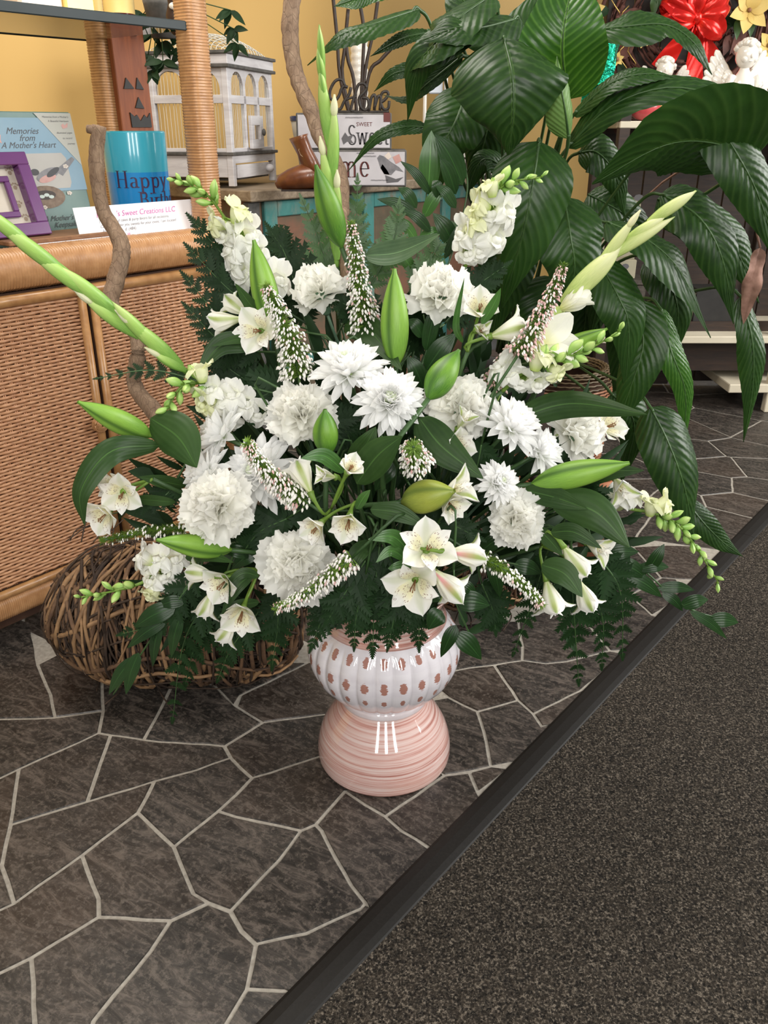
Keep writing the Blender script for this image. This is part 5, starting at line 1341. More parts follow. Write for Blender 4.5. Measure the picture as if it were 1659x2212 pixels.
def pod(mb, p, d, L, r, X=None, flat=1.0, bulge=.42, tip=.12, seg=10, n=10, bend=0, sh=1.0, base=None):
    d = d.normalized(); X = X or d.cross(V3((0, 0, 1)))
    if X.length < .05: X = d.cross(V3((1, 0, 0)))
    X = (X-d*X.dot(d)).normalized(); Y = d.cross(X)
    vs = []; uvs = []; fs = []
    for i in range(n+1):
        t = i/n; rr = r*(sin(pi*min(1, max(0, t))**(log_b(bulge)))**sh)
        rr = max(rr, r*tip*(1-t*.5) if 0 < t < 1 else r*tip*.8)
        if base is not None: rr = r*(base+(1-base)*sin(pi/2*t/bulge)) if t < bulge else r*max(tip, cos(pi/2*((t-bulge)/(1-bulge))**1.35))
        c = p+d*L*t+X*bend*L*(t*t)
        for k in range(seg+1):
            th = 2*pi*k/seg; vs.append(c+X*rr*cos(th)+Y*rr*flat*sin(th)); uvs.append((k/seg, t))
    for i in range(n):
        for k in range(seg): fs.append((i*(seg+1)+k, i*(seg+1)+k+1, (i+1)*(seg+1)+k+1, (i+1)*(seg+1)+k))
    mb.add(vs, fs, uvs)
def log_b(b): return math.log(.5)/math.log(b)
def pod_mesh(nm, mat, bulge, seg=9, n=8, bend=.06):
    mb = MB(); pod(mb, V3((0,0,0)), V3((0,0,1)), 1, .24, V3((1,0,0)), .8, bulge, .10, seg, n, bend, .85); return mb.mesh(nm, mat)
SB = [pod_mesh('bud', M['snapbud'], .55), pod_mesh('bud', M['snapbud'], .62, bend=.2)]
CAL = MB()
for k in range(5):
    a = k*1.257; simple_leaf(CAL, V3((0,0,0)), V3((cos(a)*.55, sin(a)*.55, .8)), V3((cos(a), sin(a), -.5)), .32, .2, -.1, 3)
CAL = CAL.mesh('calyx', M['heath_green'])

def Dv(face): return vdir(*face)
def stem_to_hub(parent, p, back, mat='stem', r=.0026, bend=.0, end=None, n=12):
    e = end or HUB+V3(((p.x-HUB.x)*.12, (p.y-HUB.y)*.12, 0))
    L = (p-e).length; mb = MB()
    mb.tube(catmull([p, p+back*L*.28, e+(p-e)*.25+V3((0, 0, L*.05)), e], n), r, 6); return mb.build('stem', M[mat], parent)

# ---------------------------------------------------------------- carnations
def carnation(px, py, Y, dpx, face, label, seed):
    p = at(px, py, Y); R = dpx*m_per_px(p)/2*1.16; f = Dv(face); rg = random.Random(seed)
    mw = frame_z(p, f, rg.uniform(0, 6)); th = thing('carnation', label, 'flower', mw, 'white carnations in the bouquet')
    n = 40; ga = 2.39996
    for i in range(n):
        t = i/(n-1)                    # 0 outer .. 1 inner
        el = radians(-14+ 96*t**1.1)+rg.uniform(-.16, .16)   # elevation of petal above the disc plane
        sc_ = R*(1.0-.24*t)*rg.uniform(.76, 1.1)
        az = i*ga+rg.uniform(-.2, .2)
        base = V3((0, 0, -R*.42+R*.10*t))
        loc = Matrix.Translation(base) @ Matrix.Rotation(az, 4, 'Z') @ Matrix.Rotation(el, 4, 'X') @ Matrix.Diagonal((sc_*(1.0-.2*t), sc_, sc_*(1+.7*t), 1))
        inst('petal', CP[(i % 4) + (4 if t > .35 else 0)], th, loc)
    b = -f
    mb = MB(); mb.lathe([(.004, -.03), (.008, -.026), (.0095, -.005), (.012, .012)], p-f*R*.42, 12, *[V3(c[:3]) for c in (mw.col[0], mw.col[1], mw.col[2])]); mb.build('calyx', M['stem_blue'], th)
    stem_to_hub(th, p-f*(R*.42+.025), b, 'stem_blue', .0024); return th
for a in [
 (685,612,1.25,122,(-.25,.75,.55),'white carnation tipped back, just below the tall central lily bud',1),
 (955,617,1.22,140,(.05,.62,.7),'white carnation high on the right, below the upright snapdragon spike',2),
 (648,882,1.08,142,(-.1,.45,.9),'creamy carnation left of the paired open chrysanthemums',3),
 (1003,866,1.10,146,(.25,.5,.85),'white carnation right of the drooping dark lily bud',4),
 (1262,930,1.16,128,(.65,.4,.65),'white carnation at the far right above the long horizontal lily bud',5),
 (456,1092,1.00,152,(-.3,.12,.95),'large creamy carnation at the left with lit lower petals',6),
 (640,1222,.99,158,(-.05,-.05,1),'round carnation low in front, heath spike across its lower edge',7),
 (1126,1122,1.02,128,(.35,.05,.95),'white carnation low on the right under the small chrysanthemum',8)]: carnation(*a)

# ---------------------------------------------------------------- chrysanthemums
def mum(px, py, Y, dpx, face, label, seed, stretch=1.0, n=132, openf=1.0):
    p = at(px, py, Y); R = dpx*m_per_px(p)/2*1.16; f = Dv(face); rg = random.Random(seed)
    mw = frame_z(p, f, rg.uniform(0, 6)); th = thing('chrysanthemum', label, 'flower', mw, 'white chrysanthemums in the bouquet')
    for i in range(n):
        t = i/(n-1); az = i*2.39996+rg.uniform(-.12, .12)
        el = radians(-14+96*t**.85)*openf+rg.uniform(-.1, .1); L = R*(1.0-.60*t**1.1)*rg.uniform(.92, 1.06)
        if openf > 1: el = min(el, 1.5)
        r0 = R*.10*(1-t)
        loc = Matrix.Translation((0, 0, -R*.22+R*.10*t)) @ Matrix.Rotation(az, 4, 'Z') @ Matrix.Translation((0, r0, 0)) @ Matrix.Rotation(el, 4, 'X') @ Matrix.Rotation(rg.uniform(-.25, .25), 4, 'Y') @ Matrix.Diagonal((L*(.85+.5*t), L, L, 1))
        inst('petal', MPC[0] if t > .84 else MP[0 if t < .3 and i % 3 else (1 if t > .3 else 2)], th, loc)
    MB().ball(p-f*R*.22, R*.16, R*.16, R*.10).build('disc', M['mum_centre'], th)
    stem_to_hub(th, p-f*R*.26, -f, 'stem', .003); return th
for a in [
 (752,792,1.10,152,(-.15,.70,.65),'open chrysanthemum in the middle tipped upward, behind the forward facing one',1),
 (842,862,1.05,138,(.08,.25,1),'chrysanthemum facing forward with a green centre in the middle of the bouquet',2),
 (556,1018,1.06,150,(-.35,.2,.9),'chrysanthemum at the left with a heath spike lying across it',3),
 (470,938,1.10,130,(-.85,.45,.35),'chrysanthemum seen from the side, left, below the drooping snapdragon',4),
 (438,1022,1.06,116,(-.85,.3,.5),'chrysanthemum peeking out above the large left carnation',5),
 (1110,915,1.08,140,(.55,.65,.6),'chrysanthemum at the right between two carnations, upper of the touching pair',6),
 (1172,972,1.09,112,(.75,.5,.5),'chrysanthemum above the long horizontal lily bud, lower of the touching pair',7),
 (1080,1042,1.03,92,(.4,.25,.9),'small chrysanthemum above the lower right carnation',8)]: mum(*a)
mum(786, 893, 1.12, 50, (-.2, .2, 1), 'small half-opened chrysanthemum bud tucked under the forward facing bloom', 9, n=60, openf=1.25)

# ---------------------------------------------------------------- snapdragons
def snapdragon(path, Y0, Y1, florets, buds, label, seed, tipbuds=12, budr=(17, 8)):
    n = len(path); P = [at(x, y, Y0+(Y1-Y0)*i/(n-1)) for i, (x, y) in enumerate(path)]; rg = random.Random(seed)
    c = catmull(P, 40); th = thing('snapdragon', label, 'flower', c[0], 'snapdragon spikes in the bouquet')
    mb = MB(); mb.tube(c, [.0032-.0022*i/40 for i in range(41)], 7); mb.build('stem', M['heath_green'], th)
    stem_to_hub(th, c[0], (c[0]-c[3]).normalized(), 'stem', .0034)
    def near(p): return min(c, key=lambda q: (q-p).length)
    for k, (x, y, spx, fa, young) in enumerate(florets):
        yy = min(c, key=lambda q: ((829.5+FPX*q.x/zc(q)-x)**2)+((1106-FPX*(q.y*sin(PITCH)+(q.z-HC)*cos(PITCH))/zc(q)-y)**2)).y
        p = at(x, y, yy-.012); s = spx*m_per_px(p)*1.42; f = Dv(fa); mw = frame_z(p-f*s*.55, f, rg.uniform(-.35, .35), hint=V3((0, 0, 1)))
        loc = W[th.name].inverted() @ mw @ Matrix.Diagonal((s, s, s, 1))
        o = inst('floret', (SFY if young else SF)[k % (2 if young else 4)], th, loc)
        inst('calyx', CAL, o, Matrix.Diagonal((1.25, 1.25, 1, 1)))
        q = near(p); mb = MB(); mb.tube([q, (p-f*s*.5)], .0014, 5); mb.build('pedicel', M['heath_green'], th)
    i0, i1 = buds
    for k in range(tipbuds):
        t = k/(tipbuds-1); i = int(i0+(i1-i0)*t); q = c[min(40, i)]; d = (c[min(40, i+1)]-c[max(0, i-1)]).normalized()
        a = k*2.4+seed; s1 = d.cross(BACK).normalized(); s2 = d.cross(s1); o_ = s1*cos(a)+s2*sin(a)
        L = (budr[0]*(1-t)+budr[1]*t)*1.9*m_per_px(q)*rg.uniform(.85, 1.15)
        f = (o_*.8+d*(.55+.6*t)).normalized(); mw = frame_z(q, f, rg.uniform(0, 6))
        ob = inst('bud', SB[k % 2], th, W[th.name].inverted() @ mw @ Matrix.Diagonal((L, L, L, 1)))
        inst('calyx', CAL, ob, Matrix.Diagonal((.9, .9, 1.0, 1)))
    return th
snapdragon([(596,660),(540,560),(485,470),(440,415),(380,388)], 1.28, 1.24, [(600,600,52,(.6,.3,.7),0),(580,640,40,(.5,-.4,.8),0),(520,590,48,(-.4,-.2,.9),0),(505,565,46,(-.8,.1,.6),0),(545,575,44,(.2,-.2,1),0),(498,535,48,(-.7,.2,.7),0),(555,540,40,(.4,0,.9),0),(535,505,52,(.5,.1,.8),0),(480,500,48,(-.6,-.5,.7),0),(460,480,38,(-.85,.1,.5),1),(515,450,42,(.3,.75,.5),1)], (24,40), 'snapdragon spike at the upper left, its green tip pointing at the turquoise cup', 1, 12, (26, 11))
snapdragon([(1005,575),(1035,500),(1062,430),(1100,395),(1168,383)], 1.28, 1.24, [(1010,540,46,(-.3,-.5,.8),0),(1035,535,44,(.1,-.4,.9),0),(1072,510,52,(.55,-.25,.8),0),(1000,500,46,(-.8,.1,.6),0),(1045,520,40,(.1,-.3,1),0),(1025,475,42,(-.5,.5,.7),1),(1060,455,54,(-.05,-.1,1),0),(1098,452,46,(.7,.05,.7),0),(1030,440,40,(-.85,.2,.4),1),(1062,395,38,(-.1,.9,.4),1)], (22,40), 'upright snapdragon spike against the big dark peace lily leaf', 2, 12, (26, 11))
snapdragon([(575,895),(515,862),(450,830),(400,832),(372,862),(360,905)], 1.16, 1.08, [(558,890,42,(.1,-.2,1),0),(528,868,42,(.3,.3,.8),0),(500,850,42,(.1,.5,.8),0),(480,862,44,(.0,.0,1),0),(492,905,44,(.1,-.5,.8),0),(438,868,46,(-.6,-.3,.7),1),(432,795,40,(-.1,.9,.4),1),(455,840,38,(-.2,.5,.8),0)], (16,40), 'snapdragon at the left whose budded tip droops beside the branch', 3, 12, (26, 14))
snapdragon([(1085,845),(1130,805),(1190,780),(1260,760),(1335,718)], 1.16, 1.12, [(1082,790,46,(-.5,.7,.5),0),(1098,800,40,(-.2,.3,.9),0),(1125,818,46,(-.3,-.5,.8),0),(1165,825,46,(.3,-.7,.7),0),(1165,762,50,(.2,.9,.4),1),(1210,805,36,(.7,-.5,.5),1),(1062,890,40,(.2,.5,.8),0)], (16,40), 'snapdragon at the right with a long green budded tip beside the wicker basket', 4, 14, (30, 14))
snapdragon([(420,1215),(350,1240),(290,1265),(230,1280),(175,1290)], 1.08, 1.00, [(375,1205,42,(.2,.6,.8),0),(340,1205,42,(-.1,.7,.7),0),(305,1200,38,(-.7,.6,.4),0),(350,1240,44,(-.1,0,1),0),(325,1250,40,(-.5,.1,.8),0),(365,1265,42,(.1,-.6,.8),0),(325,1285,38,(-.4,-.8,.6),1)], (20,40), 'snapdragon low on the left lying over the grapevine bundle', 5, 9, (24, 12))
snapdragon([(1270,1070),(1340,1095),(1420,1112),(1480,1150),(1550,1255)], 1.20, 1.12, [(1335,1072,42,(-.2,.8,.6),0),(1362,1070,36,(.2,.8,.6),0),(1410,1085,40,(.1,.85,.4),1),(1440,1082,34,(.7,.5,.4),1)], (20,40), 'snapdragon at the lower right with its budded tip over the black floor strip', 6, 22, (21, 13))

# ---------------------------------------------------------------- gladioli
def gladiolus(path, Y0, Y1, buds, label, seed, pale=0, wp=20):
    n = len(path); P = [at(x, y, Y0+(Y1-Y0)*i/(n-1)) for i, (x, y) in enumerate(path)]; c = catmull(P, 40)
    th = thing('gladiolus', label, 'flower', c[0], 'gladiolus spikes in the bouquet')
    MB().tube(c, [.0042-.003*i/40 for i in range(41)], 8).build('stem', M['gladbud_pale' if pale else 'gladbud'], th)
    stem_to_hub(th, c[0], (c[0]-c[3]).normalized(), 'stem', .004)
    for k, (x0, y0, x1, y1, wd, tip) in enumerate(buds):
        yy = lambda x, y: min(c, key=lambda q: ((829.5+FPX*q.x/zc(q)-x)**2)+((1106-FPX*(q.y*sin(PITCH)+(q.z-HC)*cos(PITCH))/zc(q)-y)**2)).y
        a = at(x0, y0, yy(x0, y0)-.004); b = at(x1, y1, yy(x1, y1)-.010); r = wd*m_per_px(a)/2
        mb = MB(); pod(mb, a, b-a, (b-a).length, r, BACK.cross(b-a), .8, .42, .05, 12, 16, 0, .9, .45)
        o = mb.build('bud', M['gladbud_pale' if pale else 'gladbud'], th)
        if tip:
            d = (b-a).normalized(); mb = MB(); pod(mb, b-d*r*2.4, d, r*3.6, r*.62, None, .9, .42, .3, 10, 8, 0, .8); mb.build('tip', M['budtip'], o)
    return th
gladiolus([(728,575),(722,450),(716,330),(700,180),(690,55)], 1.32, 1.26, [(728,560,716,400,28,0),(726,520,728,382,24,1),(722,470,694,310,24,1),(718,400,722,222,26,1),(712,320,692,150,26,0),(706,240,690,140,22,0),(700,190,686,100,22,0),(698,160,689,52,20,0)], 'tall upright gladiolus spike in front of the curved branch', 1)
gladiolus([(405,805),(320,735),(230,655),(120,565),(20,490),(-60,440)], 1.16, 1.02, [(400,800,326,758,26,1),(392,790,264,682,32,1),(350,765,240,650,28,0),(300,728,174,636,30,1),(262,682,118,570,30,0),(215,650,60,540,30,0),(150,600,-10,478,32,0),(80,545,-50,440,30,0)], 'gladiolus spike sweeping out to the left edge in front of the cabinet', 2)
gladiolus([(1195,725),(1235,630),(1300,560),(1370,500),(1440,455),(1503,412)], 1.24, 1.18, [(1215,655,1345,530,44,0),(1240,630,1292,568,34,1),(1285,590,1373,468,26,1),(1300,565,1458,468,26,0),(1350,520,1440,465,24,0),(1400,480,1505,412,26,0)], 'gladiolus spike sweeping out to the upper right with pale buds', 3, 1)
# open gladiolus bloom and one unfolding, part of the right spike region
def bloom(px, py, Y, spx, face, label, n=6, openf=.9):
    p = at(px, py, Y); s = spx*m_per_px(p); f = Dv(face); mw = frame_z(p, f); th = thing('gladiolus_bloom', label, 'flower', mw)
    for k in range(n):
        mb = MB()
        def fn(u, v):
            w_ = .62*sin(pi*min(1, .08+v*.88)**1.2)**.8; return V3(((u-.5)*w_, v, .16*(2*abs(u-.5))**2*w_+.02*sin(u*13+k)*v+.12*v-.2*v*v))
        mb.grid(fn, 8, 9); me = mb.mesh('petal', M['glad_white'])
        inst('petal', me, th, Matrix.Rotation(k*2*pi/n, 4, 'Z') @ Matrix.Rotation(radians(78-48*openf+(10 if k % 2 else 0)), 4, 'X') @ Matrix.Diagonal((s, s, s, 1)))
    MB().tube([p, p-f*.03], [.008, .004], 8).build('throat', M['gladbud_pale'], th)
    stem_to_hub(th, p-f*.03, -f, 'stem', .003); return th
bloom(1165, 745, 1.17, 92, (.5, .25, .8), 'wide open white gladiolus bloom behind the pink heath spike', 6, .8)
bloom(1210, 668, 1.21, 72, (.85, .45, .2), 'pale yellow unfolding gladiolus bloom under the right spike', 5, .12)

# ---------------------------------------------------------------- ribbon leaves
def ribbon(parent, pts, wpx, mat, name='leaf', hint=None, fold=.22, wave=.0, prof_=None, arch=0.0, n=22, m=6, twist=0, ruff=0, label=None, wm=None):
    c = catmull(pts, n); mb = MB(); mid = c[n//3]; wd = wm or wpx*m_per_px(mid); nu = m
    hint = hint or BACK; vs = []; uvs = []; fs = []; sdn = random.uniform(0, 50)
    for i in range(n+1):
        t = i/n; T = (c[min(i+1, n)]-c[max(i-1, 0)]).normalized(); S = T.cross(hint)
        if S.length < .15: S = T.cross(RIGHT)
        S.normalize(); Nn = S.cross(T).normalized()
        if twist: q = Matrix.Rotation(twist*(t-.3), 3, T); S = q @ S; Nn = q @ Nn
        w_ = wd*(prof_(t) if prof_ else (sin(pi*min(1, .03+.97*t)**.78)**.85 if 0 < t < 1 else .02))
        for j in range(nu+1):
            u = j/nu-.5; e = 2*abs(u)
            z = (fold*e*w_*.5) - arch*w_*e*e + wave*sin(t*11+sdn+(3 if u > 0 else 0))*e*e*w_
            if ruff: z += ruff*sin(2*pi*(15*t-e*.5*15*.55))*(1-.3*e)*min(1, w_/wd*1.5)
            vs.append(c[i]+S*u*w_*(1-.06*fold)+Nn*z); uvs.append((j/nu, t))
    for i in range(n):
        for j in range(nu): a = i*(nu+1)+j; fs.append((a, a+1, a+nu+2, a+nu+1))
    mb.add(vs, fs, uvs); return mb.build(name, M[mat], parent, True, label)
# ---------------------------------------------------------------- lily buds, each with its stem and own leaves
def lily(b, t, Y0, Y1, wd, label, mat='lilybud', leaves=(), flat=.92, bulge=.42, noleaf=False):
    p = at(*b, Y0); q = at(*t, Y1); L = (q-p).length; d = (q-p).normalized(); r = wd*m_per_px(p.lerp(q, .4))/2
    th = thing('lily_bud', label, 'flower', p, 'green lily buds in the bouquet')
    mb = MB(); pod(mb, p, d, L, r, d.cross(BACK), flat, bulge, .16, 24, 20, 0, .82)
    # three-sided: pull valleys
    seg = 25
    for i in range(len(mb.v)):
        k = i % seg; ring = i//seg; tt = ring/20; c = p+d*L*tt; v = V3(mb.v[i]); g = abs(cos(pi*3*k/24))**8
        mb.v[i] = tuple(c+(v-c)*(1-.10*g*sin(pi*tt)))
    mb.build('bud', M[mat], th); stem_to_hub(th, p, -d, 'stem', .0036)
    for lf in leaves:
        *pts, w_, mt, kw = lf; ribbon(th, [at(*a) for a in pts], w_, mt, **kw)
    return th
KW = dict(fold=.35, arch=.1)
lily((738,535),(682,356),1.22,1.20,58,'tall lily bud pointing up in front of the gladiolus','lilybud_dark', [((745,700,1.24),(800,718,1.20),(868,800,1.12),66,'lilyleaf',KW)])
lily((592,715),(548,518),1.18,1.19,60,'pale green lily bud at the upper left beside the snapdragon','lilybud', [((560,745,1.15),(480,745,1.14),(425,810,1.12),50,'lilyleaf',KW)])
lily((855,793),(852,580),1.15,1.17,64,'upright lily bud in the middle above the chrysanthemums','lilybud', [((790,552,1.27),(860,545,1.25),(950,506,1.22),54,'greyleaf',dict(fold=.3))])
lily((925,862),(992,756),1.06,1.10,66,'short dark lily bud leaning right in front of the right carnation','lilybud_dark', [((905,902,1.06),(955,965,1.03),(1044,1034,1.0),82,'lilyleaf',dict(fold=.2,arch=.15))])
lily((328,942),(168,868),1.08,1.02,54,'lily bud pointing left over the cabinet knob','lilybud', [((325,903,1.08),(385,945,1.05),(425,1010,1.02),96,'lilyleaf',dict(fold=.15,arch=.2)), ((345,962,1.06),(240,975,1.0),(175,1060,.97),(182,1135,.97),62,'lilyleaf',dict(fold=.3,arch=.2,twist=.5))])
lily((706,988),(702,884),1.02,1.02,58,'short stout lily bud standing in front of the creamy carnation','lilybud_dark', [((752,1000,1.04),(790,960,1.02),(812,922,1.02),46,'lilyleaf',KW)], bulge=.48)
lily((868,1085),(982,1060),1.0,.96,76,'fat olive green lily bud pointing right, low in the centre','lilybud_olive', [((770,1045,1.0),(815,985,.98),(868,942,.97),74,'lilyleaf',dict(fold=.1,arch=.15)), ((800,1100,.98),(860,1108,.97),(925,1140,.96),42,'lilyleaf',KW)], bulge=.45)
lily((1148,1046),(1360,1000),1.06,1.02,62,'long lily bud lying toward the right above the dark leaves','lilybud', [((1100,910,1.12),(1230,872,1.10),(1397,895,1.04),62,'lilyleaf',dict(fold=.12,arch=.25)), ((1240,1046,1.10),(1310,1020,1.08),(1392,1016,1.06),42,'lilyleaf',KW), ((1130,1058,1.06),(1200,1075,1.03),(1270,1100,1.0),50,'lilyleaf',KW), ((1190,1080,1.03),(1285,1105,1.0),(1360,1182,.97),84,'lilyleaf',dict(fold=.1,arch=.2))])
lily((500,1188),(338,1166),1.03,.98,54,'lily bud pointing left beneath the large left carnation','lilybud', [((400,1205,1.04),(450,1200,1.02),(505,1215,1.0),28,'lilyleaf',KW)])
lily((1185,772),(1312,710),1.22,1.18,42,'slender light green lily bud behind the right snapdragon tip','lilybud', [((1190,1150,1.02),(1240,1150,1.0),(1300,1185,.98),40,'lilyleaf',KW)])

# ---------------------------------------------------------------- alstroemeria
def alst(flowers, label, node, stemY, pink=False, leaves=()):
    nd = at(*node, stemY); th = thing('alstroemeria', label, 'flower', nd, 'alstroemeria sprays in the bouquet')
    stem_to_hub(th, nd, (HUB-nd).normalized(), 'stem', .0032)
    for k, (x, y, spx, fa, openf, Y) in enumerate(flowers):
        p = at(x, y, Y); s = spx*m_per_px(p)*(.92 if openf > .5 else 1.05); f = Dv(fa); mw = frame_z(p-f*s*.45, f, k*.7) if openf >= .5 else frame_z(p-f*s*.45, f, .1, hint=BACK)
        inv = W[th.name].inverted()
        c = p-f*s*.45; mb = MB(); pts = catmull([c+f*s*(.12 if openf > .5 else .02), c-f*s*.22, c-f*s*.5+(nd-c)*.25, nd], 8)
        mb.tube(pts, [.0052, .0042, .0035, .0025, .0022, .002, .002, .002, .002], 7); fo = mb.build('flower', M['heath_green'], th)
        finv = W[fo.name].inverted()
        for j in range(3):
            for outer in (1, 0):
                tilt = radians(84-46*openf) if outer else radians(86-36*openf)
                if not outer and j == 0: tilt = radians(88-50*openf)
                if not outer and openf < .5: tilt = radians(86)
                wx = (1.15 if openf > .5 else .86) if outer else (1.0 if openf > .5 else .55)
                loc = finv @ mw @ Matrix.Rotation(j*2*pi/3+(0 if outer else pi/3), 4, 'Z') @ Matrix.Translation((0, .06*s if outer and openf < .5 else 0, 0)) @ Matrix.Rotation(tilt, 4, 'X') @ Matrix.Diagonal((s*wx, s, s*(1 if openf > .5 or not outer else 1.9), 1))
                inst('petal', (AOP if openf > .5 else AP if pink else AO) if outer else AI, fo, loc, 'pink streaked white petal' if pink and outer and openf < .5 else None)
        mb = MB()
        for j in range(5):
            a = j*1.2; e = c+f*s*.62+V3((cos(a), 0, sin(a)))*s*.06-Z*s*.06; mb.tube([c+f*s*.1, e], .0006, 4); mb.ball(e, .0009, .0009, .0018, seg=6, rings=4)
        mb.build('stamens', M['anther'], fo)
    for lf in leaves:
        *pts, w_, mt = lf; ribbon(th, [at(*a) for a in pts], w_, mt, fold=.3, arch=.1)
alst([(488,694,72,(-.9,-.15,.0),.35,1.18),(556,712,74,(-.25,-.1,1),1.0,1.14),(512,665,62,(-.7,.5,.0),.3,1.2)],'alstroemeria with one open speckled bloom at the upper left above the arching leaf',(590,700),1.2, False,[((560,680,1.18),(535,650,1.17),(508,612,1.16),26,'lilyleaf'),((560,738,1.16),(515,733,1.14),(455,748,1.12),22,'lilyleaf')])
alst([(1037,662,66,(0,.3,1),.75,1.16),(1038,712,46,(.3,-.1,.9),.2,1.16),(1100,716,84,(.85,.2,.1),.45,1.15)],'alstroemeria right of the upper right carnation, one bloom facing forward',(1010,760),1.16, False,[((1000,740,1.16),(985,700,1.13),(1003,600,1.12),16,'ruscus_light'),((1040,700,1.15),(1065,660,1.13),(1082,622,1.12),24,'ruscus_light')])
alst([(262,1068,66,(.05,-.3,.9),.95,1.0),(222,1115,70,(-.35,-.5,.75),.8,.99),(240,1050,54,(-.5,0,.8),.8,1.02)],'alstroemeria at the far left against the woven door with a speckled open bloom',(330,1035),1.04, False,[((400,1050,1.08),(350,1040,1.05),(300,1030,1.03),30,'lilyleaf'),((380,1085,1.06),(320,1080,1.04),(285,1076,1.02),24,'lilyleaf')])
alst([(436,1240,66,(-.85,.1,.0),.35,.99),(478,1262,72,(-.35,-.4,.85),.75,.98),(448,1305,62,(-.3,-.9,.1),.3,.98),(520,1330,76,(-.1,-.6,.8),.75,.96),(492,1362,62,(-.5,-.8,.1),.35,.97)],'alstroemeria low on the left with five blooms hanging over the grapevine',(560,1230),1.02, False,[((545,1240,1.0),(510,1270,.98),(478,1330,.97),30,'lilyleaf'),((560,1245,1.0),(520,1240,.99),(470,1290,.98),24,'lilyleaf'),((560,1300,1.0),(510,1310,.98),(470,1335,.97),26,'lilyleaf')])
alst([(655,1030,80,(-.4,.85,.0),.35,.98),(707,1028,48,(-.7,.1,.7),.15,.97),(757,1010,56,(.35,.5,.8),.55,.96)],'alstroemeria in the centre above the hub with greenish young blooms',(715,1100),1.0, False,[((745,1020,.98),(700,985,.97),(650,990,.96),36,'ruscus_light')])
alst([(682,1140,66,(-.5,-.5,.7),.6,.95),(752,1130,76,(-.1,-.6,.85),.55,.94)],'alstroemeria in the centre with two downward blooms above the round front carnation',(775,1085),1.0, False,[((770,1100,.98),(785,1075,.96),(800,1058,.95),22,'ruscus_light'),((800,1170,1.0),(770,1200,.98),(760,1240,.97),40,'lilyleaf')])
alst([(925,1182,88,(.1,.35,1),1.0,.93),(1000,1196,84,(.93,-.12,-.25),.3,.94),(893,1264,92,(-.2,-.35,.95),.95,.92),(962,1258,88,(.62,-.62,-.3),.3,.93)],'alstroemeria low in front with four large blooms, two showing pink streaks',(880,1180),1.0, True,[((890,1200,.98),(850,1160,.96),(795,1165,.95),36,'ruscus_light'),((880,1210,.97),(845,1190,.96),(812,1215,.95),26,'ruscus_light'),((900,1215,.96),(860,1225,.95),(838,1228,.95),26,'ruscus_light')])
alst([(985,962,74,(.55,-.1,.8),.55,1.05),(1000,910,50,(.4,.6,.7),.3,1.07)],'alstroemeria half hidden beneath the right carnation beside the big dark leaf',(950,930),1.08)
alst([(985,1055,70,(.7,.2,.7),.45,.99),(975,1090,66,(.5,-.6,.7),.6,.99)],'alstroemeria right of the fat olive lily bud',(930,1060),1.04)
alst([(1240,1212,80,(.55,-.75,.0),.4,1.0),(1290,1182,62,(.6,-.3,.7),.45,1.04),(1190,1290,80,(.25,-.95,.05),.42,.98),(1262,1285,74,(.35,-.85,.0),.3,1.0)],'alstroemeria low on the right with four downward blooms above the fern tips',(1170,1180),1.06, False,[((1170,1220,1.0),(1220,1240,.98),(1258,1290,.96),58,'lilyleaf'),((1160,1140,1.04),(1190,1170,1.02),(1215,1200,1.0),34,'lilyleaf')])
alst([(1318,918,68,(.6,.3,.75),.9,1.18),(1225,925,50,(-.6,.2,.7),.5,1.18)],'alstroemeria at the far right behind the upper right-hand carnation',(1230,960),1.18)
alst([(1340,1052,62,(.2,-.6,.7),.4,1.14)],'single alstroemeria bloom under the tip of the long lily bud',(1290,1030),1.14)

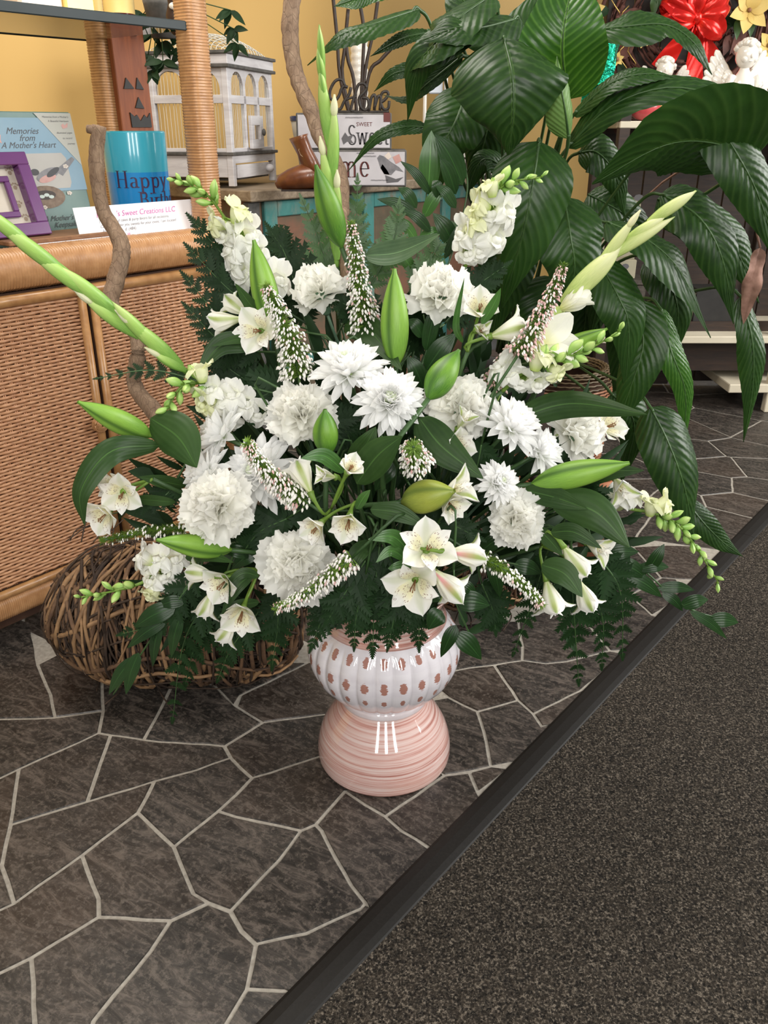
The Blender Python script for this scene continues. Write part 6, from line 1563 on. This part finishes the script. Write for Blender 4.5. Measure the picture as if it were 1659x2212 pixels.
# ---------------------------------------------------------------- heath and loosestrife spikes
def bell_spike(path, Y0, Y1, wd, label, seed, pink=0.0, count=260, taper=.75, greenish=0.0, whitefrom=0.0):
    n = len(path); P = [at(x, y, Y0+(Y1-Y0)*i/(n-1)) for i, (x, y) in enumerate(path)]; c = catmull(P, 40); rg = random.Random(seed)
    th = thing('heath_spike', label, 'flower', c[0], 'small-belled spikes in the bouquet')
    MB().tube(c, .0018, 6).build('stem', M['stem'], th); stem_to_hub(th, c[0], (c[0]-c[3]).normalized(), 'stem', .0022)
    bl = MB(); pk = MB(); gr = MB()
    R = wd*m_per_px(c[10])/2
    for i in range(int(count*1.5)):
        t = rg.random(); q = c[int(t*40)]; d = (c[min(40, int(t*40)+1)]-c[max(0, int(t*40)-1)]).normalized()
        a = rg.uniform(0, 2*pi); s1 = d.cross(BACK).normalized(); s2 = d.cross(s1); o = s1*cos(a)+s2*sin(a)
        r = R*(1-taper*t)*rg.uniform(.55, 1.0); p = q+o*r; L = rg.uniform(.0045, .0068)*(1.1-.5*t)
        if rg.random() < greenish or t < whitefrom: 
            if rg.random() < .85: simple_leaf(gr, q+o*r*.3, o+d*.8, d, .010, .0022, 0, 2); continue
        dd = (Z*-.8+o*.5+d*.2).normalized()
        m = pk if rg.random() < pink or (t > .9 and rg.random() < .6) else bl
        pod(m, p, dd, L, L*.30, None, 1, .45, .35, 6, 4)
        if i % 2: simple_leaf(gr, q+o*r*.2, o+d*.7, d, .011, .002, 0, 2)
        gr.tube([q+o*r*.1, p], .0005, 3, False)
    for i in range(count):
        t = rg.random(); q = c[int(t*40)]; d = (c[min(40, int(t*40)+1)]-c[max(0, int(t*40)-1)]).normalized(); a = rg.uniform(0, 6.28)
        s1 = d.cross(BACK).normalized(); s2 = d.cross(s1); simple_leaf(gr, q, s1*cos(a)+s2*sin(a)+d*.9, d, .009+.3*R*(1-t), .002, 0, 2)
    for m, mt, nm in ((bl, 'heath', 'white_bells'), (pk, 'heath_pink', 'pink_bells'), (gr, 'heath_green', 'needle_leaves')):
        if m.v: o = m.build(nm, M[mt], th); o['kind'] = 'stuff'
bell_spike([(790,712),(780,640),(768,560),(758,478)], 1.22, 1.22, 78, 'white heath spike standing right of the upper central carnation', 1, .12, 420)
bell_spike([(645,812),(630,740),(600,670),(572,615)], 1.14, 1.12, 86, 'white heath spike at the upper left in front of the pale lily bud', 2, .04, 420)
bell_spike([(655,1080),(600,1040),(560,1000),(532,955)], .99, .97, 70, 'white heath spike lying across the left chrysanthemum', 3, .12, 360, .6)
bell_spike([(905,1005),(893,985),(893,965)], 1.02, .97, 74, 'short heath spike pointing at the viewer in the centre', 4, .12, 200, .3)
bell_spike([(1120,765),(1160,700),(1195,630),(1218,570)], 1.12, 1.12, 66, 'pink and white heath spike in front of the open gladiolus bloom', 5, .6, 380, .75, .25)
bell_spike([(1065,830),(1085,790),(1105,750)], 1.18, 1.16, 60, 'dark pink heath spike behind the right snapdragon', 6, .75, 160, .5, .1)
bell_spike([(760,1205),(700,1255),(640,1295),(592,1315)], .95, .92, 52, 'white loosestrife spike curving under the round front carnation', 7, .1, 300, .6)
bell_spike([(1030,1200),(1080,1225),(1130,1265),(1172,1308)], .98, .95, 46, 'loosestrife spike low on the right, green at its base and white toward the tip', 8, .03, 330, .5, .1, .38)
bell_spike([(400,1140),(340,1145),(280,1155),(218,1168)], 1.06, 1.02, 36, 'green needle-leaved spike with few white bells above the grapevine', 9, 0, 260, .5, .92)

# ---------------------------------------------------------------- curved branches standing in the vase
def branch(path, Ys, wds, label, n=60):
    P = [at(x, y, Yv) for (x, y), Yv in zip(path, Ys)]; c = catmull(P+[HUB+V3((P[-1].x*.1, .02, 0))], n); m = len(path)
    rr = []
    for i, p in enumerate(c):
        t = i/n*m; k = min(int(t), m-1); w_ = wds[k]+(wds[min(k+1, m-1)]-wds[k])*(t-k)
        rr.append(w_*m_per_px(p)/2*(1+.10*mn.noise(V3((i*.7, 2, 3)))))
    th = thing('branch', label, 'branch', c[-1], 'curved bare branches in the bouquet')
    mb = MB(); mb.tube(c, rr, 16)
    for i in range(len(mb.v)):
        v = V3(mb.v[i]); k = i//16; d = (v-c[min(k, n)]); mb.v[i] = tuple(v+d*.14*mn.noise(v*95))
    mb.build('bark', M['bark'], th); return th, c
th, c = branch([(215,272),(208,350),(222,450),(262,530),(252,600),(240,660),(292,720),(298,770),(290,830),(330,885),(420,990)], [1.40,1.40,1.40,1.38,1.36,1.34,1.33,1.32,1.32,1.30,1.27], [28,34,30,36,38,36,30,34,32,38,36], 'curved brown branch rising in front of the cup and paper sign', 90)
MB().tube([c[1], c[1]+V3((-.018, 0, .002))], [.008, .006], 8).build('twig_stub', M['bark'], th)
branch([(640,-60),(626,60),(640,160),(672,240),(692,300),(735,370),(742,450),(745,560)], [1.52,1.50,1.48,1.45,1.43,1.40,1.36,1.32], [36,36,34,34,30,28,26,24], 'curved brown branch rising out of the top of the picture beside the birdcage', 70)

# ---------------------------------------------------------------- fern fronds and ruscus
def pinna_mesh(nm, mat, lobes=6):
    mb = MB(); vs = []; fs = []
    for side in (-1, 1):
        prev = None
        for i in range(lobes):
            y0, y1 = i/lobes, (i+1)/lobes; w_ = .27*(1-.82*(i/lobes)**1.3); yb = (y0+y1)/2
            a = [V3((0, y0, .0)), V3((side*w_*.70, y0+.02, .03*w_)), V3((side*w_*1.15, yb+.13, .22*w_)), V3((side*w_*.62, y1+.005, .05*w_)), V3((0, y1+.01, 0))]
            mb.add(a, [(0,1,2,3,4) if side > 0 else (4,3,2,1,0)])
    return mb.mesh(nm, mat)
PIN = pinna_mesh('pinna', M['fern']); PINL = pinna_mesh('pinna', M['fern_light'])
FERN_G = 'leatherleaf fern fronds in the bouquet'
def fern(path, Ys, label, spx=60, npair=11, light=False, hint=None, narrow=False, group=FERN_G, hang=False):
    P = [at(x, y, Yv) for (x, y), Yv in zip(path, Ys)]; c = catmull(P, 30); th = thing('fern_frond', label, 'leaf', c[0], group)
    MB().tube(c, [.0016-.0010*i/30 for i in range(31)], 5).build('rachis', M['stem'], th)
    stem_to_hub(th, c[0], (c[0]-c[2]).normalized(), 'stem', .0018)
    L0 = spx*m_per_px(c[12]); h0 = hint or BACK; iv_ = W[th.name].inverted(); rg = random.Random(int(path[0][0]*7+path[0][1]))
    for k in range(npair):
        t = (k+.6)/npair; q = c[int(t*30)]; T = (c[min(30, int(t*30)+1)]-c[max(0, int(t*30)-1)]).normalized(); S = T.cross(h0).normalized(); Nn = S.cross(T).normalized()
        for sd in (-1, 1):
            L = L0*1.35*(1-t**1.4*.80)*(.7 if k == 0 else 1)*rg.uniform(.85, 1.1)
            d = (S*sd*(.85)+T*(.55+.4*t)+Nn*rg.uniform(-.35, .25)).normalized(); x = d.cross(Nn).normalized(); z = x.cross(d)
            mw = Matrix(((x.x,d.x,z.x,q.x),(x.y,d.y,z.y,q.y),(x.z,d.z,z.z,q.z),(0,0,0,1)))
            wsc = L*1.3
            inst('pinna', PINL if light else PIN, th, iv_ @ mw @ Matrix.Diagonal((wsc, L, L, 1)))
    T = (c[30]-c[28]).normalized(); S = T.cross(h0).normalized(); z = S.cross(T)
    inst('pinna', PINL if light else PIN, th, iv_ @ Matrix(((S.x,T.x,z.x,c[29].x),(S.y,T.y,z.y,c[29].y),(S.z,T.z,z.z,c[29].z),(0,0,0,1))) @ Matrix.Diagonal((L0*.5, L0*.5, L0*.5, 1)))
FR = [
 (((575,640),(500,570),(418,478)),(1.27,1.28,1.28),'fern frond at the upper left crossing behind the snapdragon toward the paper sign',60),
 (((580,680),(500,630),(412,540)),(1.27,1.26,1.26),'fern frond at the left over the cabinet rail, second from the top',58),
 (((560,720),(490,700),(402,600)),(1.24,1.25,1.25),'fern frond at the left over the woven door, third from the top',56),
 (((560,760),(480,740),(405,665)),(1.2,1.2,1.2),'fern frond at the left beside the alstroemeria, fourth from the top',50),
 (((450,830),(330,800),(205,818)),(1.16,1.16,1.14),'narrow fern frond reaching left across the branch',26),
 (((560,840),(500,800),(455,760)),(1.2,1.2,1.2),'fern frond under the arching leaf left of the heath spike',50),
 (((660,700),(620,560),(585,500)),(1.32,1.34,1.36),'fern frond standing before the chest left of the gladiolus',62),
 (((720,640),(690,520),(652,430)),(1.33,1.35,1.36),'light fern frond behind the tall lily bud',38,1),
 (((760,600),(770,480),(772,385)),(1.34,1.36,1.38),'light fern frond rising before the Home box',34,1),
 (((800,620),(850,520),(862,440)),(1.33,1.35,1.36),'fern frond right of the heath spike before the chest',40,1),
 (((900,640),(930,560),(985,480)),(1.32,1.34,1.36),'light fern frond behind the pale lily leaf',38,1),
 (((960,700),(1030,620),(1090,575)),(1.28,1.3,1.3),'fern frond behind the upper right carnation',50),
 (((640,820),(560,860),(500,900)),(1.16,1.16,1.16),'fern frond filling behind the creamy carnation',60),
 (((880,760),(900,700),(905,620)),(1.26,1.26,1.26),'fern frond behind the upright middle lily bud',60),
 (((810,740),(790,680),(700,640)),(1.25,1.25,1.25),'fern frond filling behind the upper central carnation',62),
 (((820,1180),(810,1280),(805,1405)),(1.0,.985,.99),'fern frond hanging over the neck of the vase at its centre',70),
 (((790,1210),(740,1290),(708,1340)),(.99,.98,.98),'fern frond hanging left over the neck of the vase',52),
 (((850,1220),(900,1320),(905,1395)),(.99,.975,.98),'fern frond hanging right over the neck of the vase',54),
 (((790,1240),(770,1330),(765,1398)),(.985,.975,.98),'short fern frond over the vase just left of centre',40),
 (((860,1260),(850,1340),(838,1398)),(.985,.975,.98),'short fern frond over the vase just right of centre',42),
 (((480,1260),(400,1380),(372,1560)),(1.06,1.05,1.08),'long fern frond hanging down in front of the grapevine bundle',50),
 (((500,1270),(430,1370),(400,1480)),(1.07,1.06,1.08),'dark fern frond over the grapevine right of the long hanging one',56),
 (((600,1270),(600,1350),(588,1440)),(1.08,1.07,1.08),'fern frond hanging between the grapevine and the vase',46),
 (((420,1240),(350,1340),(262,1370)),(1.04,1.03,1.04),'fern frond lying left across the grapevine below the snapdragon',44),
 (((560,1320),(500,1400),(470,1470)),(1.08,1.07,1.09),'fern frond low over the grapevine under the lowest alstroemeria blooms',40),
 (((1180,1200),(1150,1300),(1108,1415)),(1.05,1.05,1.08),'narrow fern frond hanging over the slate right of the vase',40),
 (((1230,1200),(1240,1330),(1250,1475)),(1.04,1.04,1.06),'long fern frond hanging at the lower right, second from the right',54),
 (((1290,1200),(1340,1280),(1345,1420)),(1.06,1.06,1.08),'long fern frond hanging furthest right over the floor strip',50),
 (((1250,1240),(1300,1330),(1300,1440)),(1.05,1.05,1.07),'fern frond hanging at the lower right between the two long ones',50),
 (((1240,1080),(1280,1060),(1305,1150)),(1.1,1.08,1.08),'glossy fern frond under the long lily bud',52),
 (((620,1120),(560,1150),(520,1200)),(1.05,1.05,1.05),'dark fern frond filling beneath the left chrysanthemum',56),
 (((700,900),(740,920),(760,960)),(1.1,1.1,1.1),'dark fern frond behind the stout lily bud',56),
 (((900,1150),(960,1130),(1030,1160)),(1.03,1.03,1.03),'dark fern frond filling left of the lower right carnation',60),
 (((1040,960),(1030,1010),(1010,1060)),(1.08,1.08,1.08),'dark fern frond filling below the right carnation',52),
 (((840,920),(870,900),(920,920)),(1.12,1.12,1.12),'dark fern frond filling below the forward facing chrysanthemum',58),
 (((700,1100),(640,1090),(590,1100)),(1.06,1.06,1.06),'dark fern frond filling behind the downward alstroemeria blooms',56),
 (((380,1040),(340,1080),(190,1125)),(1.08,1.06,1.04),'fern frond at the far left behind the speckled alstroemeria',34),
 (((740,1290),(700,1330),(672,1400)),(1.05,1.04,1.04),'fern frond hanging beside the left edge of the vase neck',44),
 (((1040,1260),(1065,1320),(1070,1360)),(1.06,1.06,1.06),'dark fern frond right of the vase neck before the small vine bundle',46)]
for f in FR: fern(f[0], f[1], f[2], f[3], light=len(f) > 4)
def ruscus(path, Ys, label, leaves, mat='ruscus'):
    P = [at(x, y, Yv) for (x, y), Yv in zip(path, Ys)]; c = catmull(P, 24); th = thing('ruscus_branch', label, 'leaf', c[0], 'leafy ruscus stems in the bouquet')
    MB().tube(c, .0014, 5).build('stem', M['stem'], th); stem_to_hub(th, c[0], (c[0]-c[2]).normalized(), 'stem', .0018)
    for (x0, y0, x1, y1, w_, dy) in leaves:
        Ya = min(c, key=lambda q: (q-at(x0, y0, q.y)).length).y; a = at(x0, y0, Ya); b = at(x1, y1, Ya+dy); m_ = a.lerp(b, .5)+BACK*.006+Z*.004
        ribbon(th, [a, m_, b], w_, mat, fold=.25, arch=.1, n=10, m=4)
ruscus([(950,620),(985,520),(1010,400),(990,330)],[1.32,1.36,1.40,1.42],'ruscus stem with narrow upright leaves before the yellow wall',[(985,540,935,460,40,0),(1000,500,1030,440,26,0),(985,420,950,340,34,-.02),(1000,400,940,290,52,-.02),(950,430,935,390,26,0),(930,420,865,348,22,0),(985,450,940,400,26,0),(905,470,815,430,28,0),(900,450,860,405,26,0),(960,560,1010,470,22,0),(930,500,870,455,26,0),(1000,560,1060,420,20,0)])
ruscus([(870,700),(900,560),(920,430),(935,300)],[1.32,1.36,1.40,1.42],'ruscus stem with one long leaf arching high against the dark peace lily',[(925,420,932,282,48,0),(915,470,962,400,30,0),(905,520,960,500,26,0),(900,520,850,470,26,0),(895,590,850,540,28,0)],'ruscus_light')
ruscus([(1270,1180),(1380,1225),(1480,1310),(1590,1345)],[1.08,1.08,1.08,1.10],'ruscus branch trailing over the carpet at the lower right',[(1300,1200,1380,1192,34,0),(1330,1215,1398,1250,38,0),(1395,1240,1435,1175,30,0),(1380,1230,1445,1225,28,0),(1350,1240,1430,1290,34,0),(1420,1270,1500,1275,26,0),(1470,1310,1530,1295,32,0),(1490,1320,1570,1380,22,0),(1530,1340,1595,1345,34,0),(1290,1210,1310,1260,30,0),(1430,1280,1475,1320,24,0)])
ruscus([(980,1230),(985,1300),(1010,1360),(1020,1390)],[.96,.95,.96,.97],'ruscus branch with glossy leaves hanging right of the vase neck',[(985,1300,1058,1308,48,0),(985,1350,952,1420,32,0),(985,1368,1040,1425,44,0),(990,1260,1030,1290,28,0),(955,1320,925,1360,44,0),(970,1280,920,1300,34,0)])
ruscus([(420,1250),(360,1330),(300,1420),(245,1500)],[1.04,1.03,1.05,1.08],'ruscus branch hanging over the grapevine at the lower left',[(380,1310,290,1355,44,0),(360,1340,275,1400,30,0),(300,1410,272,1500,32,0),(290,1420,235,1500,30,0),(400,1300,340,1310,30,0),(390,1330,370,1420,30,0),(345,1350,330,1440,26,0)])
ruscus([(920,900),(905,820),(925,740),(915,680)],[1.18,1.2,1.22,1.24],'ruscus stem standing between the upright bud and the upper right carnation',[(915,840,880,770,40,0),(920,800,985,720,46,0),(920,760,945,650,34,0),(915,730,880,690,30,0),(940,880,1000,830,36,0),(905,860,955,860,40,0)])
ruscus([(700,1060),(660,1130),(600,1180),(520,1190)],[1.06,1.06,1.06,1.05],'dark ruscus stem filling behind the round front carnation',[(690,1080,640,1080,36,0),(660,1130,700,1160,36,0),(620,1170,560,1140,36,0),(560,1190,500,1230,36,0),(600,1180,600,1240,36,0),(540,1200,480,1190,30,0)])
ruscus([(880,1040),(940,1120),(1040,1200),(1120,1220)],[1.05,1.05,1.05,1.04],'dark ruscus stem filling behind the front alstroemeria',[(900,1080,840,1130,44,0),(930,1110,1000,1100,40,0),(980,1150,960,1220,40,0),(1040,1190,1090,1160,36,0),(1060,1210,1080,1290,36,0),(1110,1220,1170,1240,36,0),(850,1000,810,1060,44,0)])

# dark filling foliage round the foam, too dense to count
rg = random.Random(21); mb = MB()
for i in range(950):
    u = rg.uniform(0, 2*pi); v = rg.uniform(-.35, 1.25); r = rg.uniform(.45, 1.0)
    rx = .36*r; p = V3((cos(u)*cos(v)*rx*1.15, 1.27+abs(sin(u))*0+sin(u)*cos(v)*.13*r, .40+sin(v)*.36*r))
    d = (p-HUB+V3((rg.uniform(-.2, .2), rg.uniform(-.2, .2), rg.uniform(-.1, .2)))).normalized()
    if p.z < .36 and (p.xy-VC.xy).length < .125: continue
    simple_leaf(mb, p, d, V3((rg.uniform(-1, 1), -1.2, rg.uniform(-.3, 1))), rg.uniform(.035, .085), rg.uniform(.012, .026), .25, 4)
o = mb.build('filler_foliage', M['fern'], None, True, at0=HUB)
tag(o, 'dense dark green filling foliage inside the bouquet around the vase mouth', 'foliage', kind='stuff')

# ---------------------------------------------------------------- peace lily
CR = V3((.30, 1.93, .62)); PC = V3((.30, 1.95, 0))
plant = thing('peace_lily', 'large peace lily plant with broad dark green arching leaves and one dried leaf', 'plant', PC)
MB().lathe([(.07, .40), (.10, .54), (.105, .58), (.095, .58), (.09, .54)], PC, 36).build('pot', M['black'], plant)
MB().lathe([(.001, .555), (.090, .555)], PC, 30, capb=False).build('soil', M['soil'], plant)
stt = thing('plant_stand', 'dark wooden stool carrying the peace lily pot behind the bouquet', 'stand', PC)
MB().lathe([(.12, .37), (.13, .375), (.13, .395), (.12, .3995)], PC, 30, capt=True).build('top', M['dark_wood'], stt)
for k in range(3):
    a = k*2.094+.5; MB().tube([PC+V3((cos(a)*.09, sin(a)*.09, .375)), PC+V3((cos(a)*.12, sin(a)*.12, 0))], .012, 8).build('leg', M['dark_wood'], stt)
def sp_prof(t): 
    if t <= 0 or t >= 1: return .02
    return (sin(pi*t**.62)**.72)*(1-.55*max(0, t-.72)/.28) if t > .72 else sin(pi*t**.62)**.72
def spath(pts, w_, mat='spath', hint=None, twist=0, fold=.25, arch=.15, wave=.05, pet=True, lab=None, ruff=.0015):
    P = [at(*a) for a in pts]
    o = ribbon(plant, P, w_, mat, 'leaf', hint, fold, wave, sp_prof, arch, 44, 14, twist, ruff, lab)
    if pet:
        b = P[0]; e = CR+V3((random.uniform(-.04, .04), random.uniform(-.03, .03), -.04)); bk_ = (P[0]-P[1]).normalized()
        MB().tube(catmull([P[0].lerp(P[1], .15), b, b.lerp(e, .10)+bk_*.016+Z*.012, e+(b-e)*.45+Z*.03, e], 26), [.0026]*7+[.0030]*20, 6).build('petiole', M['petiole'], plant)
    mb = MB(); c = catmull(P, 20); h = hint or BACK; mb.tube([p+h.normalized()*.0008 for p in c], [.0022*(1-.8*i/20) for i in range(21)], 5); mb.build('midrib', M['petiole'], o)
LV = [
 ([(1250,560,1.72),(1265,640,1.70),(1262,710,1.70),(1240,790,1.72)],110,dict(arch=.2)),
 ([(1330,600,1.7),(1345,690,1.68),(1345,790,1.68),(1325,880,1.7)],80,dict(arch=.2)),
 ([(1088,82,1.42),(1106,160,1.36),(1108,250,1.36),(1098,335,1.40)],262,dict(arch=.28)),
 ([(1062,-10,1.50),(985,45,1.44),(925,110,1.44),(872,165,1.48)],128,dict(arch=.2, hint=V3((-.2,-.6,.9)))),
 ([(905,20,1.60),(800,55,1.52),(730,80,1.50),(664,142,1.52)],78,dict(hint=V3((0,-.5,.9)),arch=.3)),
 ([(1120,40,1.55),(1040,60,1.46),(985,60,1.42),(905,90,1.42)],118,dict(hint=V3((0,-.8,.7)),arch=.2)),
 ([(1050,20,1.5),(970,80,1.45),(905,140,1.45),(880,262,1.5)],88,dict(arch=.2)),
 ([(930,70,1.62),(880,80,1.6),(838,100,1.6),(800,122,1.6)],32,dict(arch=.1)),
 ([(980,90,1.6),(920,140,1.58),(850,160,1.58),(808,198,1.6)],42,dict(arch=.1)),
 ([(1000,120,1.56),(925,180,1.56),(880,215,1.58),(826,205,1.6)],36,dict(arch=.1,twist=1.0)),
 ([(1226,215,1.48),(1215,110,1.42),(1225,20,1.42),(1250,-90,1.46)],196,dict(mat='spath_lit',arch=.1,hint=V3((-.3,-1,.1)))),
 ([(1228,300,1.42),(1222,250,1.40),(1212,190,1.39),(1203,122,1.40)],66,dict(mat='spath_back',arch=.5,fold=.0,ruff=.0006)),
 ([(1260,70,1.55),(1350,58,1.52),(1440,55,1.52),(1500,95,1.5),(1538,162,1.5)],92,dict(hint=V3((.1,-.7,.8)),arch=.2,wave=.1)),
 ([(1238,250,1.5),(1320,180,1.46),(1400,160,1.45),(1478,172,1.46)],58,dict(hint=V3((0,-.7,.8)),arch=.2)),
 ([(1225,320,1.50),(1320,230,1.46),(1440,190,1.44),(1560,210,1.44),(1640,250,1.46),(1700,330,1.5)],84,dict(hint=V3((0,-.8,.7)),arch=.2)),
 ([(1500,205,1.44),(1470,290,1.40),(1420,360,1.40),(1278,405,1.42)],0,None),
 ([(1520,215,1.46),(1590,330,1.42),(1640,430,1.42),(1690,590,1.46)],126,dict(arch=.25)),
 ([(1165,305,1.44),(1150,400,1.40),(1125,520,1.40),(1085,665,1.44)],182,dict(arch=.22)),
 ([(1218,425,1.46),(1232,510,1.42),(1240,590,1.42),(1215,705,1.46)],156,dict(arch=.22)),
 ([(1012,190,1.55),(985,260,1.50),(958,320,1.50),(948,415,1.55)],138,dict(arch=.2)),
 ([(1430,420,1.55),(1510,470,1.50),(1560,560,1.48),(1585,700,1.5)],120,dict(arch=.25,wave=.1)),
 ([(1480,440,1.6),(1560,500,1.58),(1600,560,1.58),(1640,655,1.6)],100,dict(arch=.25)),
 ([(1310,480,1.55),(1400,520,1.50),(1470,590,1.48),(1535,730,1.5)],150,dict(arch=.2,hint=V3((.5,-.6,.7)))),
 ([(1290,560,1.50),(1335,640,1.46),(1358,710,1.45),(1350,845,1.47)],112,dict(arch=.25)),
 ([(1372,650,1.50),(1390,740,1.47),(1365,830,1.46),(1322,945,1.48)],104,dict(arch=.25,hint=V3((-.6,-1,.3)))),
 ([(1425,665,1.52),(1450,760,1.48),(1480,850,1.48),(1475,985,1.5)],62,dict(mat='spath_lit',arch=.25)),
 ([(1405,880,1.48),(1445,960,1.44),(1480,1060,1.42),(1500,1175,1.42)],122,dict(arch=.3,twist=-.5)),
 ([(1480,1080,1.48),(1520,1130,1.46),(1560,1170,1.46),(1604,1202,1.47)],58,dict(arch=.2)),
 ([(1600,640,1.52),(1625,740,1.50),(1625,840,1.50),(1606,955,1.52)],62,dict(arch=.3,wave=.12)),
 ([(1320,850,1.6),(1350,880,1.58),(1370,930,1.58),(1340,1050,1.6)],96,dict(arch=.2)),
 ([(1130,470,1.6),(1100,560,1.58),(1080,640,1.58),(1060,740,1.6)],130,dict(arch=.2)),
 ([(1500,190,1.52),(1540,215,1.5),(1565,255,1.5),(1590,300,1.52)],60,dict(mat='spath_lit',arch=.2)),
 ([(925,275,1.60),(870,275,1.58),(810,300,1.58),(750,372,1.6)],34,dict(arch=.2,twist=.5)),
 ([(1100,200,1.66),(1060,260,1.62),(1040,330,1.62),(1010,420,1.66)],110,dict(arch=.2)),
 ([(1180,200,1.66),(1150,130,1.62),(1140,60,1.62),(1180,-40,1.66)],150,dict(arch=.2)),
 ([(1100,100,1.7),(1030,40,1.66),(1000,0,1.66),(960,-60,1.7)],120,dict(arch=.2)),
 ([(1250,330,1.66),(1290,330,1.64),(1330,380,1.64),(1350,470,1.66)],90,dict(arch=.2)),
 ([(1270,420,1.7),(1310,440,1.68),(1370,480,1.68),(1440,560,1.7)],110,dict(arch=.2, pet=False)),
 ([(1240,520,1.68),(1275,570,1.66),(1290,640,1.66),(1275,730,1.68)],90,dict(arch=.2)),
 ([(1420,430,1.68),(1480,455,1.66),(1530,520,1.66),(1545,620,1.68)],110,dict(arch=.2, pet=False)),
 ([(1400,560,1.6),(1440,600,1.56),(1465,680,1.55),(1450,790,1.57)],96,dict(arch=.2)),
 ([(1120,390,1.62),(1060,345,1.6),(1030,360,1.6),(1005,430,1.62)],50,dict(arch=.2)),
 ([(1200,600,1.6),(1170,660,1.58),(1150,720,1.58),(1130,800,1.6)],110,dict(arch=.2)),
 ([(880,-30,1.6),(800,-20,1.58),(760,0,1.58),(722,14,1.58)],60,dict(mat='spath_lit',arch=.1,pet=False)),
]
for pts, w_, kw in LV:
    if kw is None: continue
    spath(pts, w_, **kw)
# the broad leaf seen from beneath, blade tipped away from the light
spath([(1625,345,1.46),(1540,308,1.42),(1430,315,1.40),(1279,398,1.42)], 285, 'spath', hint=V3((.0,-.66,-.75)), arch=.1, fold=.05, wave=.03, lab='broad shadowed leaf')
P = [at(1642,535,1.50),at(1630,590,1.49),(at(1618,640,1.49)),at(1606,700,1.5)]
ribbon(plant, P, 44, 'dead', 'dried_leaf', None, .7, .3, None, .3, 24, 8, 1.2, .001, 'brown dried curled leaf')
MB().tube(catmull([P[0], at(1600,400,1.55), at(1450,380,1.65), CR], 16), .0022, 6).build('petiole', M['dead'], plant)
